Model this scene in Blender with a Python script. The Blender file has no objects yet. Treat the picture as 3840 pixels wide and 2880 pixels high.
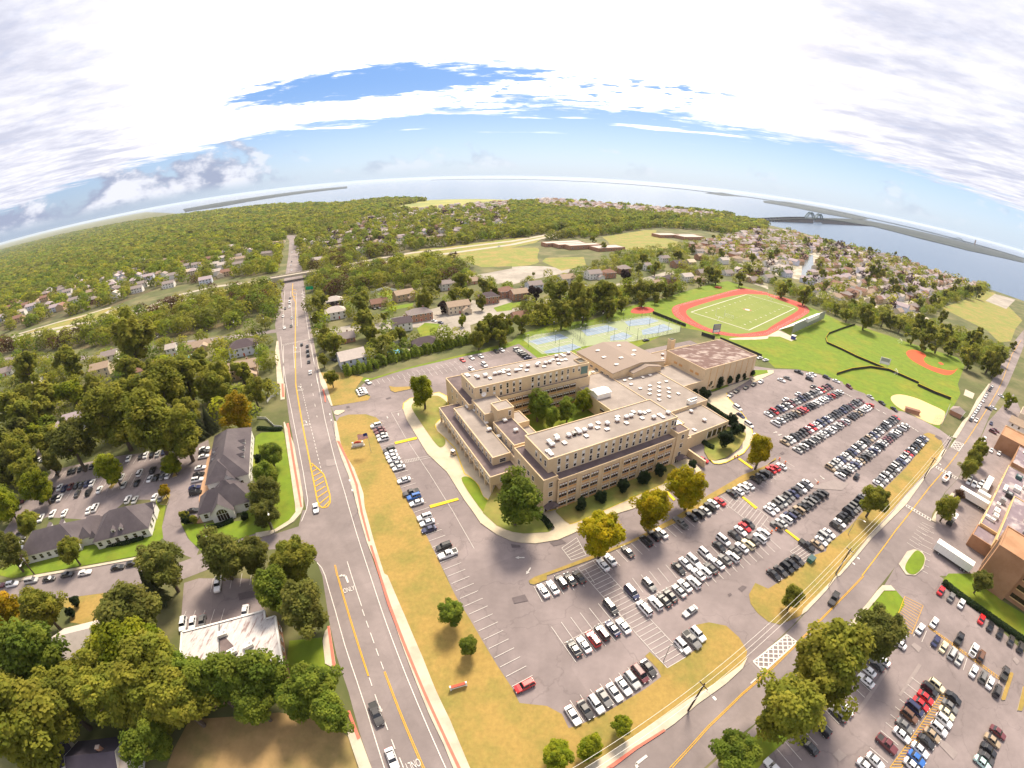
import bpy, bmesh, math, random
import numpy as np
from mathutils import Vector, Matrix
from mathutils.geometry import tessellate_polygon

# ------------------------------------------------------------------ camera, sky, sun, exposure
SC = bpy.context.scene
COL = SC.collection
R = math.radians
cam_data = bpy.data.cameras.new('camera')
cam = bpy.data.objects.new('camera', cam_data)
COL.objects.link(cam)
SC.camera = cam
cam_data.type = 'PANO'                         # the photograph comes from a wide action-camera lens
cam_data.panorama_type = 'FISHEYE_LENS_POLYNOMIAL'
cam_data.fisheye_fov = R(200)
cam_data.sensor_width = 36.0
(cam_data.fisheye_polynomial_k0, cam_data.fisheye_polynomial_k1, cam_data.fisheye_polynomial_k2,
 cam_data.fisheye_polynomial_k3, cam_data.fisheye_polynomial_k4) = (0.0, -0.06569600823, 0.0001226306585, 2.468268395e-05, -4.30912975e-07)
cam_data.shift_x = -0.023029
cam_data.shift_y = 0.031151
cam_data.clip_start = 0.5
cam_data.clip_end = 60000
cam.location = (0, 0, 95.276)
cam.rotation_euler = (Matrix.Rotation(math.pi / 2 - 0.5149236538736919, 3, 'X') @ Matrix.Rotation(0.022822074690635564, 3, 'Z')).to_euler()

SUN_EL, SUN_AZ = R(52), R(12)                  # azimuth from +Y towards +X
world = bpy.data.worlds.new('World')
SC.world = world
world.use_nodes = True
def build_sky():
    nt = world.node_tree; N = nt.nodes; L = nt.links; N.clear()
    def nd(t, **k):
        n = N.new(t)
        for a, b in k.items(): setattr(n, a, b)
        return n
    def m(op, a, b=None, c=None):
        n = nd('ShaderNodeMath', operation=op)
        for i, v in enumerate((a, b, c)):
            if v is None: continue
            if isinstance(v, (int, float)): n.inputs[i].default_value = v
            else: L.new(v, n.inputs[i])
        return n.outputs[0]
    def ss(v, lo, hi):
        n = nd('ShaderNodeMapRange', interpolation_type='SMOOTHSTEP')
        L.new(v, n.inputs[0]); n.inputs[1].default_value = lo; n.inputs[2].default_value = hi
        return n.outputs[0]
    def noise(vec, scale, detail=6, rough=.55, dist=0.):
        n = nd('ShaderNodeTexNoise'); L.new(vec, n.inputs['Vector'])
        n.inputs['Scale'].default_value = scale; n.inputs['Detail'].default_value = detail
        n.inputs['Roughness'].default_value = rough; n.inputs['Distortion'].default_value = dist
        return n.outputs['Fac']
    def comb(x, y, z=0.):
        n = nd('ShaderNodeCombineXYZ')
        for i, v in enumerate((x, y, z)):
            if isinstance(v, (int, float)): n.inputs[i].default_value = v
            else: L.new(v, n.inputs[i])
        return n.outputs[0]
    def mixc(f, a, b):
        n = nd('ShaderNodeMix', data_type='RGBA')
        if isinstance(f, (int, float)): n.inputs[0].default_value = f
        else: L.new(f, n.inputs[0])
        for i, v in ((6, a), (7, b)):
            if isinstance(v, tuple): n.inputs[i].default_value = (*v, 1)
            else: L.new(v, n.inputs[i])
        return n.outputs[2]
    sky = nd('ShaderNodeTexSky', sky_type='NISHITA', sun_disc=False, sun_elevation=SUN_EL, sun_rotation=SUN_AZ,
             altitude=100, air_density=1.0, dust_density=1.2, ozone_density=1.5)
    tc = nd('ShaderNodeTexCoord'); sep = nd('ShaderNodeSeparateXYZ'); L.new(tc.outputs['Generated'], sep.inputs[0])
    x, y, z = sep.outputs
    zz = m('MAXIMUM', z, .012)
    px = m('DIVIDE', x, zz); py = m('DIVIDE', y, zz)
    el = m('MULTIPLY', m('ARCSINE', z), 57.29578)
    az = m('MULTIPLY', m('ARCTAN2', x, y), 57.29578)
    P = comb(px, py)
    big = noise(P, .35, 3); mid = noise(P, .9, 8, .62, .3); fine = noise(comb(px, m('MULTIPLY', py, 1.6)), 3.2, 6, .6)
    # the high sheet: its front edge lies a few cloud heights away, bent towards the sides
    edge = m('SUBTRACT', m('ADD', 6.6, m('MULTIPLY', m('ABSOLUTE', m('SUBTRACT', px, .4)), .22)), py)
    edge = m('ADD', edge, m('MULTIPLY', m('SUBTRACT', mid, .5), 5.0))
    edge = m('ADD', edge, m('MULTIPLY', m('SUBTRACT', fine, .5), 1.6))
    sheet = ss(edge, -.6, .8)
    # the long blue gap in it
    gx = m('DIVIDE', m('ADD', px, 1.75), 1.75); gy = m('DIVIDE', m('SUBTRACT', m('SUBTRACT', py, 4.9), m('MULTIPLY', m('ADD', px, 1.75), -.1)), .85)
    gr = m('ADD', m('MULTIPLY', gx, gx), m('MULTIPLY', gy, gy))
    gap = ss(m('ADD', m('ADD', gr, m('MULTIPLY', m('SUBTRACT', fine, .5), 2.6)), m('MULTIPLY', m('SUBTRACT', mid, .5), 2.0)), .55, 1.35)
    sheet = m('MULTIPLY', sheet, gap)
    sheet = m('MULTIPLY', sheet, m('ADD', .90, m('MULTIPLY', ss(fine, .30, .5), .10)))
    bk = m('MULTIPLY', m('MULTIPLY', ss(px, -2.2, -.9), m('SUBTRACT', 1., ss(px, 1.6, 2.6))), ss(py, 4.0, 5.0))
    ac = noise(comb(m('MULTIPLY', px, 1.2), m('MULTIPLY', py, 1.5)), 2.6, 5, .58, .4)
    sheet = m('MULTIPLY', sheet, m('SUBTRACT', 1., m('MULTIPLY', bk, m('SUBTRACT', 1., ss(ac, .38, .52)))))
    # thin streaks below the sheet
    st = noise(comb(m('MULTIPLY', az, .05), m('MULTIPLY', el, .9)), 1.0, 5, .6)
    stm = m('MULTIPLY', m('MULTIPLY', ss(st, .56, .68), ss(el, 4.5, 6.)), m('SUBTRACT', 1., ss(el, 6.8, 8.)))
    # cumulus towers low over the land on the left, small ones elsewhere along the horizon
    cv = comb(m('MULTIPLY', az, .16), m('MULTIPLY', el, .27))
    cn = noise(cv, .8, 9, .6, .2)
    left = m('MULTIPLY', ss(m('MULTIPLY', az, -1.), 26., 38.), m('SUBTRACT', 1., ss(m('MULTIPLY', az, -1.), 100., 140.)))
    thr = m('ADD', .345, m('MULTIPLY', el, .030))
    thr = m('ADD', thr, m('MULTIPLY', m('SUBTRACT', 1., left), .12))
    cum = m('MULTIPLY', ss(m('SUBTRACT', cn, thr), 0., .09), m('SUBTRACT', 1., ss(el, 5.5, 7.5)))
    cum = m('MULTIPLY', cum, ss(el, .3, 1.6))
    cum = m('MULTIPLY', cum, m('ADD', .35, m('MULTIPLY', left, .6)))
    # cloud shades: thicker places greyer, blue-grey flanks
    grey = ss(noise(comb(px, m('MULTIPLY', py, 1.3)), .8, 6, .62), .42, .66)
    side = m('MAXIMUM', ss(az, 6., 42.), ss(m('MULTIPLY', az, -1.), 22., 52.))
    few = ss(noise(P, 1.1, 6, .6), .50, .66)
    tex = ss(noise(comb(px, m('MULTIPLY', py, 1.5)), 2.6, 5, .6), .3, .7)
    base = mixc(side, (1.12, 1.0, .88), mixc(tex, (.34, .34, .38), (.43, .425, .455)))
    c_sheet = mixc(m('MAXIMUM', m('MULTIPLY', m('MULTIPLY', grey, side), .85), m('MULTIPLY', m('MULTIPLY', few, m('SUBTRACT', 1., side)), .7)), base, (.245, .255, .315))
    cs2 = noise(comb(m('ADD', m('MULTIPLY', az, .16), .25), m('SUBTRACT', m('MULTIPLY', el, .27), .22)), .8, 6, .6)
    c_cum = mixc(ss(m('SUBTRACT', cn, cs2), -.06, .10), (.165, .185, .25), (.37, .375, .41))
    # haze = m('POWER', m('SUBTRACT', 1., m('MINIMUM', m('DIVIDE', m('MAXIMUM', el, 0.), 7.), 1.)), 1.5)
    # clear air: pale at the horizon, deeper higher up, duller over the land on the left
    up = ss(el, -.5, 12.)
    lft = ss(m('MULTIPLY', az, -1.), 22., 58.)
    lft = m('MULTIPLY', lft, m('SUBTRACT', 1., ss(m('MULTIPLY', az, -1.), 110., 150.)))
    grad = mixc(up, mixc(lft, (.128, .166, .215), (.088, .115, .162)), (.044, .084, .175))
    hsv = nd('ShaderNodeHueSaturation'); hsv.inputs['Saturation'].default_value = 1.3; hsv.inputs['Value'].default_value = SKY_STRENGTH; L.new(sky.outputs[0], hsv.inputs['Color'])
    bg1 = nd('ShaderNodeBackground'); bg1.inputs[1].default_value = 1.0; L.new(mixc(.82, hsv.outputs[0], grad), bg1.inputs[0])
    bg2 = nd('ShaderNodeBackground'); bg2.inputs[1].default_value = CLOUD; L.new(c_sheet, bg2.inputs[0])
    bg3 = nd('ShaderNodeBackground'); bg3.inputs[1].default_value = CLOUD; L.new(c_cum, bg3.inputs[0])
    def mixs(f, a, b):
        n = nd('ShaderNodeMixShader'); L.new(f, n.inputs[0]); L.new(a, n.inputs[1]); L.new(b, n.inputs[2]); return n.outputs[0]
    s = mixs(m('MULTIPLY', stm, .9), bg1.outputs[0], bg2.outputs[0])
    s = mixs(cum, s, bg3.outputs[0])
    s = mixs(sheet, s, bg2.outputs[0])
    out = nd('ShaderNodeOutputWorld'); L.new(s, out.inputs[0])
SKY_STRENGTH, CLOUD = 0.05, 0.56
build_sky()
world.cycles.sampling_method = 'MANUAL'
world.cycles.sample_map_resolution = 512
sun_data = bpy.data.lights.new('sun', 'SUN')
sun_data.energy = 1.5
sun_data.angle = R(16)
sun_data.color = (1.0, .88, .70)
sun = bpy.data.objects.new('sun', sun_data)
COL.objects.link(sun)
_d = Vector((math.sin(SUN_AZ) * math.cos(SUN_EL), math.cos(SUN_AZ) * math.cos(SUN_EL), math.sin(SUN_EL)))
sun.rotation_euler = _d.to_track_quat('Z', 'Y').to_euler()
SC.view_settings.view_transform = 'Standard'
SC.view_settings.look = 'None'
SC.view_settings.exposure = 2.2
SC.view_settings.gamma = 1.0
SC.view_settings.use_curve_mapping = False
SC.cycles.use_denoising = True
SC.cycles.max_bounces = 6
SC.cycles.volume_bounces = 1

# ------------------------------------------------------------------ survey of the place, in metres (camera mast at 0,0)
def Q(s): return [tuple(map(float,t.split(","))) for t in s.split()]
D = {}
D['sheets'] = [
 ('avenue','asphalt_road',0.03,Q('-530.8,874.3 -460.6,773.7 -356.5,588.5 -301.09,487 -249.6,389.44 -193.75,283.65 -171.36,249.95 -146.55,210.86 -130.81,187.63 -109.01,152.55 -97.07,134.16 -85.97,116.74 -78.46,104.42 -57.48,71.88 -49.64,57.11 -44.84,48.65 -39.43,40.61 -33.79,30.88 -30.17,25.16 -26.73,19.08 -10.81,20.75 -14.25,26.93 -16.82,31.62 -20.62,37.5 -25.45,45.69 -30.72,54.78 -36.17,64.73 -41.56,73.73 -48.7,85.58 -55.76,98.03 -60.11,106.19 -66.1,116.43 -72.84,126.51 -80.35,138.71 -87.14,152.8 -94.01,165.29 -109.04,188.14 -143.99,249.01 -157.04,271.58 -188.99,326.18 -227.25,394.63 -272.67,474.6 -310.75,543.8 -421.3,732.6 -484.8,843.8')),
 ('highway','asphalt_road',0.04,Q('629,402.9 523.6,341.07 328.66,218.8 287.23,192.18 244.73,166.21 218.65,149.48 203.16,139.85 195.61,135.84 171.07,121.46 152.94,109.73 139.91,101.35 112.27,86.25 96.01,75.75 89.28,72.4 82.88,67.5 73.3,61.43 69.09,58.57 57.78,51.59 49.49,47.45 44.39,44.11 36.4,39.83 30.37,35.85 23.59,32.08 16.56,27.95 11.16,24.51 28.32,22.16 34.76,26.12 42.93,31.5 52,35.86 78.51,52.26 91.6,60.21 101.74,66.62 115.65,74.87 126.74,79.75 144.47,91.19 148.34,95.01 166.52,106.71 183.53,115.21 220.87,139.53 237.08,148.97 260.66,164.42 275.09,173.8 301.68,189.8 321.53,201.26 355.11,221.38 524.8,328.41')),
 ('school_parking_lot','asphalt_lot',0.02,Q('-94.01,165.29 -89.53,167.13 -78.11,172.07 -79.08,177.24 -87.41,181.15 -86.79,189.27 -69.87,207.18 -43.91,224.51 -18.92,239.63 -11.01,248.64 1.07,224.15 6.43,208.66 48,232.66 99.96,262.66 115.96,234.94 127.79,224.45 140.77,221.48 156.38,222.3 169.34,216.31 179.86,207.91 180.55,199.2 186,193.89 188.12,184.45 190.26,175.52 199.63,173.4 206.01,163.82 209.92,155.73 210.96,146.85 201.33,139.46 172.1,120.29 122.51,93.3 90.64,74.01 73.48,61.8 66.81,57.39 53.51,49.5 46.38,45.97 30.57,36.86 20.4,35.21 8.25,35.78 6.68,39.06 3.79,40.72 -1.97,41.25 -3.72,44.53 -7.44,50.16 -11.13,55.85 -14.86,61.8 -19.26,68.35 -22.77,74.95 -26.96,82.06 -32.17,90.82 -37.83,99.54 -43.52,108.13 -49.07,117.74 -54.48,125.64 -60.49,135.89 -67.79,147.35 -85.4,151.93')),
 ('hospital_parking_lot','asphalt_lot',0.02,Q('34.08,25.23 49.89,34.79 77.47,50.31 93.27,59.56 103.53,66.59 124.08,81.16 145.54,91.71 166.89,106.68 185.23,116.03 221.64,139.52 237.92,148.96 261.62,164.44 340.36,204.82 306.42,170.06 243.81,122.96 167.49,61.81 127.75,67.27 130.49,62.93 138.42,35.63 135.9,23.01 122.73,4.66 117.6,-0.87 68.95,14.23 36.79,20.31')),
 ('office_parking_lot','asphalt_lot',0.02,Q('-241.62,116.75 -226.23,110.67 -209.64,103.74 -188.82,114.25 -176.09,119.21 -145.08,126.7 -140.5,134.22 -129.34,121.54 -123.31,110.03 -117.67,98.51 -111.78,88.97 -111.65,86.69 -118.75,87.92 -117.22,85.26 -109.71,79.33 -102.17,75.46 -101.45,73.13 -86.24,85 -79.14,76.71 -87.44,71.74 -95.14,70.43 -105.57,72.4 -113.37,75.04 -119.52,77.65 -123.5,82.52 -132.18,97.83 -137,94.49 -150.01,92.53 -152.25,80.51 -182.29,76.87 -185.7,70.23 -183.5,64.95 -183.31,59.47 -185.68,55.31 -196.16,58.96 -196.42,62.74 -200.9,73.24 -209.12,79.64 -201.31,87.07 -210.84,101.84 -225.29,107.04 -234.85,109.61')),
 ('side_street','asphalt_road',0.03,Q('-171.97,42.24 -157.34,52.02 -133.46,62.93 -122.99,68.13 -107.18,68.25 -101.15,72.69 -85.97,84.52 -79.11,85.96 -73.14,89.8 -75.14,97.15 -67.3,97.99 -63.89,89.84 -56.98,71.94 -57.48,71.88 -60.99,76.49 -66.56,79.83 -73.41,80.33 -82.37,78.12 -102.42,61.89 -114.55,57.13 -140.07,46.93 -160.08,36.74 -164.31,34.55')),
 ('dental_parking_lot','asphalt_lot',0.02,Q('-98.93,62.58 -95.02,65.09 -81.29,67.51 -77.13,67.77 -72.6,67.24 -68.98,57.29 -70.4,55.94 -88.61,48.29 -89.99,47.98')),
 ('cul_de_sac_street','asphalt_pale',0.02,Q('-153.99,269.09 -143.57,273.36 -128.87,280.1 -114.88,279.69 -105.39,289.61 -74.56,323.66 -22.4,367.54 -18.09,296.38 -35.12,292.89 -45.47,279.88 -42.04,261.65 -43.14,254.22 -52.41,252.91 -60.56,256.87 -65.91,267.68 -65.56,277 -58.69,287 -71.63,272.2 -80.96,274.49 -118.9,267.9 -148.72,262.03')),
 ('school_road','asphalt_pale',0.02,Q('-19.48,319.15 -2.23,336.33 11.01,356.91 42.45,382.4 69.26,408.9 93.13,428.2 115.72,454.7 142.93,485.5 153.31,488.6 144.49,462.4 114.36,438.2 90.17,413 71.61,395.71 43.32,370.37 11.63,342.66 -8.15,319.89 -18.86,308.82')),
 ('field_road','asphalt_pale',0.02,Q('-72.42,429.6 -52.37,446.4 -28.72,471.5 -29.53,484.3 4.91,487.7 45.68,468.5 51.95,482.1 61.29,497.1 47.65,462.8 26.34,453.5 -13.03,412 -24.21,397.06 -25.05,411.1 -41.36,396.12 -59.92,414.4')),
 ('parkway_eastbound','concrete_road',0.08,Q('-563.3,266.8 -518.5,288.3 -471.1,303 -445.6,312.7 -424.9,325.5 -405.2,335.4 -387.1,352.9 -364.4,372.3 -333.4,393.3 -318.7,403 -282.1,415.8 -273.6,423.8 -267.6,417.1 -278.3,407.7 -315.1,394.8 -328.4,385.9 -358.9,365.1 -381.1,346.3 -399.9,328.1 -420.5,317.7 -441.7,304.6 -468.2,294.5 -515.2,280 -559.4,258.7')),
 ('parkway_westbound','concrete_road',0.06,Q('-582.8,277.4 -537.5,300.4 -486.9,314.6 -432.4,332.6 -415.7,344.2 -400.3,363.3 -394.3,401.4 -360.8,429 -339.9,434.1 -295.7,439.6 -284.2,444.5 -280.7,436.2 -294,430.7 -338.6,425.2 -356.2,421.3 -386.5,396.8 -391.9,360.1 -409.4,337.7 -428.9,324.3 -484.2,306 -534.3,292 -578.8,269.4')),
 ('parkway_ramp','concrete_road',0.1,Q('-446.9,365.3 -451.3,357.5 -446.6,347.3 -440.2,339.9 -429.7,334.2 -424,335.2 -423.1,328.2 -431.6,327.4 -444.5,334.4 -452.5,343.6 -458.2,357.3 -453.2,368.4')),
 ('parkway_service_road','concrete_road',0.06,Q('-558.8,299.6 -536.8,316.2 -516.4,333.8 -492,347.4 -477,367.9 -471.3,373.8 -467,369.6 -472.3,364.2 -488.1,342.9 -512.9,328.9 -533,311.6 -555.2,294.8')),
 ('parkway_eastbound','concrete_road',0.08,Q('-252.1,441.6 -239.2,461.5 -220.4,484.5 -199,503.3 -177.3,526.2 -145.9,546 -114.9,573.2 -74.4,612.8 -43.3,646.2 -11,702.6 49.7,806.4 164.8,957.4 253.8,1071 399.1,1241 670.3,1554.8 677.9,1548.3 406.7,1234.5 261.5,1064.6 172.7,951.3 58,800.8 -2.3,697.5 -35.1,640.5 -67.2,605.8 -108.1,565.9 -139.9,538 -171,518.4 -192,496.2 -213.2,477.6 -231.2,455.5 -243.7,436.2')),
 ('parkway_westbound','concrete_road',0.06,Q('-257.8,450.8 -240.7,494.6 -211.4,535.8 -168.8,579.7 -121.7,610.7 -45.1,682.3 -11.3,733.1 51.6,837 170.3,990.1 261.1,1102.4 409.8,1274.8 687.4,1595 694.9,1588.5 417.3,1268.3 268.7,1095.9 178.1,984 59.8,831.2 -2.8,727.8 -37.7,675.6 -115.3,603 -162.4,572 -203.8,529.4 -231.9,489.8 -248.5,447.2')),
 ('railway_road','asphalt_road',0.05,Q('-488.3,232.4 -456,239.1 -395.6,236.7 -336.8,232.3 -308.9,238 -281.8,248.1 -244.3,257.8 -217.4,263.8 -195.6,271.6 -184.6,274.5 -182.5,266.8 -193.1,264 -215.2,256.1 -242.4,250 -279.4,240.4 -306.7,230.3 -336.6,224.4 -396.1,228.7 -455.6,231.1 -486.7,224.6')),
 ('asphalt_patch','patch_pale',0.08,Q('-78.67,124.94 -75.03,125.45 -73.16,121.73 -76.6,120.95')),
 ('asphalt_patch','patch_tar',0.08,Q('4.98,88.82 8.58,90.15 9.88,88.79 6.13,87.35')),
 ('asphalt_patch','patch_tar',0.08,Q('-6.26,87.87 -3.56,87.52 -3.36,86.63 -5.85,86.4')),
 ('asphalt_patch','patch_tar',0.08,Q('56.21,70.87 57.97,71.87 59.08,71.25 57.02,69.74')),
 ('asphalt_patch','patch_tar',0.08,Q('52.54,69.17 53.54,69.6 53.83,68.96 52.79,68.37')),
 ('asphalt_patch','patch_pale',0.08,Q('99.85,46.48 101.39,47.04 102.82,45.08 100.77,43.91')),
 ('asphalt_patch','patch_pale',0.08,Q('87.39,34.26 93.36,37.9 98.73,41.02 99.35,40.26 94,37.09 87.79,33.71')),
 ('asphalt_patch','patch_pale',0.08,Q('63.47,24.45 65.5,25.36 66.76,23.52 64.43,22.62')),
 ('asphalt_patch','patch_pale',0.08,Q('90.93,21.58 93.1,21.46 95.47,17.15 93.2,16.06')),
 ('asphalt_patch','patch_pale',0.08,Q('131.89,34.84 133.62,35.2 133.98,33.52 132.07,32.83')),
 ('asphalt_patch','patch_pale',0.08,Q('73.58,32.67 87.7,41.71 88.44,41.07 74.43,32.06')),
 ('asphalt_patch','patch_tar',0.08,Q('99.76,135.35 101.66,136.75 102.04,135.35 100.23,134.13')),
 ('asphalt_patch','patch_tar',0.08,Q('199.36,148.59 201.69,149.71 203.92,146.79 199.71,145.06')),
 ('asphalt_patch','patch_tar',0.08,Q('-70.2,174.11 -68.41,175.67 -67.5,174.22 -69.28,173.01')),
 ('asphalt_patch','patch_tar',0.08,Q('-86.59,165.63 -85.39,166.22 -84.36,164.65 -85.67,164.06')),
 ('asphalt_patch','patch_pale',0.08,Q('100.17,113.08 114.82,117.4 121.06,114.98 115.2,111.06')),
 ('asphalt_patch','patch_tar',0.08,Q('-4.94,69.1 -1.7,70.31 -0.76,68.33 -4.26,67.32')),
 ('asphalt_patch','patch_tar',0.08,Q('-79.43,62.22 -74.87,64.42 -73.69,62.21 -77.91,60.22')),
 ('athletic_lawn','grass_green',0.03,Q('-102.98,199.13 -84.6,195.36 -69.65,208.68 -41.3,228.85 -15.33,250.38 -11.67,263.05 8.63,282.86 39.51,298.56 71.35,335.19 107.82,366.11 175.25,434.3 206.03,459.1 232.99,414.1 235.63,419.4 258.9,373.44 267.77,332.3 279.47,328.98 316.44,287.52 345.32,268.38 335.15,251.2 287.46,214.82 274.35,199.83 252.48,184.57 233.2,173.41 218.27,162.5 209.92,155.73 206.01,163.82 199.63,173.4 190.26,175.52 188.12,184.45 186,193.89 180.55,199.2 178.67,204.94 179.86,207.91 170.42,218.03 156.88,223.18 141.66,223.22 141.35,240.69 138.39,242.07 113.79,283.25 100.81,288.95 48,232.66 6.43,208.66 1.07,224.15 -10.92,246.69 -18.85,238.71 -43.82,224.01 -69.66,206.44 -86.89,191.25')),
 ('parkway_verge','grass_olive',0.02,Q('-541.9,296.93 -517.8,333.62 -475.8,367.05 -466.2,369.14 -410.4,340.59 -423.6,322.39 -457.2,289.73 -506.7,274.84')),
 ('parkway_meadow','grass_olive',0.02,Q('-192.36,491.3 -165.41,599.1 -122.04,625.7 -43.41,711.7 11.97,748.6 -6.22,664.7 -37.6,616.3 -29.5,484.3 -62.07,476.2 -106.18,541.3 -138.31,523.7 -177.56,489.2')),
 ('school_meadow','grass_olive',0.02,Q('-37.6,616.3 -18.47,618.2 2.35,621.1 -3.35,545.8 2.34,501 -29.13,477.8 -29.5,484.3 -36.95,606.1')),
 ('school_sports_field','grass_olive',0.02,Q('106.2,760.1 214.04,911.1 242.17,926.8 211.35,821 235.21,773.1 250.35,740.8 157.77,622.4 104.75,645.3 108.28,705.5')),
 ('front_school_lawn','grass_olive',0.02,Q('7.98,539.2 3.69,515.5 24.44,465.1 53.9,502.4 56.11,556.1')),
 ('marsh','grass_marsh',0.03,Q('-516.3,1418.3 -472.9,1949.8 -273.88,1958.2 -115.46,1885.2 -140.43,1570.2 -270.02,1409.7 -350.84,1298.5')),
 ('park_lawn','grass_olive',0.03,Q('514.6,451.7 751.4,592.5 891.6,685.7 915.3,680.1 704.1,458.9 607.8,401.4 514.1,339.02 478.8,328.28 507.7,368.27 511.8,428.4')),
 ('park_car_park','asphalt_pale',0.04,Q('741.8,563.5 895.1,664.1 941.3,645.6 750.9,525.6')),
 ('median_lawn','grass_dry',0.06,Q('-85.67,151.92 -85.93,155.81 -82.59,158.49 -74.6,159.2 -68.89,156.7 -64.75,152.12 -69.7,151.38 -67.94,147.8 -60.62,136.28 -54.7,126.35 -49.17,118.06 -43.6,108.42 -37.9,99.8 -32.23,91.06 -27,82.28 -23.15,75.32 -19.3,68.64 -14.9,62.13 -11.16,56.17 -7.45,50.3 -3.73,44.81 -1.97,41.33 3.79,40.8 6.92,39.01 8.26,35.9 11.16,36.87 15.93,39.06 21.26,42.04 25.44,44.3 29.63,47.04 29.07,49.11 26.77,52.53 28.06,53.54 31.4,49.13 36.12,51.54 39.84,53.77 38.75,58.91 41.57,60.43 44.79,60.9 49.09,59.52 51.38,55.91 52.19,51.88 50.36,48.28 48.82,48.14 41.65,44.38 33.92,40.58 28.12,37.3 20.1,32.76 12.71,28.08 5.88,23.48 -2.77,23.34 -8.65,23.06 -11.01,27.17 -16.08,36.62 -20,42.86 -24.62,51.04 -31.17,61.7 -38.99,73.99 -40.16,74.64 -45.96,84.92 -49.94,92.28 -54.56,100.9 -57.07,107.05 -60.2,112.34 -65.42,120.58 -70.53,126.68 -76.78,135.62')),
 ('highway_verge','grass_dry',0.06,Q('198.31,152.28 193,150.63 194.07,146.39 181.14,138.47 158.14,123.83 138.77,112.64 114.17,97.3 106.03,91.81 98.9,88.02 92.96,84.89 91.04,82.29 85.64,81.08 80,77.37 74.17,74.33 65.21,70.14 62.1,72.45 58.72,68.69 58.1,65.65 58.98,62.58 60.95,59.66 63.84,58.45 70.57,60.25 83.74,69.1 88.42,71.61 93.02,75.14 112.4,87.89 128.11,97.11 143.27,106.61 162.41,117.5 178.21,126.05 196.73,138.69 200.99,144.78 200.98,150.11')),
 ('ambulance_lawn','grass_olive',0.06,Q('66.65,136.04 66.79,130.65 69.53,130.28 74.58,132.19 82.61,138.6 88.09,145.48 90.16,149.1 90.06,152.8 83.38,155.48 72.61,147.85 68.63,145.14 67.98,140.09')),
 ('front_lawn','grass_olive',0.06,Q('6.99,101.69 9.91,97.45 11.28,96.37 13.47,97.27 52.91,121.03 51.73,126.55 50.2,127.61 7.58,103.15')),
 ('west_lawn','grass_olive',0.06,Q('-56.35,168.61 -53.95,171.99 -46.76,179.13 -40.3,171.5 -39.17,168.32 -40.1,157.18 -42.1,152.38 -40.01,147.11 -35.71,142.22 -34.49,138.21 -35.32,135.41 -37.19,135.7 -45.88,149.46 -54.45,163.44')),
 ('portico_lawn','grass_green',0.06,Q('-25.6,116.64 -24.28,118.64 -21.68,117.49 -18.82,113.88 -16.6,108.06 -14.48,105.9 -11.72,104.36 -6.4,96.71 -6.16,92.3 -10.94,95.02 -15.76,100.4')),
 ('courtyard_lawn','grass_green',0.06,Q('6.48,124.16 37.74,142.21 19.14,174.43 -12.12,156.38')),
 ('corner_lawn','grass_olive',0.06,Q('-15.04,105.2 -11.69,119.26 -7.15,110.23 3.16,100.63 2.08,98.02 5.93,94.14 4.87,92.9 -2.71,91.96 -6.18,92.54 -10.94,95.02 -15.76,100.4')),
 ('gym_lawn','grass_green',0.06,Q('88.45,188.38 100.04,195.23 100.42,199.49 116.15,205.13 116.63,207.45 132.63,214.8 133.92,218.62 125.88,217.83 93.53,198.98 85.82,194.24')),
 ('office_lawn','grass_green',0.05,Q('-98.44,106.03 -107.88,119 -118.15,138.67 -116.93,141.5 -107.36,143.07 -105.57,141.37 -89.45,116.42 -79.13,99.57 -77.07,95.81 -77.51,91.92 -80.65,87.3 -86.24,85 -101.04,75.16 -108.16,78.53 -116.37,84.82 -110.91,85.67 -94.04,89.8')),
 ('office_front_lawn','grass_green',0.05,Q('-174.87,56.74 -160.68,65.13 -142.78,69.99 -125.46,77.15 -125.04,81.13 -123.09,82.02 -119.06,77.73 -120.62,72.69 -124.27,68.38 -146.61,58.47 -168.36,48.44 -179.65,47.66')),
 ('office_green_strip','grass_green',0.05,Q('-137,94.49 -131.79,95.25 -123.09,82.02 -126.52,80.31')),
 ('dental_lawn','grass_green',0.05,Q('-58.32,51.04 -50.41,53.28 -47.43,47.65 -45.71,46.08 -44.68,39.81 -52.71,38.44 -57.07,46.71')),
 ('brown_field','grass_brown',0.05,Q('-73.83,26.94 -74.13,19.65 -73.66,15.56 -71.9,12.45 -52.55,17.63 -32.13,21.62 -32.93,24.75 -36.45,30.48 -41.25,33.56 -53.47,33.24')),
 ('yard_lawn','grass_dry',0.04,Q('-142.93,45.72 -114.55,57.13 -111.56,54.72 -117.01,45.43 -116.51,42.72 -128.38,41.21 -130.96,44.81')),
 ('hospital_corner_lawn','grass_green',0.06,Q('102.29,65.43 106.72,65.25 107.49,61.17 106.5,59.18 99.94,54.91 85.82,45.47 81.38,44.21 71.33,38.3 48.87,26.64 42.3,21.85 34.99,22.81 43.99,28.84 51.45,34.3 68.68,46.58 78.32,50.53 91.53,59.42')),
 ('hospital_bank_lawn','grass_green',0.05,Q('127.69,65.32 132.37,67.55 144.5,65.61 145.43,54.46 150.85,47.18 152.46,43.57 143.22,35.26 141.21,38.28 134.07,54.77')),
 ('hospital_island','grass_green',0.06,Q('115.47,69.98 116.12,72.82 125.07,78.34 127.43,78.58 128.01,75.31 122.81,70.91 117.54,68.78')),
 ('north_corner_lawn','grass_dry',0.05,Q('-107.42,188.18 -94.24,165.82 -89.53,167.13 -78.11,172.07 -78.17,175.51 -81.91,177.72 -85.58,176.4 -88.61,181.11 -89.52,196.61 -104.2,202 -116.48,201.81')),
 ('front_yard_lawn','grass_green',0.04,Q('-141.44,364.4 -133.45,375.84 -118.77,363.05 -122.3,344.75')),
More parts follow.
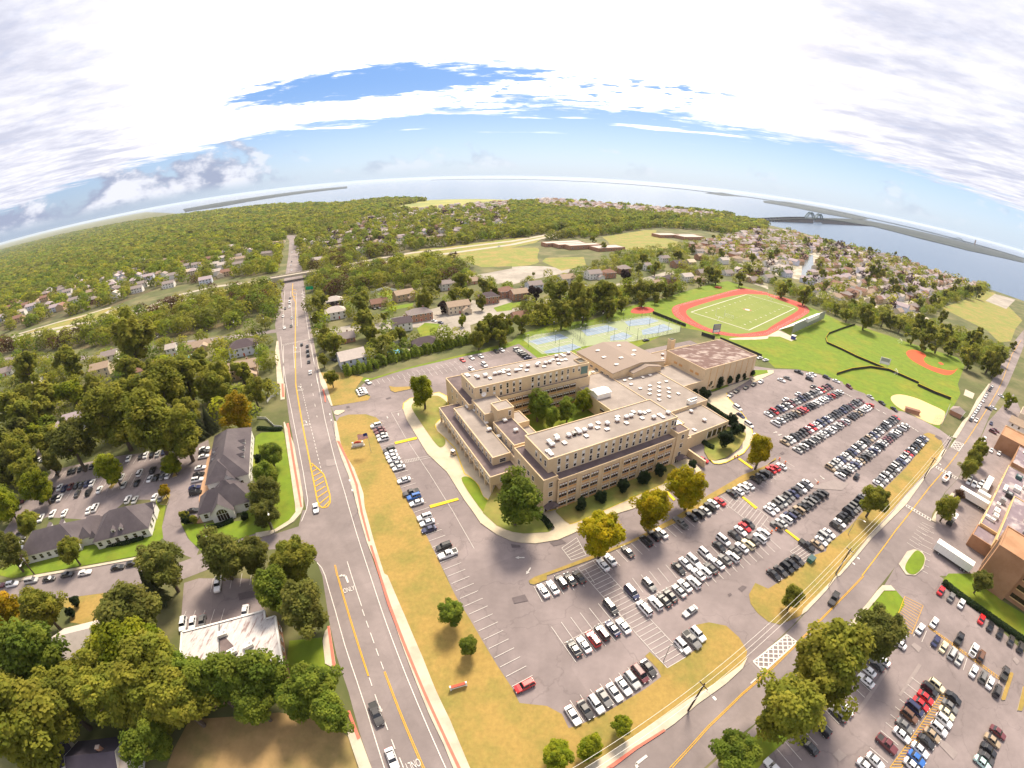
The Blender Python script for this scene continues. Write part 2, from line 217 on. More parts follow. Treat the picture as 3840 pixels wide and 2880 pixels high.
 ('front_yard_lawn','grass_green',0.04,Q('-119.14,309.31 -115.72,324.4 -99.37,333.64 -97.65,323.87')),
 ('front_yard_lawn','grass_green',0.04,Q('-80.35,272.14 -77.74,284.26 -66.59,281.86 -65.98,261.04 -74.03,256.65')),
 ('front_yard_lawn','grass_green',0.04,Q('-33.89,321.48 -20.63,338.39 -19.29,316.14 -30.28,311.11')),
 ('front_yard_lawn','grass_green',0.04,Q('-385.99,550.1 -357.4,564.4 -310.31,483 -343.61,491.2')),
 ('front_yard_lawn','grass_green',0.04,Q('-20.44,335.04 -8.81,342.62 -10.21,329.16 -19.67,322.22')),
 ('front_yard_lawn','grass_green',0.04,Q('2176.2,-1772.4 1815.7,-1622.6 3428.1,-2857.5 2826.9,-2294.3')),
 ('front_yard_lawn','grass_green',0.04,Q('470.3,595.3 477.5,584.4 436.6,528.2 428,524.7')),
 ('running_track','track_red',0.05,Q('105.08,328.08 110.39,341.88 117.76,350.08 156.46,382.74 210.29,431.1 216.54,427.3 235.66,419.4 233.5,415.1 251.13,398.31 257.63,384.34 252.81,364.61 239.23,347.53 166.94,283.39 166.31,282.09 142.18,273.99 122.61,277.42 111.38,292.68 104.22,310.23')),
 ('football_infield','grass_turf',0.07,Q('115.72,328.44 128.51,345.42 195.95,404.2 230.39,409 227.82,404 242.77,374.58 241.02,365.05 229.61,351.78 175.23,299.9 172.39,294.22 146.44,281.63 137.1,280.84 122.16,288.12 115.89,306.62')),
 ('shot_put_pad','track_red',0.05,Q('70.55,320.98 75.54,332.61 84.03,337.21 91.19,335.16 91.68,327.33 86.81,320.45 76.95,316.86 71.65,317.26')),
 ('tennis_court_surface','court_green',0.04,Q('-8.74,253.77 -1.35,263.69 19.88,273.11 38.1,285.55 65.23,301.68 83.19,312.58 101.76,291.2 97.57,278.44 60.74,256.45 29.57,245.64 3.01,231.02')),
 ('tennis_court','court_blue',0.07,Q('-5.44,250.94 5.27,259.86 15.01,265.97 19.83,258.85 9.46,251.92 0.26,245.43')),
 ('tennis_court','court_blue',0.07,Q('3.69,234.57 10.58,241.38 21.38,248.85 26.59,243.5 17.82,235.51 5.67,232.05')),
 ('tennis_court','court_blue',0.07,Q('29.13,273.93 39.16,280.78 47.87,286.6 54.72,278.89 44.16,270.83 31.94,263.06')),
 ('tennis_court','court_blue',0.07,Q('47.1,264.51 56.94,273.33 61.83,266.07 55.99,259.05 45.87,255.97')),
 ('tennis_court','court_blue',0.07,Q('61.66,295.89 72.27,302.63 82.19,308.18 88.35,300.89 77.57,291.53 63.18,285.92')),
 ('tennis_court','court_blue',0.07,Q('70.6,278.41 82.73,288.46 90.21,294.59 94.12,283.91 80.82,273.9 69.42,269.13')),
 ('red_infield_dirt','clay_red',0.05,Q('284.22,268.76 297.13,276.74 305.43,275.82 307.49,266.89 291.91,256.74 285.69,244.41 304.96,235.95 324.94,247.67 292.85,226.9 282.32,232.25 277.33,243.28 276.59,255.51')),
 ('pitchers_mound','clay_red',0.06,Q('304.07,252.13 309.69,254.43 309.52,249.74 303.71,247.27')),
 ('sand_infield','sand_tan',0.05,Q('201.01,188.61 207.58,193.27 215.42,194.83 224.3,190.8 229.07,183.33 233.19,177.39 233.18,173.41 215.21,159.27 208.98,160.34 203.95,167.37 197.8,178.41')),
 ('backstop_pad','concrete',0.05,Q('275.19,197.91 287.12,206.97 290.2,201.02 279.06,192.96')),
 ('bleacher_pad','concrete',0.06,Q('162.96,279.17 184.12,297.67 185.87,287.93 188.7,278.85 180.45,272.88 175.41,281.27')),
 ('track_path','concrete',0.04,Q('131.69,271.94 165.01,279.52 173.88,289.47 165,279.51 161.88,273.25 128.87,267.11')),
]
D['slabs'] = [
 ('pavement','concrete',0.14,Q('-110.02,188.12 -104.56,180.57 -94.15,165.61 -93.28,165.65 -106.77,188.2 -116.48,201.81 -122.24,210.91 -143.99,249.01')),
 ('pavement','concrete',0.14,Q('-87.01,152.61 -80.35,138.71 -72.84,126.51 -66.1,116.43 -60.11,106.19 -55.76,98.03 -48.7,85.58 -40.92,73.79 -36.17,64.73 -30.72,54.78 -25.45,45.69 -20.62,37.5 -16.82,31.62 -14.25,26.93 -10.81,20.75 -8.65,23.06 -11.01,27.17 -16.08,36.62 -20,42.86 -24.62,51.04 -31.17,61.7 -38.99,73.99 -40.16,74.64 -45.96,84.92 -49.94,92.28 -54.56,100.9 -57.07,107.05 -60.2,112.34 -65.42,120.58 -70.53,126.68 -76.78,135.62 -85.64,152.11')),
 ('pavement','concrete',0.14,Q('-110.26,150.5 -97.07,134.16 -85.97,116.74 -78.46,104.42 -75.62,98.8 -75,95.49 -75.67,91.6 -78.14,88.14 -80.43,85.28 -84.91,82.64 -86.24,85 -80.6,87.2 -77.51,91.92 -77.07,95.81 -79.13,99.57 -89.45,116.42 -110.57,149.99')),
 ('pavement','concrete',0.14,Q('-172.28,249.98 -160.65,228.14 -151.59,214.15 -135.32,187.52 -133.93,187.56 -123.42,170.25 -121.5,170.92 -130.81,187.63 -131.49,187.6 -146.55,210.86 -170.9,249.93')),
 ('pavement','concrete',0.14,Q('-49.77,52.39 -47.02,46.48 -45.06,45.87 -44.52,46.86 -49.52,56.78 -50.12,55')),
 ('pavement','concrete',0.14,Q('-36.96,31.41 -36.23,33.3 -33.91,30.86 -30.17,25.16 -26.73,19.08 -29.79,18.63 -32.7,24.79')),
 ('pavement','concrete',0.14,Q('11.16,24.51 16.56,27.95 23.59,32.08 30.37,35.85 36.4,39.83 44.39,44.11 49.49,47.45 51.81,50.32 48.82,48.14 41.65,44.38 33.98,40.85 28.16,37.56 20.13,33 12.74,28.54 7.67,25.23')),
 ('pavement','concrete',0.14,Q('71.24,60.54 73.3,61.43 82.88,67.5 89.05,71.98 90.47,72.27 96.01,75.75 112.27,86.25 139.91,101.35 152.94,109.73 171.07,121.46 180.29,125.87 195.61,135.84 197.66,138.26 192.27,135.83 178.21,126.05 161.06,115.98 142.19,105.29 127.23,95.94 112.04,87.37 92.76,74.7 89.29,72.4 88.02,71.65 82.56,68.38 72.61,62.28')),
 ('pavement','concrete',0.14,Q('328.66,218.8 287.23,192.18 244.73,166.21 218.65,149.48 214.27,146.74 211.81,147.66 239.15,165.02 248.39,169.55 281.78,191.84 326.68,218.61')),
 ('pavement','concrete',0.14,Q('99.98,65.32 103.05,66.88 106.18,66.45 106.56,64.38 102.43,64.98 90.85,58.32 78.32,50.53 62.29,39.48 59.51,40.19 78.51,52.26 91.6,60.21')),
 ('pavement','concrete',0.14,Q('160.53,101.03 170.29,106.09 170.94,104.54 159.94,99.67 149.91,94.5 146.22,90.38 144.97,91.77 149.87,95.16')),
 ('pavement','concrete',0.14,Q('114.84,73.98 122.16,78.7 125.77,79.22 128.52,77.91 127.72,74.83 123.28,70.84 117.99,68.71 114.69,69.61')),
 ('pavement','concrete',0.14,Q('-159.73,51.74 -122.99,68.13 -121.99,67.57 -149.33,55.26 -161.94,49.05 -173.02,42.99 -174.09,43.75')),
 ('school_walk','concrete_warm',0.14,Q('-58.94,164.26 -60.15,169.52 -58.35,174.04 -50.08,178.99 -46.02,180.93 -41.36,177.05 -39.37,169.38 -40.1,157.18 -41.85,152.39 -40.01,147.11 -35.1,141.42 -30.35,135.29 -24.47,119.93 -21.68,117.49 -18.82,113.88 -16.6,108.06 -12.51,104.88 -12.73,109.84 -2.07,111.37 3.35,101.69 7.39,102.98 11.28,96.37 13.47,97.27 53.44,121.37 51.73,126.55 50.65,127.62 55.43,133.58 56.88,132.08 59.25,130.61 60.92,126.95 61.63,124.11 61.08,122.38 53.88,121.37 49.02,116.12 45.17,112.39 32.29,103.73 23.13,99.95 13.22,93.31 7.55,89.9 0.77,88.25 -3.94,88.55 -5.98,89.03 -10.64,91.4 -15.99,96.01 -18.69,100.51 -22.47,106.32 -30.78,120.57 -40.3,131.31 -46.31,141.23 -54.93,155.48')),
 ('school_walk','concrete_warm',0.14,Q('66.85,133.7 67.93,128.42 70.17,128.05 73.45,129.16 83.34,135.35 89.3,142.02 92.81,147.33 94.59,152.91 96.01,162.82 95.75,173.57 94.7,181.64 95.87,187.84 101.4,192.04 117.4,205.62 116.63,200.73 136.48,215.17 138.46,219.08 134.54,218.69 116.15,205.13 99.25,195.17 87.84,187.37 82.39,178.59 81.45,173.23 87.84,165.92 91.81,155.82 90.39,149.9 86.54,144.24 84.17,138.61 74.79,131.43 69.45,130.06 66.79,130.65')),
 ('school_forecourt','concrete_warm',0.12,Q('-56.41,168.82 -45.88,149.46 -37.03,134.93 -29.24,123.7 -24.38,119.29 -16.57,107.78 -12.48,104.6 -12.23,108.97 -4.35,113.52 -31.35,160.29 -39.5,160.2 -39.94,170.97 -46.81,179.36 -54.09,172.54')),
 ('kerb_island','grass_dry',0.13,Q('-0.76,74.69 0.92,76.11 1.85,76.52 15.54,83.3 28.06,89.09 43.85,98.79 60.09,110.4 77.06,121.21 90.74,127.56 96.04,132.15 95.99,130.97 91.08,128.31 89.53,124.96 75.88,117.13 61.18,108.57 44.98,97.19 28.29,88.4 15.76,82.02 4.03,76.57 4.02,75.2 0.65,73.46 -0.43,73.73')),
 ('kerb_island','concrete_warm',0.13,Q('-90.26,160.16 -90.14,161.73 -86.03,162.14 -85.36,160.92 -87.22,157.55 -89.17,158.16')),
 ('kerb_island','grass_dry',0.13,Q('-72.43,186.66 -69.1,185.52 -61.68,186.42 -60.44,183.98 -67.45,180.06 -70.02,181.78')),
 ('kerb_island','grass_dry',0.13,Q('-140.03,109.52 -142.67,116.16 -141.44,115.5 -137.25,108.37 -138.91,107.43')),
 ('kerb_island','grass_dry',0.13,Q('-133.37,94.37 -133.7,98.96 -131.97,97.86 -129.42,92.39 -132.95,92.5')),
 ('kerb_island','grass_dry',0.13,Q('-165.45,97.24 -166.43,102.34 -163.81,100.44 -163.58,96.79')),
 ('kerb_island','grass_dry',0.13,Q('118.11,25.65 127.19,31.4 128.18,31.33 128.29,30.73 119.22,25 118.17,25.19')),
 ('kerb_island','grass_dry',0.13,Q('121.06,21.38 128.55,26.56 130.1,26.51 129.09,24.95 122.5,20.79')),
 ('office_walk','brick_walk',0.1,Q('-110.91,85.67 -110.87,89.1 -117.8,97.21 -124.88,109.85 -132.13,122.89 -133.84,127.74 -128.9,121.58 -119.99,106.2 -113.39,102.96 -115.67,99.41 -116.83,97.34 -108.14,86.66')),
]
D['hatch_boxes'] = (Q('64.53,55.29 66.45,52.88 54.43,45.97 52.76,48.95'),Q('210.86,144.53 214.57,141.39 204.21,135.22 202.14,139.02'))
D['ladders'] = ((Q('139.94,101.01 145.46,92.68'),Q('138.61,100.12 144.15,91.54'),9),(Q('177.93,124.13 183.37,115.5'),Q('175.96,122.83 181.09,114.15'),9))
D['humps'] = (Q('-55.2,138.24 -47.32,142.42 -46.63,140.96 -54.36,136.83'),Q('-33.31,103.02 -24.82,107.16 -24.29,106.22 -32.74,101.8'),Q('44.77,112.08 45.79,112.39 47.48,108.19 46.61,107.49'),Q('79.23,131.43 80.38,131.81 83.32,125.78 82.45,124.91'),Q('71.69,108.92 72.66,109.14 75.59,103.4 74.44,102.75'),Q('80.69,92.14 81.44,92.63 84.43,87.37 83.41,86.78'))
D['stalls'] = ()
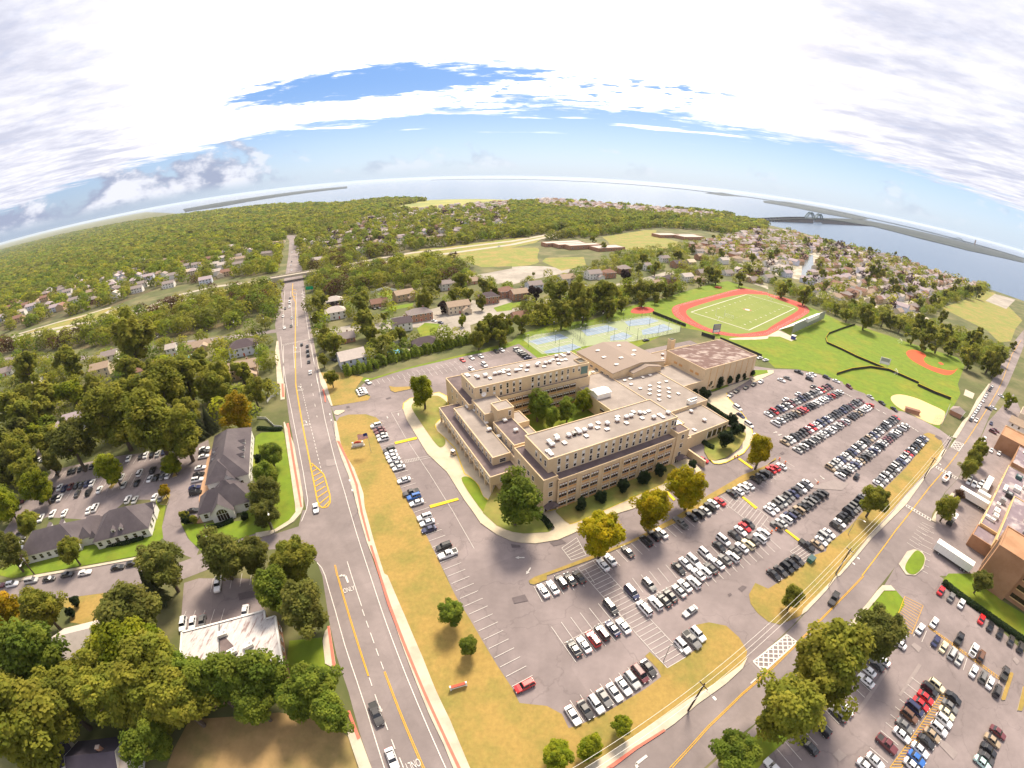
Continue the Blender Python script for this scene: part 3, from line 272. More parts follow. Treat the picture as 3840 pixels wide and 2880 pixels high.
D['marks'] = [
 ('white',0.22,0,0,'-227.5,390.32 -144.47,244.96 -111.31,188.07 -91.21,152.57 -73.97,123.47 -63.7,106.77 -53.17,88.98 -43.82,73.49 -35.79,59.86 -27.77,46.6 -21.37,36.15 -15.7,26.81 -12.31,20.64|-174.2,258.68 -144.62,210.86 -129.97,187.63 -111.58,159.62 -95.27,134.29 -84.36,116.89 -75.34,101.74 -73.97,97.84 -73.1,91.91|-60.91,76.29 -58.77,74.61 -56.65,71.99 -49.47,61 -43.87,51.93 -38.4,43.59 -34.08,36.74 -29.64,29.01 -27.66,25.51 -24.34,19.4'),
 ('yellow',0.5,0,0,'-252.74,417.2 -229.21,373.93 -207.62,341.42 -124.3,187.77 -101.78,151 -85.11,124.04'),
 ('yellow',0.16,0,0,'-52.92,72.45 -39.69,51.22 -35.81,44.91|-53.22,72.42 -39.97,51.19 -36.02,44.89|-55.42,76.1 -53.32,72.4|-55.08,76.14 -52.99,72.44|-32.67,46.4 -27.07,37.35 -20.19,26.39 -17.16,21.3|-32.4,46.49 -26.79,37.44 -19.83,26.43 -16.73,21.34|27.74,26.8 37.52,34.69 47.2,41.22 55.74,46.18 66.67,52.85 81.18,61.43 98.65,71.44|28.32,26.75 37.79,34.5 47.42,41.02 55.54,45.65 66.91,52.62 81.36,61.21 98.81,71.15'),
 ('white',0.2,1.6,1.2,'-121.4,187.84 -92.47,142.25 -77.08,117.54'),
 ('white',0.2,3,9,'-115.27,187.99 -96.39,155.25'),
 ('white',0.2,0,0,'-49.1,72.91 -43.16,63.52|-52.13,77.78 -49.1,72.9|-25.11,27.91 -23.91,25.98|-162.05,241.46 -131.49,187.6|-155.22,242.25 -135.26,206.93|-151.59,244.14 -131.24,207.72|-142.61,242.92 -111.64,188.06|-226.92,377.65 -172.63,279.71|-236.27,383.14 -176.39,279.94|-245.99,388.87 -183.45,277.91'),
 ('white',0.2,2.2,1.6,'-42.71,62.57 -38.09,55.26 -32.86,46.91'),
 ('white',0.2,2.2,2.2,'-35.65,44.53 -32.16,38.86 -25.71,28.55'),
 ('yellow',0.45,0,0,'-85.11,124.04 -82.65,119.87 -76.02,109.02 -72.28,102.65 -70.12,99.68 -68.51,98.88 -67.14,99.58 -67.06,101.71 -68.71,105.39 -74.03,113.75 -75.82,116.27 -79.19,119.1 -83.56,122.32|-82.42,119.89 -82.13,121.35|-80.79,117.21 -79.65,119.06|-79.26,114.61 -77.38,117.17|-77.5,111.78 -75.4,115.3|-75.93,109.03 -73.92,112.44|-74.37,106.36 -72.2,109.7|-72.66,103.5 -70.41,107.36|-70.68,100.48 -68.8,104.78|-68.47,99.28 -67.53,102.54'),
 ('white',0.3,0,0,'-163.81,241.52 -146.86,252.21|-164.57,243.14 -147.44,253.71|-185.76,274.38 -173.13,281|57.48,51.63 64.53,55.29 66.45,52.88 56.04,47.01 50.23,43.47'),
 ('white',0.2,4,6,'-289.84,472.4 -351.92,587.2 -432.5,737 -484,832.8'),
 ('yellow',0.6,0,0,'-240.11,392.24 -231.89,386.69|-232.08,378.4 -224.52,373.27|-224.44,365.41 -217.61,360.69|-217.02,353.18 -212.43,350.81'),
 ('white',0.6,0,0,'-219.22,372.55 -213.06,367.79|-212.96,361.99 -207.05,357.49|-207.03,351.97 -201.34,347.72|-223.74,343.33 -217.81,339.16|-217.31,332.39 -212,328.53|-211.24,322.07 -206.15,318.43'),
 ('yellow',0.3,0,0,'98.15,71.36 124.29,88.42 159.76,109.87 187.85,125.56 203.03,134.42|214.95,141.39 248.29,161.53 295.66,190.1 344.37,220.33 457.5,294.94 550,350.24'),
 ('white',0.12,0,0,'-63.33,160.97 -50.89,140.55 -36.77,119.22 -25.39,100.92 -16.66,85.58|-63.33,160.97 -59.65,162.98|-48.1,126.78 -38.3,130.31|-47.19,125.05 -37.68,129.46|-47.88,126.8 -47.08,125.13|-47.33,127.05 -46.53,125.38|-46.77,127.3 -45.98,125.63|-46.21,127.56 -45.43,125.88|-45.66,127.81 -44.88,126.13|-45.1,128.06 -44.32,126.38|-44.54,128.32 -43.77,126.63|-43.98,128.57 -43.21,126.88|-43.42,128.83 -42.66,127.13|12.57,79.49 17.76,82.45|13.32,78.28 18.51,81.22|14.08,77.06 19.25,79.99|14.83,75.85 20,78.76|15.58,74.63 20.75,77.53|16.34,73.42 21.49,76.29|17.09,72.2 22.24,75.06|17.84,70.99 22.99,73.83|18.6,69.77 23.73,72.6|19.35,68.56 24.48,71.37|20.1,67.35 25.23,70.14|20.86,66.13 25.97,68.91|21.61,64.92 26.72,67.68|22.36,63.7 27.47,66.44|23.11,62.49 28.22,65.21|23.87,61.27 28.96,63.98|24.62,60.06 29.71,62.75|25.37,58.85 30.46,61.52|26.13,57.63 31.2,60.29|26.88,56.42 31.95,59.06|27.63,55.2 32.7,57.83|28.39,53.99 33.44,56.59|29.14,52.77 34.19,55.36|29.89,51.56 34.94,54.13|30.65,50.34 35.68,52.9|31.4,49.13 36.43,51.67|12.57,79.49 31.4,49.13|17.76,82.45 36.43,51.67|8.45,86.72 13.06,90.92|8.94,85.81 13.5,89.57|9.43,84.91 13.95,88.22|9.91,84 14.39,86.86|10.4,83.1 14.84,85.51|10.89,82.19 15.28,84.16|8.45,86.72 10.89,82.19|13.06,90.92 15.28,84.16|65,104.93 71.09,110.79|65.74,103.61 71.81,109.45|66.48,102.3 72.53,108.11|67.22,100.98 73.25,106.77|67.96,99.67 73.97,105.43|68.69,98.35 74.69,104.1|69.43,97.04 75.41,102.76|70.17,95.72 76.13,101.42|70.91,94.41 76.85,100.08|71.65,93.09 77.57,98.74|65,104.93 71.65,93.09|71.09,110.79 77.57,98.74|78.34,83.13 84.02,86.13|78.8,82.24 84.42,85.11|79.27,81.35 84.83,84.09|79.73,80.47 85.23,83.08|80.2,79.58 85.64,82.06|80.66,78.69 86.04,81.04|78.34,83.13 80.66,78.69|84.02,86.13 86.04,81.04'),
 ('yellow',0.12,0,0,'108.47,61.89 112.86,57.7|107.67,61.22 111.9,56.96|106.88,60.56 110.94,56.23|106.08,59.89 109.97,55.49|105.28,59.22 109.01,54.76|104.48,58.55 108.05,54.02|103.69,57.89 107.09,53.29|102.89,57.22 106.13,52.55|102.09,56.55 105.17,51.82|101.29,55.88 104.2,51.08|100.5,55.22 103.24,50.35|99.7,54.55 102.28,49.61|108.47,61.89 99.7,54.55|112.86,57.7 102.28,49.61'),
 ('white',0.11,0,0,'5.04,60.73 10.52,51.19|7.46,62.12 12.94,52.58|9.87,63.51 15.35,53.97|12.28,64.9 17.77,55.36|14.7,66.28 20.18,56.75|17.12,67.67 22.6,58.14|19.53,69.06 25.01,59.52|7.97,56.27 21.3,63.88|8.74,42.05 11.45,37.26|10.99,43.32 13.7,38.54|13.23,44.6 15.95,39.81|15.48,45.87 18.19,41.08|17.73,47.14 20.44,42.36|19.98,48.41 22.69,43.63|22.22,49.69 24.93,44.9|24.47,50.96 27.18,46.17|-69.7,151.38 -65.27,154.11|-68.24,149.02 -63.82,151.75|-66.79,146.66 -62.36,149.39|-65.33,144.3 -60.9,147.03|-63.87,141.93 -59.45,144.66|-62.42,139.57 -57.99,142.3|-60.96,137.21 -56.53,139.94|-59.5,134.85 -55.08,137.58|-58.04,132.49 -53.62,135.22|-56.59,130.13 -52.16,132.86|-55.13,127.77 -50.71,130.5|-53.67,125.4 -49.25,128.14|-52.22,123.04 -47.79,125.77|-50.76,120.68 -46.33,123.41|-49.3,118.32 -44.88,121.05|-47.85,115.96 -43.42,118.69|-46.39,113.6 -41.96,116.33|-44.93,111.24 -40.51,113.97|-43.48,108.88 -39.05,111.61|-42.02,106.51 -37.59,109.24|-40.56,104.15 -36.14,106.88|-39.11,101.79 -34.68,104.52|-37.65,99.43 -33.22,102.16|-36.19,97.07 -31.77,99.8|-34.73,94.71 -30.31,97.44|-33.28,92.35 -28.85,95.08|-31.82,89.98 -27.4,92.71|-30.36,87.62 -25.94,90.35|-28.91,85.26 -24.48,87.99|-27.45,82.9 -23.02,85.63|-26.96,82.06 -22.56,84.83|-25.51,79.75 -21.1,82.51|-24.06,77.44 -19.65,80.2|-22.61,75.13 -18.2,77.89|-21.16,72.82 -16.75,75.58|-19.7,70.5 -15.3,73.27|-18.25,68.19 -13.85,70.96|-16.8,65.88 -12.4,68.65|-15.35,63.57 -10.95,66.34|-13.9,61.26 -9.49,64.02|-12.45,58.95 -8.04,61.71|-11,56.64 -6.59,59.4|-9.54,54.32 -5.14,57.09|-8.09,52.01 -3.69,54.78|-6.64,49.7 -2.24,52.47|-5.19,47.39 -0.79,50.16|-3.74,45.08 0.66,47.85|0.65,72.92 2.81,68.08|3.43,74.16 5.6,69.33|6.21,75.41 8.38,70.57|9,76.65 11.16,71.81|11.78,77.9 13.94,73.06|14.56,79.14 16.72,74.3|17.07,82.02 19.73,77.44|19.43,83.39 22.1,78.81|21.8,84.77 24.46,80.19|24.16,86.14 26.83,81.56|26.53,87.52 29.19,82.94|28.89,88.89 31.56,84.31|31.26,90.27 33.92,85.69|33.62,91.64 36.29,87.06|35.99,93.02 38.65,88.44|38.35,94.39 41.02,89.81|40.72,95.77 43.38,91.19|43.08,97.14 45.75,92.56|45.45,98.52 48.11,93.94|47.81,99.89 50.48,95.31|50.18,101.27 52.84,96.68|52.54,102.64 55.21,98.06|54.91,104.02 57.57,99.43|57.27,105.39 59.93,100.81|59.64,106.77 62.3,102.18|62,108.14 64.66,103.56|64.37,109.52 67.03,104.93|66.73,110.89 69.39,106.31|67.6,110.87 70.42,106.38|70.01,112.38 72.83,107.89|72.42,113.9 75.24,109.41|74.84,115.41 77.65,110.92|77.25,116.93 80.07,112.44|79.66,118.44 82.48,113.95|82.07,119.95 84.89,115.46|84.49,121.47 87.3,116.98|86.9,122.98 89.72,118.49|89.31,124.49 92.13,120.01|91.72,126.01 94.54,121.52|94.14,127.52 96.95,123.03|96.55,129.04 99.36,124.55|98.96,130.55 101.78,126.06|27.29,75.81 29.4,70.95|29.87,76.93 31.98,72.07|32.45,78.05 34.57,73.19|35.03,79.18 37.15,74.32|37.62,80.3 39.73,75.44|40.2,81.42 42.31,76.56|42.78,82.54 44.89,77.68|45.36,83.66 47.47,78.8|47.94,84.79 50.06,79.93|50.52,85.91 52.64,81.05|53.11,87.03 55.22,82.17|55.69,88.15 57.8,83.29|58.27,89.28 60.38,84.41|60.85,90.4 62.96,85.54|63.43,91.52 65.54,86.66|66.01,92.64 68.13,87.78|68.6,93.76 70.71,88.9|71.18,94.89 73.29,90.03|73.76,96.01 75.87,91.15|76.34,97.13 78.45,92.27|28.41,69.24 30.58,64.4|30.91,70.36 33.08,65.52|33.41,71.48 35.58,66.64|35.91,72.6 38.08,67.76|38.41,73.72 40.58,68.88|40.92,74.84 43.08,70|43.42,75.96 45.58,71.12|45.92,77.08 48.08,72.24|48.42,78.2 50.58,73.36|50.92,79.32 53.09,74.48|53.42,80.43 55.59,75.6|55.92,81.55 58.09,76.72|58.42,82.67 60.59,77.84|60.92,83.79 63.09,78.96|63.43,84.91 65.59,80.07|65.93,86.03 68.09,81.19|68.43,87.15 70.59,82.31|70.93,88.27 73.09,83.43|73.43,89.39 75.6,84.55|28.23,68.15 44.56,76.4 75.21,93.42|-83.18,191.36 -80.18,187.11|-80.96,192.93 -77.96,188.68|-78.73,194.5 -75.73,190.25|-76.51,196.07 -73.51,191.82|-74.29,197.64 -71.29,193.39|-72.07,199.21 -69.07,194.96|-69.84,200.78 -66.84,196.53|-67.62,202.35 -64.62,198.1|-65.4,203.92 -62.4,199.67|-63.18,205.49 -60.18,201.24|-60.95,207.06 -57.95,202.81|-58.73,208.63 -55.73,204.38|-56.51,210.2 -53.51,205.95|-54.28,211.77 -51.28,207.52|-52.06,213.34 -49.06,209.09|-49.84,214.91 -46.84,210.66|-47.62,216.48 -44.62,212.23|-45.39,218.05 -42.39,213.8|-43.17,219.62 -40.17,215.37|-40.95,221.19 -37.95,216.94|-38.72,222.76 -35.72,218.51|-36.5,224.33 -33.5,220.08|-34.28,225.9 -31.28,221.65|-32.06,227.47 -29.06,223.22|-29.83,229.04 -26.83,224.79|-27.61,230.61 -24.61,226.36|-25.39,232.18 -22.39,227.93|-23.17,233.75 -20.17,229.5|-20.94,235.32 -17.94,231.07|-18.72,236.89 -15.72,232.64|-64.98,191.94 -67.64,196.41|-62.61,193.35 -65.27,197.82|-60.24,194.76 -62.89,199.23|-57.86,196.17 -60.52,200.64|-55.49,197.58 -58.15,202.05|-53.12,198.99 -55.78,203.46|-50.75,200.4 -53.41,204.87|-48.38,201.81 -51.03,206.28|-46,203.23 -48.66,207.69|-43.63,204.64 -46.29,209.11|-41.26,206.05 -43.92,210.52|-38.89,207.46 -41.55,211.93|-36.52,208.87 -39.17,213.34|-34.14,210.28 -36.8,214.75|-31.77,211.69 -34.43,216.16|-29.4,213.1 -32.06,217.57|-206.84,101.54 -204.6,97.07|-204.52,102.7 -202.28,98.23|-202.2,103.86 -199.96,99.39|-199.88,105.02 -197.64,100.55|-197.56,106.18 -195.32,101.71|-195.23,107.35 -193,102.87|-192.91,108.51 -190.68,104.04|-190.59,109.67 -188.35,105.2|-188.27,110.83 -186.03,106.36|-173.64,116 -171.89,111.32|-171.04,116.97 -169.29,112.29|-168.45,117.95 -166.69,113.26|-165.85,118.92 -164.1,114.24|-163.25,119.89 -161.5,115.21|-160.66,120.86 -158.9,116.18|-158.06,121.84 -156.31,117.15|-155.47,122.81 -153.71,118.13|-152.87,123.78 -151.11,119.1|-150.27,124.75 -148.52,120.07|-147.68,125.73 -145.92,121.05|-145.08,126.7 -143.33,122.02|-193.78,87.21 -195.86,91.76|-191.33,88.33 -193.41,92.88|-188.88,89.45 -190.96,94|-186.43,90.57 -188.51,95.12|-183.97,91.7 -186.05,96.24|-181.52,92.82 -183.6,97.36|-179.07,93.94 -181.15,98.49|-176.62,95.06 -178.7,99.61|-174.17,96.18 -176.25,100.73|-171.72,97.3 -173.8,101.85|-169.27,98.42 -171.35,102.97|-166.81,99.55 -168.89,104.09|-164.36,100.67 -166.44,105.21|-161.91,101.79 -163.99,106.34|-159.46,102.91 -161.54,107.46|-157.01,104.03 -159.09,108.58|-154.56,105.15 -156.64,109.7|-152.11,106.27 -154.19,110.82|-149.65,107.4 -151.73,111.94|-147.2,108.52 -149.28,113.06|-144.75,109.64 -146.83,114.19|-142.3,110.76 -144.38,115.31|-193.78,87.21 -191.7,82.66|-191.33,88.33 -189.25,83.78|-188.88,89.45 -186.8,84.91|-186.43,90.57 -184.35,86.03|-183.97,91.7 -181.89,87.15|-181.52,92.82 -179.44,88.27|-179.07,93.94 -176.99,89.39|-176.62,95.06 -174.54,90.51|-174.17,96.18 -172.09,91.63|-171.72,97.3 -169.64,92.76|-169.27,98.42 -167.19,93.88|-166.81,99.55 -164.73,95|-164.36,100.67 -162.28,96.12|-161.91,101.79 -159.83,97.24|-159.46,102.91 -157.38,98.36|-157.01,104.03 -154.93,99.48|-154.56,105.15 -152.48,100.61|-152.11,106.27 -150.03,101.73|-149.65,107.4 -147.57,102.85|-147.2,108.52 -145.12,103.97|-144.75,109.64 -142.67,105.09|-142.3,110.76 -140.22,106.21|48.87,26.64 51.11,22.17|51.29,27.85 53.53,23.38|53.71,29.06 55.95,24.59|56.14,30.28 58.37,25.81|58.56,31.49 60.8,27.02|60.98,32.7 63.22,28.23|63.4,33.91 65.64,29.44|65.83,35.13 68.06,30.65|68.25,36.34 70.49,31.87|70.67,37.55 72.91,33.08|73.09,38.76 75.33,34.29|75.52,39.98 77.75,35.5|77.94,41.19 80.18,36.72|80.36,42.4 82.6,37.93|94.05,37.75 96.8,33.57|91.73,36.23 94.48,32.05|89.41,34.7 92.16,30.52|87.09,33.18 89.84,29|84.77,31.65 87.52,27.48|82.45,30.13 85.2,25.95|80.13,28.61 82.88,24.43|77.81,27.08 80.56,22.9|75.49,25.56 78.24,21.38|73.17,24.03 75.92,19.86|70.85,22.51 73.6,18.33|106.51,51.78 102.47,48.84|108.06,49.65 104.02,46.71|109.61,47.52 105.57,44.58|111.16,45.4 107.11,42.45|112.71,43.27 108.66,40.33|114.26,41.14 110.21,38.2|115.8,39.01 111.76,36.07|117.35,36.88 113.31,33.94|118.9,34.76 114.86,31.81|120.45,32.63 116.41,29.69|122,30.5 117.96,27.56|140.47,87.31 138.36,90.71|138.28,85.95 136.17,89.35|136.09,84.59 133.98,87.98|133.9,83.22 131.79,86.62|131.71,81.86 129.6,85.26|129.52,80.5 127.41,83.9|127.33,79.14 125.22,82.54|143.15,87.62 139.67,91.21|140.72,85.27 137.24,88.86|138.29,82.92 134.81,86.51|135.86,80.56 132.39,84.15|133.44,78.21 129.96,81.8|131.01,75.86 127.53,79.45|128.58,73.5 125.1,77.1|126.15,71.15 122.67,74.74|123.72,68.8 120.24,72.39|-90.65,48.95 -91.98,53.77|-87.87,49.72 -89.2,54.54|-85.09,50.49 -86.42,55.31|-82.31,51.26 -83.64,56.08|-79.53,52.03 -80.86,56.85|-88.29,61.22 -90.18,65.85|-85.59,62.32 -87.48,66.95|-82.89,63.42 -84.78,68.05|-80.19,64.52 -82.08,69.15|-77.49,65.62 -79.38,70.25'),
 ('yellow',0.1,0,0,'109.71,49.99 109.71,51.19|110.17,49.27 110.18,50.46|110.62,48.55 110.65,49.73|111.08,47.82 111.12,49|111.53,47.1 111.59,48.27|111.99,46.38 112.06,47.54|112.44,45.66 112.53,46.81|112.9,44.94 113,46.09|113.35,44.22 113.47,45.36|113.81,43.49 113.94,44.63|114.26,42.77 114.41,43.9|114.72,42.05 114.88,43.17|115.17,41.33 115.35,42.44|115.63,40.61 115.82,41.71|116.08,39.88 116.3,40.98|116.54,39.16 116.77,40.25|116.99,38.44 117.24,39.52|117.45,37.72 117.71,38.79|117.9,37 118.18,38.06|118.36,36.27 118.65,37.33|118.81,35.55 119.12,36.6|119.27,34.83 119.59,35.88|119.72,34.11 120.06,35.15|120.18,33.39 120.53,34.42|120.63,32.67 121,33.69|121.09,31.94 121.47,32.96|121.54,31.22 121.94,32.23|122,30.5 122.41,31.5|109.71,49.99 122,30.5|109.71,51.19 122.41,31.5|100.51,31.98 102.22,30.91|99.66,31.52 101.41,30.47|98.81,31.07 100.6,30.02|97.96,30.61 99.78,29.58|97.1,30.15 98.97,29.13|96.25,29.7 98.16,28.69|95.4,29.24 97.35,28.25|94.55,28.78 96.54,27.8|93.7,28.32 95.72,27.36|92.85,27.87 94.91,26.91|92,27.41 94.1,26.47|91.14,26.95 93.29,26.02|90.29,26.5 92.48,25.58|89.44,26.04 91.66,25.14|88.59,25.58 90.85,24.69|87.74,25.13 90.04,24.25|86.89,24.67 89.23,23.8|86.04,24.21 88.41,23.36|85.19,23.76 87.6,22.92|84.33,23.3 86.79,22.47|83.48,22.84 85.98,22.03|82.63,22.39 85.17,21.58|81.78,21.93 84.35,21.14|80.93,21.47 83.54,20.69|80.08,21.01 82.73,20.25|79.23,20.56 81.92,19.81|78.37,20.1 81.11,19.36|77.52,19.64 80.29,18.92|76.67,19.19 79.48,18.47|75.82,18.73 78.67,18.03|100.51,31.98 75.82,18.73|102.22,30.91 78.67,18.03'),
]
D['texts'] = (('ONLY',-48.27,68.23,0.53,2.6,'white'),('ONLY',-22.22,26.84,-2.61,2.6,'white'),('ONLY',-98.4,148.79,0.45,2.6,'white'),('ONLY',-117.81,180.79,0.4,2.6,'white'),('ONLY',-146.68,230.62,0.15,3,'white'))
D['arrows'] = (('left',-50.54,72.33,2.17,4.5),('left',21.67,28.39,-2.58,4.5),('left',-100.06,151.58,2.17,3.5),('left',-119.91,184.58,2.13,3.5),('left',-150.94,238.23,2.1,4),('straight',-59.75,159.64,1.95,2.2),('straight',-63.94,156.95,-1.12,2.2),('straight',-3.44,82.78,-3.1,2.6),('straight',-0.93,78.08,-2.02,2.6),('straight',105.5,151.24,0.34,2.6),('straight',106.69,149.19,-2.81,2.6),('straight',110.68,118.84,-1.25,2.6),('straight',107.02,116.97,-1.41,2.6),('straight',180.87,174.12,-1.36,2.6),('straight',182.8,170.9,1.79,2.6),('straight',171.49,191.22,-1.08,2.6),('straight',172.61,189.13,2.06,2.6),('straight',190.55,156.4,-1.46,2.6),('straight',191.4,154.09,1.68,2.6),('straight',-31.21,37.64,-0.98,1.6))
D['red_strips'] = [
 Q('-79.33,137.51 -70.43,125.21 -61.65,111.59 -57.88,104.03 -54.99,98.1 -48.24,85.86 -47.76,86.05 -54.22,98.17 -57.08,104.1 -60.82,111.66 -69.51,125.28 -77.93,137.19'),
 Q('-47.39,84.32 -41.4,73.74 -36.47,64.7 -29.06,52.44 -23.02,42.58 -17.64,33.99 -13.46,27 -10.39,20.78 -9.75,20.82 -12.79,27.05 -17.05,34.04 -22.39,42.64 -28.52,52.81 -35.77,64.95 -40.76,73.81 -46.72,84.48'),
 Q('-108.47,149.14 -96.95,130.87 -83.91,110.18 -76.35,98.15 -75.9,98.49 -83.02,110.27 -95.94,130.95 -107.65,149.48'),
 Q('-132.75,187.59 -124.02,172.84 -122.86,173.12 -131.5,187.61'),
 Q('-50,56.37 -47.58,51.41 -44.92,45.89 -44.27,46.29 -46.87,51.52 -49.47,56.62'),
 Q('-38.35,36.13 -34.39,30.3 -33.88,30.74 -37.75,36.35'),
 Q('15.16,27.57 21.37,31.49 27.94,34.89 28.24,34.49 21.78,31.03 16.52,27.52'),
 Q('-106.07,181.78 -101.82,174.61 -98.8,168.95 -98.15,168.98 -101.03,174.63 -105.13,181.81'),
]
D['fieldlines'] = ((0.7,Q('121.56,328.25 203.28,402.4 235.95,364.84 154.6,290.85 121.56,328.25')),)
D['field'] = Q('121.56,328.25 203.28,402.4 235.95,364.84 154.6,290.85')
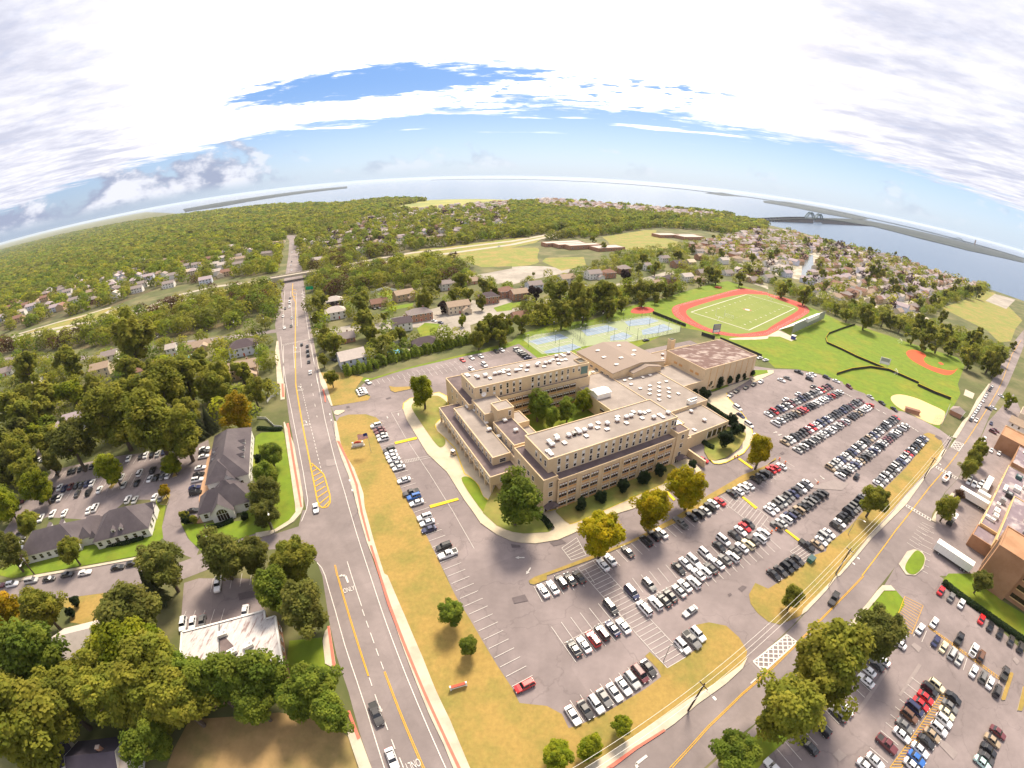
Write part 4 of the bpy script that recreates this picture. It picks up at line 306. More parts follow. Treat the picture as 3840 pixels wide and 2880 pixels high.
D['cars'] = [
 ('cars along the bottom edge of the school lot','bottom row of the school lot beside the dry lawn','9.2,38.5,-1.05,wS 11.9,39.7,-1.05,dS 14.2,40.9,-1.05,wU 16.1,42.3,-1.05,gS 18.4,43.5,-1.05,wS 20.6,44.9,-1.05,wS 22.7,46.3,-1.05,sU 24.7,47.8,-1.05,mV 26.9,49.1,-1.05,dS'),
 ('cars in the small stall block','small stall block of the school lot','20.1,66.2,-1.05,dV 10.3,54.5,2.09,kS 12.6,55.5,2.09,wS 14.9,57.1,2.09,rU 17.2,58.8,2.09,dU 19.9,59.9,2.09,nS 22.6,60.5,2.09,wS'),
 ('cars on the rounded lawn island','row beside the rounded dry lawn by the entrance','36.1,54.4,-1.05,wU 38.8,55.8,-1.05,gP 40.7,57.3,-1.05,wU'),
 ('moving cars in the school lot','driving lane near the school lot entrance','40.5,64.2,3.70,sS'),
 ('lone car at the lawn edge','corner stall beside the dry median lawn','-1.0,45.1,3.67,rU'),
 ('cars in the middle double row','upper line of the middle double row','26.2,70.8,-1.05,nV 31.3,73.0,-1.05,gU 40.8,78.4,-1.05,kS 43.3,80.2,-1.05,wS 45.9,81.2,-1.05,wV 50.2,83.7,-1.05,wU 55.5,86.2,-1.05,kS 57.7,88.8,-1.05,wV 62.1,90.5,-1.05,kS 64.8,92.4,-1.05,wS 66.9,94.0,-1.05,rS 68.9,95.6,-1.05,dS'),
 ('cars in the middle double row','lower line of the middle double row','28.7,65.6,2.09,wV 31.9,67.1,2.09,wU 34.4,67.9,2.09,kS 36.4,69.3,2.09,dS 39.1,70.7,2.09,sS 41.1,72.4,2.09,wS 43.9,73.4,2.09,wU 46.0,76.1,2.09,wS 48.1,77.0,2.09,wU 50.3,78.0,2.09,dS 52.9,79.6,2.09,wS 55.6,81.0,2.09,gS 58.3,81.9,2.09,wU 60.0,84.1,2.09,dS 62.6,85.5,2.09,wS 65.1,86.5,2.09,cU 67.3,88.0,2.09,dS 70.0,88.9,2.09,wU 72.2,91.0,2.09,wU'),
 ('cars behind the yellow trees','row below the yellow trees','19.7,80.1,2.09,wS 21.9,82.0,2.09,wS 27.3,85.0,2.09,dS 33.5,89.0,2.09,kU 36.4,91.2,2.09,kU 39.0,92.3,2.09,wS 46.0,96.7,2.09,gP 50.6,99.3,2.09,kS 53.2,100.5,2.09,kU 55.9,102.0,2.09,sS 58.2,103.8,2.09,kU 59.9,105.4,2.09,wS 62.6,106.4,2.09,rS'),
 ('cars behind the yellow trees','row below the yellow trees past the hatched walk','68.5,110.3,2.09,kS 71.4,111.6,2.09,wS 73.9,113.1,2.09,wU 76.7,114.5,2.09,wS 80.8,117.8,2.09,kU 83.8,119.6,2.09,dS 86.2,121.2,2.09,kU 87.6,121.8,2.09,kS 89.9,123.6,2.09,rS 92.4,124.9,2.09,rS 95.6,125.9,2.09,wS'),
 ('cars beside the lower kerb island','short row under the lower dry kerb island','3.1,71.2,2.09,wS 5.6,72.3,2.09,wS 7.8,74.3,2.09,dU 10.3,75.1,2.09,kS 12.7,75.9,2.09,dS'),
 ('cars parked along the front lawn','row facing the dry median lawn','-66.4,149.2,3.67,wU -64.2,146.5,3.67,mS -62.8,144.5,3.67,mS -61.5,142.2,3.67,sS -60.1,139.5,3.67,wU -55.4,132.2,3.67,dU -54.2,130.4,3.67,wS -53.1,128.2,3.67,wS -51.7,126.1,3.67,wS -50.1,123.6,3.67,sS -48.5,121.4,3.67,wS -44.8,114.6,3.67,wS -40.7,108.2,3.67,dP -39.2,106.3,3.67,bU -37.6,103.5,3.67,wS -33.6,97.1,3.67,wU -32.2,94.8,3.67,wS -31.1,92.0,3.67,nS -25.4,85.4,3.67,kU -23.7,82.6,3.67,wP'),
 ('cars in the lower right rows','upper line of the lower right double row','78.9,101.2,-1.06,wS 81.2,102.8,-1.06,wS 83.5,104.1,-1.06,gU 85.6,105.4,-1.08,sV 88.0,106.7,-1.04,gS 90.0,108.2,-1.05,gU 92.6,109.5,-1.06,nS 94.9,111.1,-1.06,dS 97.2,112.2,-1.05,wU 99.6,113.8,-1.06,kS 101.6,115.2,-1.04,wS'),
 ('cars in the lower right rows','lower line of the lower right double row','78.3,93.9,2.12,gU 80.6,95.2,2.07,sS 83.2,96.8,2.07,wU 85.3,98.0,2.09,nV 87.9,99.4,2.09,dS 90.3,100.9,2.09,tU 92.8,102.2,2.12,kS 95.3,103.6,2.11,gU 97.4,105.1,2.06,gV 99.9,106.5,2.13,kS 102.5,108.0,2.09,dU 104.9,109.2,2.09,dU'),
 ('cars by the green bin','short row by the green bin','68.6,74.4,-1.05,kS 71.4,75.6,-1.05,dS 73.9,76.6,-1.05,kU 76.2,78.0,-1.05,kS 78.8,79.3,-1.05,dS'),
 ('cars along the highway verge','row facing the highway verge','84.8,84.6,-1.05,kP 88.8,84.7,-1.03,tS 91.1,86.2,-1.08,wS 93.2,87.9,-1.08,sV 95.9,89.3,-1.07,wS 100.5,92.2,-1.06,dU 102.9,93.7,-1.06,wS 105.2,95.4,-1.05,kU 107.5,96.8,-1.05,kS 109.8,98.5,-1.06,kV 112.2,99.9,-1.07,gU 114.4,101.3,-1.05,gU 117.0,102.7,-1.05,kU 119.5,104.2,-1.04,kV 121.6,105.8,-1.05,gS'),
 ('cars along the highway verge','far half of the row facing the highway verge','134.2,113.5,-1.04,wS 136.6,114.9,-1.05,gS 139.0,116.3,-1.05,wU 141.4,117.7,-1.03,gV 143.5,118.9,-1.03,wS 146.2,120.3,-1.08,gU 148.4,121.9,-1.06,dU 150.7,123.1,-1.04,wU 153.1,124.7,-1.06,sV 155.5,126.2,-1.04,kS 158.1,127.6,-1.05,nS 160.5,129.0,-1.05,wU 162.8,130.1,-1.06,sS 165.1,131.8,-1.02,sU 167.5,133.4,-1.04,rS 170.0,134.8,-1.04,kS 172.4,136.0,-1.03,wS 174.8,137.3,-1.02,kU 177.2,138.9,-1.09,kS 179.6,140.2,-1.05,kU 182.0,141.7,-1.02,wU 184.1,143.3,-1.03,kV 186.7,144.6,-1.05,nU 189.3,146.1,-1.05,sS'),
 ('cars in the third double row','upper line of the third double row','117.5,124.2,-1.05,tU 119.7,125.7,-1.05,sS 122.0,126.8,-1.05,sU 124.3,128.5,-1.02,wS 126.7,129.9,-1.05,nS 129.4,131.3,-1.05,sS 131.4,132.6,-1.02,wS 134.1,134.2,-1.04,kS 136.2,135.4,-1.05,nS 138.6,136.9,-1.06,wU 141.1,138.5,-1.05,kU 143.4,139.9,-1.01,sS 145.6,141.3,-1.08,wS 148.3,142.7,-1.08,dV 150.7,144.4,-1.04,dS 152.9,145.6,-1.07,tU 155.5,147.1,-1.03,sS 157.7,148.4,-1.05,nU 160.2,149.8,-1.04,sS 162.4,151.3,-1.04,dU 164.9,152.6,-1.06,wS 167.0,154.3,-1.04,gS 169.6,155.4,-1.00,kS 171.9,157.0,-1.08,dU 174.2,158.6,-1.04,wV 176.7,159.8,-1.06,kS 179.0,161.1,-1.05,dS 181.5,162.6,-1.06,gU 184.1,164.1,-1.04,kU 186.3,165.6,-1.04,rS'),
 ('cars in the third double row','lower line of the third double row','119.0,119.2,2.11,wU 121.2,120.7,2.08,kU 123.8,122.1,2.07,gU 126.1,123.4,2.08,wS 128.6,124.8,2.08,sS 131.3,126.1,2.10,nS 133.5,127.8,2.08,wS 135.8,128.8,2.07,tS 138.2,130.2,2.09,kS 140.9,131.6,2.11,dU 143.0,133.0,2.12,gS 145.5,134.3,2.09,sS 148.1,135.8,2.09,nU 150.7,137.3,2.08,wS 152.8,138.7,2.08,kS 155.4,140.0,2.08,kV 157.7,141.5,2.09,wS 160.0,142.8,2.09,sS 162.7,144.2,2.09,mS 165.0,145.6,2.10,mS 167.5,147.0,2.09,dS 170.0,148.4,2.10,kS 172.3,149.9,2.10,wU 174.8,151.3,2.11,wV 177.3,152.6,2.05,kV 182.0,155.5,2.09,wV 184.7,156.7,2.09,gU 186.9,158.2,2.10,wS'),
 ('cars in the second double row','upper line of the second double row','105.5,142.4,-1.04,tS 107.8,143.8,-1.06,sV 110.2,145.1,-1.08,wS 112.4,146.2,-1.05,kV 114.8,147.8,-1.03,dS 117.3,149.3,-1.02,dS 119.6,150.7,-1.06,dU 122.1,152.0,-1.05,mU 124.2,153.5,-1.06,wS 126.7,154.9,-1.07,rU 128.8,155.9,-1.03,sS 131.2,157.6,-1.05,wS 133.5,158.9,-1.06,nV 135.8,160.3,-1.05,gS 138.3,161.6,-1.05,nU 140.8,163.0,-1.04,wS 142.8,164.4,-1.04,gS 145.1,165.8,-1.06,kS 147.7,167.1,-1.04,dU 149.8,168.7,-1.05,kU 152.2,170.0,-1.07,kS 154.9,171.4,-1.05,nU 156.9,172.6,-1.03,kU 159.2,174.3,-1.02,kV 161.4,175.5,-1.05,kS 163.9,176.6,-1.04,mS 166.2,178.1,-1.09,gS 168.8,179.8,-1.05,kS 170.8,180.9,-1.05,gV 173.1,182.3,-1.05,gS 175.6,183.6,-1.08,mS'),
 ('cars in the second double row','lower line of the second double row','108.8,136.9,2.11,sS 110.9,138.2,2.09,gU 113.3,139.5,2.09,wU 115.7,141.1,2.11,kV 118.2,142.5,2.10,sV 120.5,143.8,2.12,kS 122.8,145.4,2.10,sU 125.3,146.7,2.08,gU 127.4,148.1,2.07,sS 130.1,149.8,2.09,wS 132.3,150.8,2.10,kS 134.8,152.2,2.11,wS 137.2,153.9,2.10,wU 139.6,155.3,2.07,dS 142.0,156.5,2.12,sU 144.2,158.1,2.09,sS 146.7,159.6,2.08,mS 149.5,160.8,2.09,wU 151.4,162.3,2.09,kS 156.1,165.0,2.09,kS 158.5,166.6,2.11,dS 161.0,168.1,2.08,kS 163.7,169.5,2.12,tS 165.8,170.9,2.14,sV 168.3,172.4,2.12,gS 170.7,173.7,2.10,wS 173.2,175.0,2.11,wS 175.5,176.6,2.13,wS 177.9,178.1,2.09,rU'),
 ('cars in the first double row','upper line of the first double row','108.9,166.2,-1.07,wS 111.1,167.6,-1.04,kS 113.4,169.1,-1.01,rV 116.0,170.4,-1.04,kS 118.3,171.8,-1.02,nV 120.6,173.2,-1.05,wS 122.6,174.6,-1.03,kU 125.3,175.8,-1.06,wS 127.5,177.4,-1.07,mU 129.7,178.8,-1.05,gU 132.3,180.2,-1.05,sS 134.4,181.5,-1.05,kS 136.8,182.8,-1.06,nU 139.2,184.3,-1.03,kS 141.4,185.7,-1.05,kU 143.6,186.8,-1.04,sU 146.2,188.4,-1.04,dS 148.2,189.8,-1.06,gV 150.7,191.1,-1.06,gS 153.1,192.5,-1.03,wU 155.5,193.8,-1.04,rV 157.8,195.2,-1.05,tS 160.1,196.7,-1.06,mU 162.4,198.2,-1.04,mS 164.7,199.3,-1.04,kU'),
 ('cars in the first double row','lower line of the first double row','108.7,158.2,2.09,wV 111.0,159.7,2.09,kS 113.2,161.1,2.06,wS 115.7,162.7,2.07,gS 118.2,164.1,2.12,gS 120.4,165.4,2.09,dU 123.1,166.5,2.09,kS 125.2,168.1,2.07,tU 127.8,169.4,2.08,mV 129.9,170.9,2.11,rV 132.3,172.2,2.08,rS 134.7,173.8,2.13,kS 137.2,175.3,2.08,kU 139.3,176.7,2.05,gV 141.8,177.9,2.10,sV 144.0,179.3,2.08,wS 146.5,180.6,2.11,wV 149.2,182.4,2.07,wU 151.4,183.5,2.09,wV 153.7,185.0,2.09,nS 156.1,186.2,2.09,gS 158.5,187.7,2.10,rU 160.9,188.9,2.12,gV 163.1,190.4,2.10,dU 165.5,191.6,2.08,sU 168.1,193.3,2.07,wS'),
 ('moving cars in the school lot','lane between the far parking rows','126.8,118.5,0.70,kU'),
 ('moving cars in the school lot','top lane of the school lot','126.6,182.1,0.47,wS 137.9,188.9,0.47,wS 153.4,198.7,0.47,gS'),
 ('cars along the ball field fence','field fence along the school lot','179.3,200.2,-1.45,mU 186.1,188.3,-1.44,sS 189.3,181.6,-1.44,kS 192.8,174.9,-1.43,kS 154.5,217.2,-0.91,kP 159.6,213.0,-0.90,wS 163.1,215.4,-0.91,wS 156.5,208.1,-0.89,kU 170.7,211.7,-0.90,kU 174.7,207.2,-0.89,wS 136.1,204.8,-0.88,wS 141.9,208.2,-0.89,gS'),
 ('cars waiting along the curved walk','curved walk of the school','95.2,171.7,-1.21,wV 94.0,164.7,-1.20,nS 94.6,156.6,-1.18,wV 94.5,147.0,-1.16,wS 96.8,184.8,-2.41,sS 102.3,189.6,-2.41,dS 109.6,194.2,-2.42,dS 115.9,198.3,-2.42,dS 122.0,202.1,-2.42,wS'),
 ('car in the ambulance bay','recessed service bay of the school','64.0,130.2,-0.67,rS'),
 ('cars by the tennis court hedge','short row beside the tennis court hedge','-11.5,236.3,0.54,sV -10.2,233.9,0.53,sS -8.9,231.3,0.52,sV -7.7,229.0,0.52,dV -6.3,226.5,0.49,kV -4.9,224.1,0.52,nS'),
 ('cars in the north lot','north lot behind the school','-40.8,218.9,-0.98,rS -36.2,222.4,-1.00,wS -31.3,225.0,-1.01,wS -23.5,232.9,-1.05,dS -20.3,234.7,-1.06,wS -28.1,213.1,-1.00,wV -34.3,207.7,-0.97,wS -84.4,189.8,-0.80,wS'),
 ('cars at the north lot corner','dry corner lawn beside the avenue','-85.3,181.6,0.77,wS -84.0,179.6,0.76,wS -82.5,177.2,0.76,wS'),
 ('cars on the avenue','avenue beside the yellow hatched island','-70.6,98.0,-1.07,wS'),
 ('cars on the avenue','near end of the avenue','-31.7,36.2,-0.99,dP -26.4,27.4,-1.02,wS'),
 ('cars on the avenue','queue at the avenue stop line','-122.2,200.9,2.03,wS -130.3,215.3,2.04,dS -135.4,224.6,2.04,kU -139.2,231.4,2.04,kU -143.6,239.5,2.04,dS -149.1,242.2,2.06,dS'),
 ('cars on the avenue','avenue between the crossing and the overpass','-177.2,279.1,-1.06,dS -187.2,298.3,-1.06,sS -180.7,275.6,-1.05,wS -198.1,303.5,-1.05,wS -208.0,324.1,-1.05,dS -206.5,328.8,-1.06,wS -214.2,342.5,-1.06,wV -221.7,356.7,-1.06,dS'),
 ('cars on the avenue','avenue beyond the overpass','-292.4,484.8,-1.06,wS -312.2,519.0,-1.06,wS -325.8,544.2,-1.06,dS -371.0,624.9,-1.06,wS -420.5,715.9,-1.06,wS -420.3,727.8,-1.06,dS'),
 ('vehicles on the highway','highway opposite the hospital corner lawn','83.5,64.2,-2.43,dP'),
 ('vehicles on the highway','highway beside the parked line','250.4,164.8,-2.59,wP'),
 ('cars parked along the highway','kerb of the highway by the ball field','246.0,165.2,-2.58,kS 251.0,168.3,-2.58,wS 256.7,171.9,-2.58,sS 261.2,174.6,-2.58,wS 266.0,177.4,-2.58,sS 270.8,180.6,-2.58,wS 276.5,184.2,-2.58,wS 286.4,190.1,-2.58,wS 296.7,196.7,-2.58,wS 302.1,200.2,-2.58,sS 313.2,206.7,-2.58,kS 320.0,210.9,-2.59,dS 325.2,214.0,-2.59,wS'),
 ('cars at the hospital front','forecourt across the highway','251.4,152.4,-1.03,mU 256.0,153.9,-1.03,mS 285.6,180.7,-1.11,wS 316.6,198.5,-1.16,wS 279.7,179.8,-1.11,kS 229.3,134.7,-2.60,wS 232.7,132.0,-2.61,wS 234.4,144.5,-2.58,wV 260.9,161.6,-2.59,nS 301.6,169.8,-2.63,wS'),
 ('cars at the hospital dock','row beside the long white trailer','186.4,111.7,-2.55,wS 189.9,114.0,-2.56,sS 188.1,109.8,-2.56,wP 190.5,108.7,-2.57,wS 194.5,110.5,-2.58,wS'),
 ('cars in the hospital lot','hedge under the brick tower','123.2,61.4,0.52,rS 125.3,58.5,0.52,gS 127.4,55.6,0.52,wS 130.7,49.0,0.52,rS 132.1,46.1,0.52,kS 133.9,43.2,0.52,kS 136.0,40.0,0.52,dS 137.7,37.2,0.52,dU'),
 ('cars in the hospital lot','yellow hatched divider, far side','112.1,51.4,0.52,wS 117.0,44.8,0.52,kP 119.3,40.4,0.52,wP 120.5,38.2,0.52,yU 124.7,31.5,0.52,dP'),
 ('cars in the hospital lot','yellow hatched divider, near side','105.8,50.4,0.52,wS 108.4,45.8,0.52,nS 109.7,43.6,0.52,cS 111.2,41.2,0.52,sV 112.2,39.0,0.52,sS 114.5,34.8,0.52,wS 116.4,32.6,0.52,gU 117.4,30.4,0.52,wS 118.1,27.8,0.52,dU'),
 ('cars in the hospital lot','left line of the hatched hospital row','99.6,33.8,-1.05,cU 96.8,33.4,-1.05,kU 94.3,31.7,-1.05,rS 91.9,30.5,-1.05,rS 89.5,29.9,-1.05,nV 86.9,28.5,-1.05,yU 84.2,26.6,-1.05,gS 82.3,24.7,-1.05,wS 77.3,23.6,-1.05,mP 72.6,20.8,-1.05,wS 69.8,20.1,-1.05,wS'),
 ('cars in the hospital lot','right line of the hatched hospital row','102.6,29.7,-1.05,kS 100.0,27.9,-1.05,gS 97.8,26.6,-1.05,cS 95.8,25.1,-1.05,wU 93.1,23.6,-1.05,wU 90.4,22.8,-1.05,tS 87.9,21.8,-1.05,kS 85.1,20.4,-1.05,wS 83.2,18.9,-1.05,bS 81.2,17.6,-1.05,wS'),
 ('cars in the hospital lot','far right stalls of the hospital lot','109.9,18.1,-1.05,mS 106.8,16.8,-1.05,tS 104.1,15.2,-1.05,kS 102.1,13.7,-1.05,dS 100.2,13.0,-1.05,lS'),
 ('cars in the hospital lot','kerb under the hospital trees','99.6,52.0,2.09,kS 97.5,50.4,2.09,wV 95.8,47.6,2.09,wS 87.8,43.9,2.09,wS 85.3,42.9,2.09,dS 82.0,41.9,2.09,wS 80.0,39.4,2.09,wS 70.9,33.8,2.09,wS 68.5,32.8,2.09,dS 63.0,30.3,2.09,kU 58.5,27.0,2.09,kS 49.0,24.0,2.09,wS'),
 ('cars in the office lot','wood edge of the office lot','-171.7,116.0,2.08,wS -166.3,118.3,2.06,dS -164.3,119.4,2.05,wS -161.1,120.1,2.04,kS -158.4,120.9,2.03,sS -156.3,122.6,2.02,nS -154.1,124.0,2.01,wS -151.9,125.0,2.00,wS -149.0,125.2,1.99,sS -145.8,126.6,1.98,kS'),
 ('cars in the office lot','dark stalls under the office wood','-183.8,110.2,2.12,cS -205.1,102.0,2.20,kS -197.9,103.3,2.17,kS -195.9,104.4,2.17,dS -193.3,105.7,2.16,kS -191.0,106.9,2.15,dS -188.1,108.3,2.14,kS'),
 ('cars in the office lot','upper line of the office double row','-194.9,90.2,2.14,kS -192.5,92.8,2.13,wS -189.1,92.7,2.12,nS -186.8,94.4,2.11,mS -183.9,95.4,2.10,kS -181.6,96.4,2.09,dS -179.2,97.4,2.08,nS -176.6,98.2,2.07,wS -164.1,103.8,2.03,sS -156.9,107.6,2.00,wU -151.5,110.0,1.98,kU -146.1,111.2,1.96,kS'),
 ('cars in the office lot','lower line of the office double row','-194.1,84.4,2.14,kS -188.4,86.4,2.12,kS -185.7,87.3,2.11,wS -178.2,91.0,2.08,dS -172.8,92.8,2.06,kU -168.6,95.1,2.05,wS -158.5,99.8,2.01,sS -152.9,101.6,1.99,kS -148.5,104.9,1.97,wS -146.1,106.1,1.96,kS -143.6,107.0,1.95,gS -141.4,108.0,1.94,wS'),
 ('cars in the office lot','stalls along the tall slate roofed office','-136.7,126.6,0.39,wS -135.4,124.6,0.39,kS -133.2,121.5,0.39,wS -129.5,114.2,0.39,wS -127.3,110.2,0.39,kS -125.5,107.0,0.39,wU -123.6,102.6,0.39,nS -121.1,99.9,0.39,kU -115.6,91.0,0.39,kS'),
 ('cars in the office lot','stalls behind the low slate roofed office','-148.8,92.1,1.98,wU -145.4,92.5,1.96,sS -137.4,95.2,1.93,wS -134.3,95.3,1.92,gS -160.9,85.5,2.02,wV -162.7,83.7,2.03,wS -173.8,80.1,2.07,wS -183.7,75.4,2.11,wS -179.8,78.6,2.09,wS'),
 ('cars in the office lot','left end of the office lot','-207.0,80.6,0.45,mS -204.4,77.5,0.46,gS -185.3,66.2,0.47,kS -182.9,64.1,0.47,dS -181.7,61.9,0.47,sS -179.1,59.9,0.47,wS -224.9,108.3,0.44,wS -228.0,108.4,0.44,wS'),
 ('cars parked on the side street','kerb of the side street','-126.4,62.6,0.41,kS -121.9,65.2,0.41,kS -137.6,57.9,0.42,wS -144.2,55.5,0.43,dS -164.4,46.3,0.44,wU -157.2,49.7,0.43,sV -150.3,52.2,0.43,dS -170.0,44.2,0.44,mS'),
 ('cars by the white roofed building','white flat roofed building','-87.0,63.7,-1.11,wP -73.9,56.7,-1.18,wS -89.8,49.5,-1.08,wU -87.2,50.4,-1.10,wS -84.7,51.5,-1.11,gS'),
 ('cars by the blue gabled house','blue grey gabled building by the avenue','-204.4,242.3,0.83,wS -203.6,239.2,0.82,kS -201.9,235.6,0.81,kS -200.2,231.2,0.81,kS -190.5,215.5,0.78,wS -186.9,216.0,0.78,sS'),
 ('cars in house driveways','driveways of the houses north of the school','-71.8,287.1,-0.65,wS -66.5,283.4,-0.65,nS -52.0,304.1,-0.70,dS -126.7,317.7,-0.65,dS -123.4,319.1,-0.65,kS -114.9,217.3,-0.48,kS -9.8,343.3,-0.70,kS -5.3,307.3,-0.65,sS 101.2,454.4,-0.86,dS 42.5,399.9,-0.79,gS 68.2,405.6,-0.80,sS -10.1,339.8,-0.69,dS 142.9,427.2,-0.82,wS'),
 ('cars on the parkway','far parkway','-108.9,564.1,0.79,wS -56.1,622.8,0.86,wS'),
 ('cars by the gym','back of the domed gym','69.1,257.9,0.53,kS 137.5,236.6,0.44,wS 140.1,233.4,0.43,wS'),
]
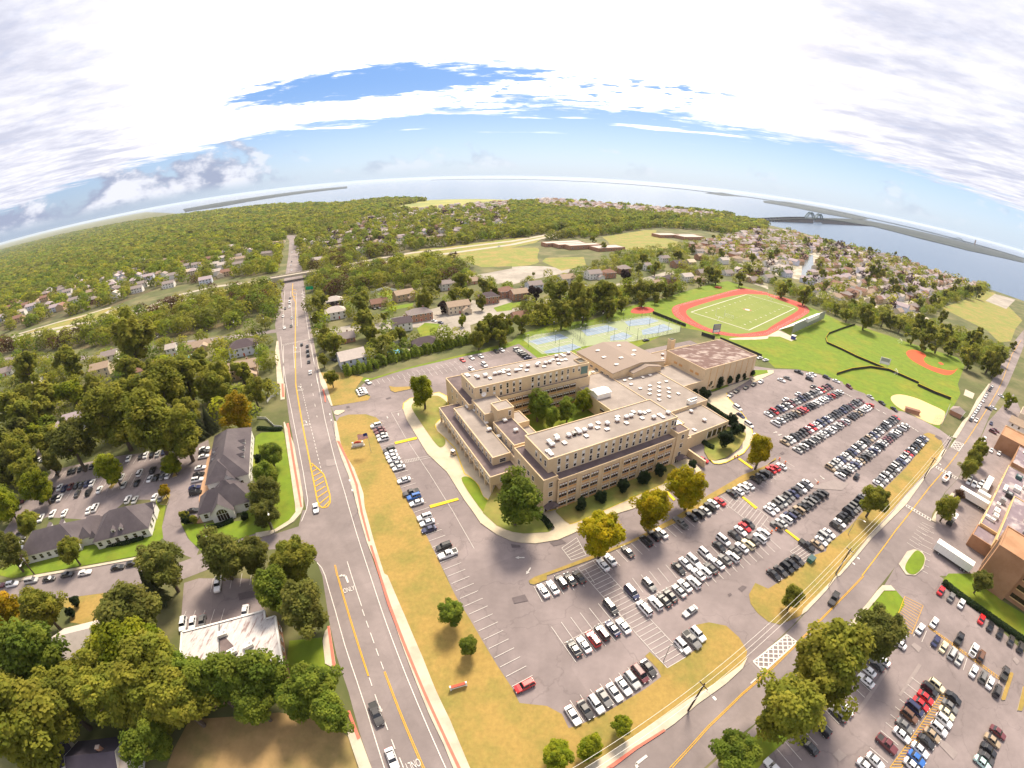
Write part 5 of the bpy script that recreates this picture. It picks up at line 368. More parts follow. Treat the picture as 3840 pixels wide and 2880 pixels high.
D['trees'] = [
 ('yellow','yellowing maple at the school lot','18.8,83.3,7.1 35.1,94.9,6.8 49.4,103.4,6.4 83.8,124.9,6.1'),
 ('lime','light green tree on the school west lawn','-48.9,164.7,6.9'),
 ('green','big green tree at the school corner','-5.4,95.5,8.2'),
 ('green','tree filling the school courtyard','0.8,156.1,6.2 13.1,154.2,5.0 6.9,151.2,4.0'),
 ('lime','small light tree in the school courtyard','20.8,165.4,4.5'),
 ('green','lone tree on the median lawn','-18.8,60.5,3.7 -13.6,52.6,2.7'),
 ('lime','young tree on the lawn by the highway','5.5,28.6,3.5 12.0,31.0,3.0 18.5,34.8,2.5'),
 ('olive','large olive tree beside the highway','61.0,38.4,10.2 51.0,32.4,8.6'),
 ('dark','dark dense tree at the hospital corner','82.4,46.6,7.2'),
 ('green','tree at the frame bottom by the highway','38.4,25.9,5.3'),
 ('olive','dark round tree on the highway verge','116.3,96.2,5.8'),
 ('olive','olive bush tree on the highway verge','67.9,62.7,3.8'),
 ('olive','round clipped tree across the highway','213.2,131.4,4.1 203.9,125.4,4.6 193.4,119.9,4.3 185.6,114.5,4.4'),
 ('bare','thin reddish tree on the hospital island','166.1,100.1,2.9'),
 ('olive','yellow green tree on the hospital island','149.0,91.0,4.4'),
 ('dark','dark tree beside the brick hospital tower','136.4,58.6,3.9'),
 ('lime','tree in front of the hospital house','299.1,180.2,4.6'),
 ('dark','dark round tree by the side street','-98.7,59.4,8.8 -84.1,66.7,7.6 -76.3,70.4,6.1'),
 ('olive','olive topped tree at the street corner','-61.5,68.8,6.8'),
 ('dark','dark tree between avenue and white roof','-52.8,54.0,7.3'),
 ('green','grey green tree above the white roof','-63.4,58.5,6.5'),
 ('pine','blue green pine by the side street','-101.9,54.8,5.3'),
 ('dark','dark broad tree above the grey ranch roof','-94.2,42.4,9.9'),
 ('orange','orange tinted tree at the left edge','-142.0,34.4,7.2'),
 ('olive','grey olive tree at the left edge','-128.3,37.9,7.6'),
 ('green','large green tree at the left edge','-114.7,22.4,11.4'),
 ('lime','bright yellow green tree in the near wood','-87.2,35.9,8.4 -104.2,38.8,5.3'),
 ('olive','olive tree in the near wood','-94.0,29.4,7.0 -99.3,23.8,6.4 -78.8,28.6,8.9 -98.2,17.4,8.4 -86.6,23.1,7.9 -99.5,9.9,12.3 -113.1,15.6,9.1 -77.1,23.0,6.1 -69.6,26.5,7.3'),
 ('green','green tree in the near wood','-64.8,32.4,6.6 -57.5,34.7,7.2 -54.6,31.1,5.2 -74.5,32.9,5.8 -75.5,18.5,5.3'),
 ('green','green tree between avenue and brown field','-42.9,37.1,5.8 -47.2,34.4,5.6 -38.8,32.0,5.2'),
 ('dark','dark tree at the left edge near the office','-165.7,52.2,7.2 -224.1,91.2,9.5 -236.6,104.6,11.5'),
 ('olive','olive tree at the left office','-143.1,60.6,5.7 -175.4,66.9,5.7'),
 ('lime','light tree at the left end of the office lot','-187.9,83.6,7.6 -194.1,71.2,7.6 -235.6,116.6,7.1'),
 ('olive','tree at the left wood edge','-219.3,96.7,10.8 -206.7,89.8,7.7 -215.8,108.7,8.2'),
 ('dark','dark tree above the office lot','-189.1,105.3,11.8 -201.8,99.5,6.2'),
 ('lime','light green tree inside the office lot','-160.5,99.4,7.5 -137.8,109.2,5.2'),
 ('orange','small orange tree at the office drive','-131.3,95.6,2.8'),
 ('olive','tall oak in the wood above the office lot','-176.5,122.3,15.1 -151.0,119.4,15.4 -136.7,118.6,12.6 -188.9,144.5,12.0 -212.8,145.0,8.6 -170.4,145.6,13.9 -149.7,138.6,9.4'),
 ('pine','grey conifer behind the slate office','-144.9,135.5,6.0 -142.8,140.3,5.6'),
 ('orange','orange yellow maple beside the avenue','-125.1,139.0,9.8'),
 ('olive','olive tree beside the avenue','-131.9,163.1,7.2 -133.8,176.3,4.6'),
 ('lime','yellow tree in the left wood','-243.4,149.3,10.1'),
 ('olive','tree in the left wood','-270.9,147.7,11.9 -291.6,144.2,10.7 -253.9,136.3,10.2 -253.3,125.4,10.9 -288.9,134.1,10.5 -238.6,158.6,9.5 -176.2,168.8,12.3 -154.4,158.8,10.1 -158.6,175.6,9.3 -231.4,181.1,9.7 -185.1,162.1,8.3 -258.6,210.6,16.4 -338.7,182.1,10.4 -300.0,189.7,9.7 -155.7,187.1,6.9 -188.9,194.3,9.1'),
 ('green','tree on the office lawn beside the avenue','-96.3,117.2,5.2 -89.9,103.5,5.7'),
 ('dark','dark tree on the office lawn','-85.3,93.2,5.7 -81.6,87.3,4.8'),
 ('olive','young tree beside the office drive','-113.7,85.6,2.5 -110.3,85.8,1.8'),
 ('olive','tree at the avenue edge opposite the school','-117.3,224.8,7.8 -128.3,232.6,5.2 -116.8,207.7,4.1 -133.8,246.0,5.5 -101.1,184.2,4.8 -90.0,224.9,5.1 -109.3,255.3,8.5 -128.1,295.9,9.7 -82.1,301.7,7.8 -105.3,247.7,6.0 -101.1,244.0,5.2 -164.3,304.5,6.6 -156.6,280.5,5.3 -86.8,238.6,4.3 -82.8,244.4,4.3'),
 ('purple','small dark purple tree by the brick house','-69.4,304.5,3.9'),
 ('lime','small light tree on the turning circle','-50.2,276.5,3.5'),
 ('olive','tree beside the turning circle','-27.2,255.5,7.2 -21.8,250.8,6.7 -32.5,245.6,5.6 -33.8,234.6,4.7 -22.3,240.6,4.8'),
 ('olive','tree among the houses north of the school','-41.6,313.6,4.8 -89.5,350.3,5.9 -66.0,366.7,7.6 -88.0,369.8,5.2 -66.6,331.6,5.1 -55.1,333.7,4.7 -46.7,362.6,5.0 -36.7,350.1,4.3 -106.0,283.2,4.2'),
 ('olive','tree on the belt above the tennis courts','13.2,317.2,9.6 28.5,315.4,10.4 49.4,317.7,10.6 15.7,275.5,8.4 31.3,288.9,8.8 1.4,287.0,6.4 50.1,302.0,6.8 84.6,353.6,7.0 93.8,362.9,6.1 103.4,364.7,6.2 74.0,353.9,6.4 -10.3,265.4,5.2 119.1,375.9,5.4 63.3,318.6,4.5 83.1,336.8,5.7 96.2,346.4,3.9 111.3,366.7,5.2 177.8,442.6,9.0 182.2,433.9,8.9 158.2,417.4,5.4'),
 ('purple','dark purple tree in front of a house','-2.4,337.9,5.6'),
 ('purple','reddish tree by the tan house','81.9,408.6,6.2'),
 ('olive','tree among the houses beyond the track','107.2,466.1,7.1 123.3,460.1,9.0 120.3,503.3,8.4 151.6,549.7,7.7 172.7,540.3,9.1 221.5,632.7,8.1 255.3,605.1,8.8 198.2,524.3,4.5 242.4,491.5,8.8 209.2,435.6,7.2 287.2,570.1,8.6 10.2,376.7,4.6'),
 ('olive','tree at the far brick school','88.2,614.6,7.5 79.7,668.1,6.3 324.7,818.8,5.9 105.5,581.0,3.2 112.2,566.4,2.3 -4.6,432.6,2.4'),
 ('olive','tree in the row behind the ball field','240.5,400.7,8.8 252.8,379.4,9.8 271.4,334.2,7.0 276.4,315.6,10.2 309.6,330.6,7.3 317.0,326.2,7.4 318.8,316.7,6.7 341.4,318.1,10.1 342.8,304.3,9.9 370.8,313.3,9.2 308.4,288.8,6.9 309.0,276.7,6.8 321.3,272.6,9.1 335.3,270.7,8.2 375.6,282.9,11.4 327.8,242.5,8.8 345.5,237.7,10.2 391.6,262.4,8.9 432.2,320.7,8.7 343.6,229.9,5.6 274.9,355.1,6.1 310.9,378.8,6.6 354.2,401.2,6.5 268.4,437.5,6.9 295.4,433.1,5.7'),
 ('olive','tree beside the far park','431.9,373.4,9.2 485.3,437.1,10.5 561.8,493.0,10.0 614.3,528.3,10.8 674.2,550.4,11.6 720.9,567.8,12.2 438.4,418.1,7.3 343.7,363.2,5.4 472.7,306.9,6.1'),
 ('olive','tree in the shore suburb','343.6,624.0,8.6 456.4,741.3,8.1 387.7,688.0,8.4 410.9,595.9,7.7 360.2,512.7,8.4 428.4,569.6,5.7 492.0,577.8,12.2 490.8,555.4,13.9 481.6,620.8,8.4 328.0,455.3,6.8 483.6,519.5,9.5 442.0,465.3,10.3 480.0,480.0,9.1 441.1,522.1,7.3 564.5,592.3,8.7 718.4,652.2,10.3 577.3,558.2,8.6 602.8,555.8,8.8 578.9,906.2,11.5 652.5,948.6,10.7 624.1,791.9,9.4 741.7,895.6,10.8 626.7,729.0,7.7 711.1,783.5,8.5 313.4,477.2,5.4 271.6,474.4,3.7 910.1,998.1,7.2 754.8,645.4,10.6 536.8,798.1,9.0 591.5,825.9,8.1'),
 ('green','green tree on the office lawn by the avenue','-96.4,117.4,5.2 -90.1,104.9,5.7 -89.0,96.6,4.7'),
]
D['shrubs'] = [
 ('shrub','dark conical evergreen before the school facade','15.1,102.5,2.3 22.1,106.9,2.2 29.9,111.8,2.3 37.2,115.7,2.4 44.3,120.2,2.5'),
 ('shrub','rounded shrub on the curved school lawn','76.1,139.3,3.6 83.5,147.0,2.8 87.5,149.8,2.1 84.6,155.3,2.9'),
 ('shrub','shrub beside the tall gym wall','93.7,193.2,2.7 100.9,197.3,2.5 106.5,201.3,2.1 112.1,205.1,2.2 118.3,207.9,2.2 87.3,192.3,2.9'),
 ('shrub','round shrub on the office lawn','-113.4,85.5,2.5 -92.8,89.7,1.7 -103.1,78.3,1.5 -111.8,86.8,1.4'),
 ('shrub','clipped round shrub by the dry yard','-129.7,47.1,2.2 -128.4,43.5,1.8'),
 ('shrub','yellow shrub by the service wall','76.9,183.4,2.0 80.7,181.3,2.7 82.4,180.5,2.3 75.5,187.7,1.9'),
 ('shrub','shrub by the school bay','58.0,125.2,1.8'),
 ('shrub','shrub by the corner lawn','-103.5,119.0,2.7'),
]
D['hedges'] = [
 (2.2,1.6,Q('68.07,143.43 69.84,139.7 71.42,138.5'),'clipped hedge around the service bay'),
 (2,1.5,Q('2.44,99.57 4.21,97.07 5.58,94.13'),'clipped hedge at the school corner door'),
 (2,1.4,Q('80.83,175.1 83.59,169.71 85.7,164.51 87.17,159.49'),'hedge along the curved school walk'),
 (6,4.5,Q('-101.66,199.16 -88.63,206.73 -84.62,214.51 -73.62,222.85 -62.2,231.72 -50.25,241.18 -37.67,251.36 -16.47,269.42'),'tall hedge of shrubs between houses and north lot'),
 (2.2,1.6,Q('126.96,64.47 128.87,59.89 132.62,53.23 136.96,46.12 141.57,38.62'),'clipped hedge between lawn and hospital cars'),
 (1.6,1.3,Q('-104.63,84.43 -100.98,86.07 -97.45,89.33'),'low hedge before the arched office window'),
 (2,1.2,Q('-140.33,69.93 -132.43,72.58 -126.46,76.42'),'low planting along the office wall'),
 (2,1.5,Q('-120.28,144.07 -115.41,143.93 -111.2,143.74 -108.09,144.41'),'clipped hedge at the avenue entrance'),
]
D['forest'] = [
 Q('-1650,330 -905.2,484.3 -4037.3,1967.4 -7418.2,4226.4 -5647.9,4168.3 -3662.8,3471 -2232.5,2737.2 -1511.6,2466.6 -845,1891.1 -738.4,2132.6 -542.7,1996.8 -347.91,1658.7 -377.93,1236.3 -462.9,1080.6 -481.2,962.8 -491.3,854.5 -499,816.2 -358.04,571.8 -306.1,475.5 -461.2,443.7 -467.7,377.38 -547.4,338.37 -568.2,313.46 -623,320.72'),
 Q('-271.15,479.7 -377.46,649.5 -460.9,799.7 -481.2,962.8 -383.17,1210.3 -232.1,1222.2 -175.4,1629.4 -12.16,1719.5 234.65,1753 449.1,1742.8 725.9,1773.1 698.8,1571.7 237.43,985.3 25.21,704.6 -99.01,574.6 -151.72,540.5 -210.8,536.2 -235.86,456.4'),
 Q('-223.39,389.71 -262.41,466.6 -277.44,507.3 -253.45,530.2 -203.2,520.7 -141.28,535.5 -121.52,518.7 -75.71,482.5 -65.05,451.8 -74.45,434.9 -82.37,414.3 -108.44,382.89 -130.59,384.03 -156.17,377.58 -167.02,355.1 -193.48,361.55'),
 Q('-593.2,303.3 -496,268.11 -413.2,284.6 -414.5,314.62 -403.8,336.04 -365.83,373.44 -340.45,401.9 -297.36,416 -251.05,389.68 -198.62,289.23 -231.03,314.94 -220.81,278.14 -255.51,268.69 -296.33,257.76 -338.84,249.43 -430.8,244.37 -496.3,246.6'),
 Q('-42.62,698.2 -7.2,745.1 57.51,863 181.06,1027.6 274.23,1139.3 436.7,1344.9 710.7,1682.9 674.5,1789 541.1,1675.8 375.6,1386.8 286.09,1490.7 172.56,1937.2 24.55,1758.6 -85.83,1401.9'),
 Q('30.27,723.5 89.55,873.8 163.15,921.4 244.23,1010 386.69,1186.4 733,1563 759.1,1451.1 523.2,981.5 455.7,969.9 354.42,997.1 254.34,975.5 219.17,934 108.28,776 88.12,739.4'),
]
D['infill'] = [
 (Q('-473.7,220.72 -388.96,227.86 -316.97,230.46 -277.62,238.73 -239.52,249.23 -205.92,253.76 -186.66,261.55 -171.93,247.89 -157.71,228.08 -133.85,187.41 -127.05,174.91 -130.17,168.82 -131.22,159.73 -119.77,141.3 -137.61,139.07 -149.04,131.68 -191,118.49 -213.5,106.75 -244.1,118.54 -286.3,120.71 -332.06,139.67'),0.6),
 (Q('-297.81,119.55 -241.62,116.75 -234.85,109.61 -222.76,103.73 -210.84,85.44 -208.16,78.32 -198.46,70.27 -197.86,63.72 -197.41,57.41'),0.9),
 (Q('-208.34,363.32 -192.5,359.55 -156.17,377.58 -129.91,381.87 -103.01,382.69 -68.59,435 -22.4,367.54 -18.09,296.38 -42.55,287.44 -40.53,251.26 -62.2,231.72 -90.25,211.27 -102.86,202.02 -117.88,204.77 -143.99,249.01'),0.42),
 (Q('-24.21,397.06 -11.49,398.01 44.65,456.5 98.96,566.9 163.01,644.5 236.39,709.4 264.74,628.9 295.38,575.7 293.18,532.3 238.39,424.8 206.03,459.1 175.25,434.3 107.82,366.11 71.35,335.19 39.51,298.56 8.63,282.86 -11.67,263.05 -16.09,262.8 -18.86,308.82 9.77,342.48 43.09,378.36 -11.21,389.11 -23.41,383.89'),0.42),
 (Q('-16.02,261.73 -11.72,264.13 8.63,283.35 39.57,299.1 71.47,335.86 101.88,363.07 175.65,435.4 200.98,460.1 180.59,467.5 119.24,410.1 66.93,366.22 41.92,366.27 11.59,340.94 -18.6,304.57'),0.75),
 (Q('238.37,424.7 267.92,381.52 271.7,337.86 282.19,332.65 321.31,323.75 339.83,297.1 349.92,264.48 352.44,240.81 360.24,233.53 460.1,295.4 437.5,310.84 392.78,334.06 377.73,370.03 334.99,395.18 293.27,421.8 274.41,466.2 262.84,472.9'),0.85),
 (Q('439.5,427.4 552.5,499.6 750.3,633.3 956.3,738.4 907.2,676.7 659,538.7 507.4,444.7 448.4,397.18 419.9,396.76'),0.8),
 (Q('-152.02,27.44 -143.05,33.64 -123.25,32.98 -111.58,34.08 -100.93,26.75 -88.97,23.96 -79.15,25.25 -77.18,19.33 -85.77,16.76 -107.95,9.89 -104.65,5.15 -119.39,-0.62'),0.8),
 (Q('-218.98,275.51 -208.88,280.98 -204.96,284.5 -191.63,280.96 -189.06,273.38 -219.78,264.77'),0.6),
]
D['suburb'] = [
 Q('642.6,1214.3 732.3,1239.8 732.5,1114.5 787.2,1032.8 836.4,976.5 884.6,965.7 869.8,828.4 914.4,763.4 933.7,720 814.3,645.7 707.2,608.2 535.8,483.2 439.5,427.4 424.6,382.85 391.11,373.65 368.54,397.3 342.77,426.8 293.59,415.4 331.51,509.9 284.91,516.2'),
 Q('236.39,709.4 378.71,885.1 576.4,1161.3 642.8,1214.4 321.12,587 273.74,566.5 264.74,628.9 229.84,632.2'),
 Q('232.54,509 301.92,549.4 244.06,435.9 230.05,472.5'),
]
D['shoreband'] = (Q('-18.83,1701.6 118.71,1853.9 287.17,1735.1 457.8,1699.2 677.8,1671.6 707.5,1675.3 460.9,1421.6 306.55,1404.9 161.71,1401.1 20.79,1457.6'),Q('-240.58,1574 -107.51,1755.9 -79.87,1305.8 -176.82,1259.1'),Q('-21.41,1913.5 53.35,2031.3 124.51,1947.8 257.12,1839.3 337.76,1767.6 478.9,1779.1 565.8,1754 743.8,1763 630.2,1668.9 468.3,1579.4 297.45,1551.5 157.18,1759.7 2.51,1748.8'))
D['housewood'] = (Q('-842.7,448.2 -811.1,496.6 -735.3,537.1 -674.9,586.8 -569.9,588 -526.6,685.6 -495.5,715.5 -374.17,532.3 -368.26,446.4 -437.9,423.3 -479.7,388.06 -544,352.63 -666.9,346.25'),Q('-409.2,728 -451.3,967 -440.6,1161.7 -376.5,1395.1 -229.57,1639.1 -96.42,1575.4 -53.72,879.9 -115.83,819.3 -151.57,685.9 -206.69,625.3 -247.61,594.7 -308.6,574.9'))
D['houses'] = [
 (-149.86,298.5,15,11,30,2,'hip','pale','white','white two storey house with a pale grey roof beside the side road'),
 (-164.42,328.64,13,10,30,2,'hip','pale','darkbrown','dark brown house with a pale roof and blue pool'),
 (-126.04,327.57,13,9,30,1,'gable','brown','tan','brown roofed house with cars in front near the wood'),
 (-110.29,344.06,16,10,40,2,'gable','tan','tan','tan two storey house beside the white fenced green yard'),
 (-83.58,291.97,17,10,30,2,'hip','grey','brick','grey roofed brick house north of the turning circle'),
 (-59.4,310.55,17,10,30,2,'gable','tan','cream','cream house with tan roof by the purple tree'),
 (-89.98,270.54,12,10,30,2,'gable','dark','white','white gabled house with a dark roof above the pool'),
 (-66.86,240.69,15,10,30,1,'hip','dark','darkbrown','dark hip roofed ranch house beside the pool'),
 (-122.09,248.87,13,9,30,1,'gable','grey','brick','grey roofed brick house with chimney by the avenue trees'),
 (-101.71,212.2,14,12,35,2,'gable','pale','bluewhite','pale blue gabled house with grey roof at the hedge'),
 (-80.75,378.64,13,9,30,2,'gable','grey','white','white house with grey roof near the belt of trees'),
 (-61.27,401.3,13,9,30,1,'gable','tan','tan','tan roofed house below the pale road'),
 (-39.05,336.89,14,10,30,2,'hip','dark','brick','dark roofed brick house with a small pool'),
 (-26.67,355.67,14,10,30,2,'hip','brown','brick','brown roofed brick house on the cul de sac street'),
 (-281.11,536.5,20,9,20,1,'gable','pale','cream','long pale roofed house beyond the overpass'),
 (-398.59,604.1,20,9,10,2,'gable','grey','cream','grey house behind the far green lawn left of the avenue'),
 (-245.75,590.9,10,9,30,2,'gable','pale','white','white house peeping from the trees by the parkway'),
 (-253.46,708.7,12,9,30,2,'hip','dark','darkbrown','dark brown house in the far wood'),
 (-204.13,643.3,14,9,30,1,'gable','pale','cream','pale house at the end of a far driveway'),
 (-321.65,1143.4,16,10,30,2,'gable','pale','white','large pale house at the marsh edge, left one'),
 (-227.35,1040.9,16,10,30,2,'gable','grey','white','large pale house at the marsh edge, right one'),
 (-262.98,912.9,18,10,30,1,'hip','tan','cream','cream long house in the far wood'),
 (-314.87,897.5,13,9,30,2,'gable','grey','white','white house with grey roof far beyond the wood'),
 (-349.85,795.5,12,9,30,2,'gable','pale','white','white house right of the far avenue'),
 (-471.4,747.3,30,10,15,1,'flat','tan','cream','long low flat shop beside the far avenue'),
 (-122.46,937.2,18,10,30,2,'gable','pale','tan','tan house above the parkway trees'),
 (-15.62,348.87,14,10,30,2,'gable','tan','brick','tan roofed brick house left of the purple tree'),
 (-3.8,377.46,13,10,30,2,'gable','grey','bluewhite','pale blue house behind the purple tree'),
 (26.16,408.1,15,11,30,2,'gable','tan','white','white house with tan roof beside the pale road'),
 (54.02,433,15,11,30,2,'gable','grey','white','white house with grey roof beside the reddish tree'),
 (70.35,441.6,13,10,30,2,'hip','brown','brick','tan brick house next to the white house'),
 (90.15,466.3,15,11,30,2,'hip','grey','brick','grey roofed purple brick house behind the reddish tree'),
 (120.86,490.1,9,9,30,2,'gable','grey','white','narrow white house between round trees'),
 (156.34,548,14,10,30,2,'gable','grey','white','white house with grey roof at the bend of the road'),
 (165.59,517.7,15,11,30,2,'gable','dark','brick','dark roofed house below the bend of the road'),
 (191.81,549.2,13,9,30,1,'gable','cream','cream','cream ranch house right of the bend'),
 (131.14,429.6,13,10,30,2,'hip','dark','brick','dark roofed brick house near the track trees'),
 (152.46,443.3,14,10,30,2,'gable','pale','white','white house near the track trees'),
 (113.8,412.9,12,10,30,1,'gable','tan','cream','cream house with tan roof near the belt'),
 (167.01,444.9,14,10,30,1,'hip','tan','tan','tan roofed house at the track trees'),
 (184.84,484.9,15,10,30,1,'gable','grey','tan','beige house above the track trees'),
 (-12.35,295.32,12,9,30,1,'gable','brown','brick','brown red roofed house left of the tennis belt'),
 (217.64,587.9,13,9,30,2,'gable','tan','brick','pinkish house among far trees'),
 (244.42,570.3,14,10,30,2,'gable','pale','white','whitish house left of the far street'),
 (275.89,596.4,16,10,30,2,'hip','tan','cream','beige hip roofed house on the far street'),
 (277.46,519.4,15,10,30,2,'gable','grey','white','grey roofed house above the track end'),
 (239.47,466.1,15,10,30,1,'gable','grey','tan','grey ranch house beside the track trees'),
 (219.8,494.1,14,10,30,1,'gable','grey','white','low grey roofed house before the round tree'),
 (-297.08,220.7,11,9,35,2,'gable','grey','white','white gabled house under the big green tree at left'),
 (-282.48,199.75,13,10,30,2,'gable','tan','cream','tan roofed cream house in the left trees'),
 (-236.14,197.2,14,10,35,2,'gable','brown','white','brown roofed white house among left trees'),
 (-228.56,239.1,17,9,30,1,'gable','tan','tan','tan roofed ranch beside the round pool'),
 (-244.25,229.86,7,8,30,2,'gable','pale','white','narrow white house left of the round pool'),
 (-184.66,231,18,13,30,2,'hip','dark','bluewhite','blue grey building with dark roof beside the avenue'),
 (-162.48,198.11,15,11,30,2,'gable','tan','tan','tan gabled house below the blue grey building'),
 (-409.2,203.27,12,9,30,1,'gable','grey','white','grey roofed house at the left frame edge'),
 (-342.64,183.19,15,10,30,1,'gable','pale','white','pale roofed house at the left frame edge'),
 (-485.6,494.7,15,10,30,2,'hip','grey','white','grey roofed white house by the parkway, left'),
 (-480.6,524.8,12,9,30,1,'gable','cream','cream','cream roofed house by the parkway'),
 (-430,536,14,11,30,2,'gable','pale','white','big white gabled house by the parkway'),
 (-431.4,573.6,26,10,20,2,'gable','tan','cream','long tan row building by the far avenue'),
 (-406,489.6,13,9,30,2,'gable','pale','white','white house left of the row building'),
 (-712.5,418.6,13,10,30,2,'gable','brown','tan','brown house deep in the left wood'),
 (-830.9,599.2,13,9,30,2,'gable','pale','white','white house in the middle of the left wood'),
 (-651.6,451.8,15,8,30,1,'gable','pale','white','low pale house at the parkway wood'),
 (-726.3,676.1,12,10,30,2,'gable','pale','white','white house in the far left wood'),
 (-965.4,613.3,14,10,30,1,'gable','tan','brick','tan house at left in the wood'),
 (-784.9,510.4,8,8,30,2,'gable','pale','white','narrow white house at left in the wood'),
 (-658,657.8,12,9,30,1,'gable','tan','tan','tan roofed house among far left trees'),
 (-872.4,756.1,9,8,30,2,'gable','pale','white','small white house far left in the trees'),
 (-554.1,724,16,10,30,2,'gable','pale','white','white house group left of the far avenue bend'),
 (-115.91,35.95,12,11,30,1,'gable','pale','tan','pale gabled ranch roof between dark and green trees'),
 (-88.78,11.38,12,9,24,1,'gable','slate','white','dark roofed white gabled house at the frame bottom'),
 (-99.31,8.55,7,5,60,1,'gable','slate','white','dark roofed shed with white wall at the frame bottom'),
 (-80.7,13.22,4,3,28,1,'flat','pale','white','tiny white shed beside the dark roofed house'),
 (-230.84,137.72,24,12,30,2,'hip','purple','white','purple grey roofed white building in the wood'),
]
D['barrier'] = Q('-3479,14591 -908,13469 1555,11899 3345,9953 4233,8616 5049,7329 5554,6032 5778,4937 5972,4022 6251,3151 6519,3286 6221,4189 6006,5132 5757,6253 5219,7577 4387,8931 3473,10332 1607,12295 -935,13869 -3548,14883')
D['leftfar'] = Q('-4873.9,5449.2 -4833,6292.1 -4647.4,7044.8 -4692.8,8393 -4073.5,9450.3 -2904.3,6731.1 -3028,5406.8 -2997.2,4534 -2930.6,3804.8 -3358.1,3778.9')
D['geo'] = {
 'trackc': ((159.86,335.63),),
 'pool1': ((-81.46,231.89),),
 'pool2': ((-223.15,224.36),),
 'overA': ((-272.25,423.1),),
 'overB': ((-247.89,438.9),),
 'bridge0': ((751.5,1607.7),),
 'bridge1': ((1321.5,2099.6),),
 'bridge2': ((3052.6,3913.6),),
 'arch2': ((5817.9,5167.9),),
 'canalA': Q('318.1,493.1 335.22,488.4 506.3,764.5 482.3,756.3'),
 'tower': ((7409.1,6210.5),),
 'fsch': ((53.06,631),),
 'sign': ((-68.95,134.53),),
 'redsign': ((-15.3,44.18),),
 'flag': ((-62.39,132.99),),
 'scoreboard': ((123.98,278.79),),
 'bleach': Q('185.91,291.65 245.11,339.31'),
 'press': ((184.89,278.2),),
 'sb2': ((234.32,235.76),),
 'backstop': ((203.95,172.31),),
 'shed': ((239.59,171.45),),
 'gate': ((59.43,134.4),),
 'golf': ((-30.3,131.13),),
 'car_boat': ((173.5,114.23),),
 'bin': ((83.45,78.9),),
 'greensign': ((-211.05,375.48),),
 'redtent': ((180.93,422.4),),
 'gp1': ((138.99,313.51),),
 'gp2': ((229.64,396.18),),
 'goal1': ((150.9,320.11),),
 'goal2': ((299.63,291.91),),
 'goal3': ((237,225.18),),
 'trailer1': ((180.81,109.17),),
 'trailer2': ((143.61,74.79),),
 'h1': ((168.71,62.86),),
 'shore': Q('-2961.8,3300.4 -2167.2,2755.2 -1568.3,2359.8 -1284.9,2279.6 -1047.2,2233.7 -931.2,2260 -755.4,2182.2 -521,1915.9 -286.27,1698 -188.15,1748.6 -108.59,1896 24.91,1944.5 214.45,1892.1 416.3,1759.1 565.7,1646.3 676.2,1519.8 739.9,1468.7 790,1308.6 829.1,1165.2 864.8,1004.4 902.6,875.2 939.7,791.3 947.3,716.8 981.1,652.8'),
 'canal': Q('320.72,496.9 331.85,484.3 513.7,774.3 483.6,762.6'),
 'isl': (Q('2751.8,7658.5 5485.8,13633.5 3804.6,8494.7 2736.1,6782.6'),Q('3427.7,6803.4 6431.4,11382 6850,10696.7 6470.6,8813.8 5662.4,7026.1 3352,4300.8 2854.2,4262.7 2878.6,5075.6 2707.2,5341.1'),Q('1185.8,2070.2 2087.2,3047 3716.8,4772.5 4744.7,4757.1 5281.9,4466.6 6431.2,4496.9 3990.8,2776.5 2772.4,2367.7 2495.2,2528.7 2475.5,3052.3 1855.3,2651.9')),
}
D['fences'] = [
 (2.2,'dark','dark windscreen fence below the track',Q('87.87,319.13 105.45,290.5')),
 (1.6,'dark','black outfield fence of the ball field',Q('277.91,328.62 252.9,312.94 227.32,295.7 216.81,283.81 211.11,273.46 216.71,261.18 220.57,249.37 231.55,231.73')),
 (1.6,'dark','curved black fence of the softball field',Q('182.14,217.6 199.86,226.24 219.67,232.11 233.66,229.26 244.73,210.82')),
 (1.8,'dark','black fence running into the softball outfield',Q('240.9,207.78 246.75,197.79 254.23,190.14')),
 (1.8,'dark','black fence beside the dark roofed gym',Q('122.75,267.57 140.32,239.41')),
 (2.5,'dark','black wall of the track entrance',Q('111.56,273.8 118.6,266.98')),
 (3,'mesh','chain link fence along the tennis courts',Q('-8.74,253.77 19.88,273.11 82.85,311.1 101.37,289.89 97.57,278.44 60.74,256.45')),
 (3,'mesh','chain link fence between the tennis courts',Q('19.88,273.11 29.57,245.64')),
 (2,'white','white vinyl fence around the green yard',Q('-148.1,364.89 -138.94,382.48 -119.96,367.02')),
 (2,'white','white vinyl fence beside the pool',Q('-91.88,238.58 -79.15,250.39')),
 (2,'white','white fence of the pale blue house',Q('-98.59,220.82 -88.13,220.94')),
 (1.8,'white','white yard fence near the brick house',Q('-106.27,287.04 -95.72,294.73')),
 (1.2,'white','white curving entrance wall, upper',Q('-129.49,167.68 -130.28,172.37 -127.74,176.11')),
 (1.2,'white','white curving entrance wall, lower',Q('-125.83,152.6 -121.01,152.37 -115.53,148.22 -112.77,145.99 -108.63,145.6')),
 (1.8,'mesh','grey net along the far ball field',Q('291.88,322.95 322.27,293.7')),
]
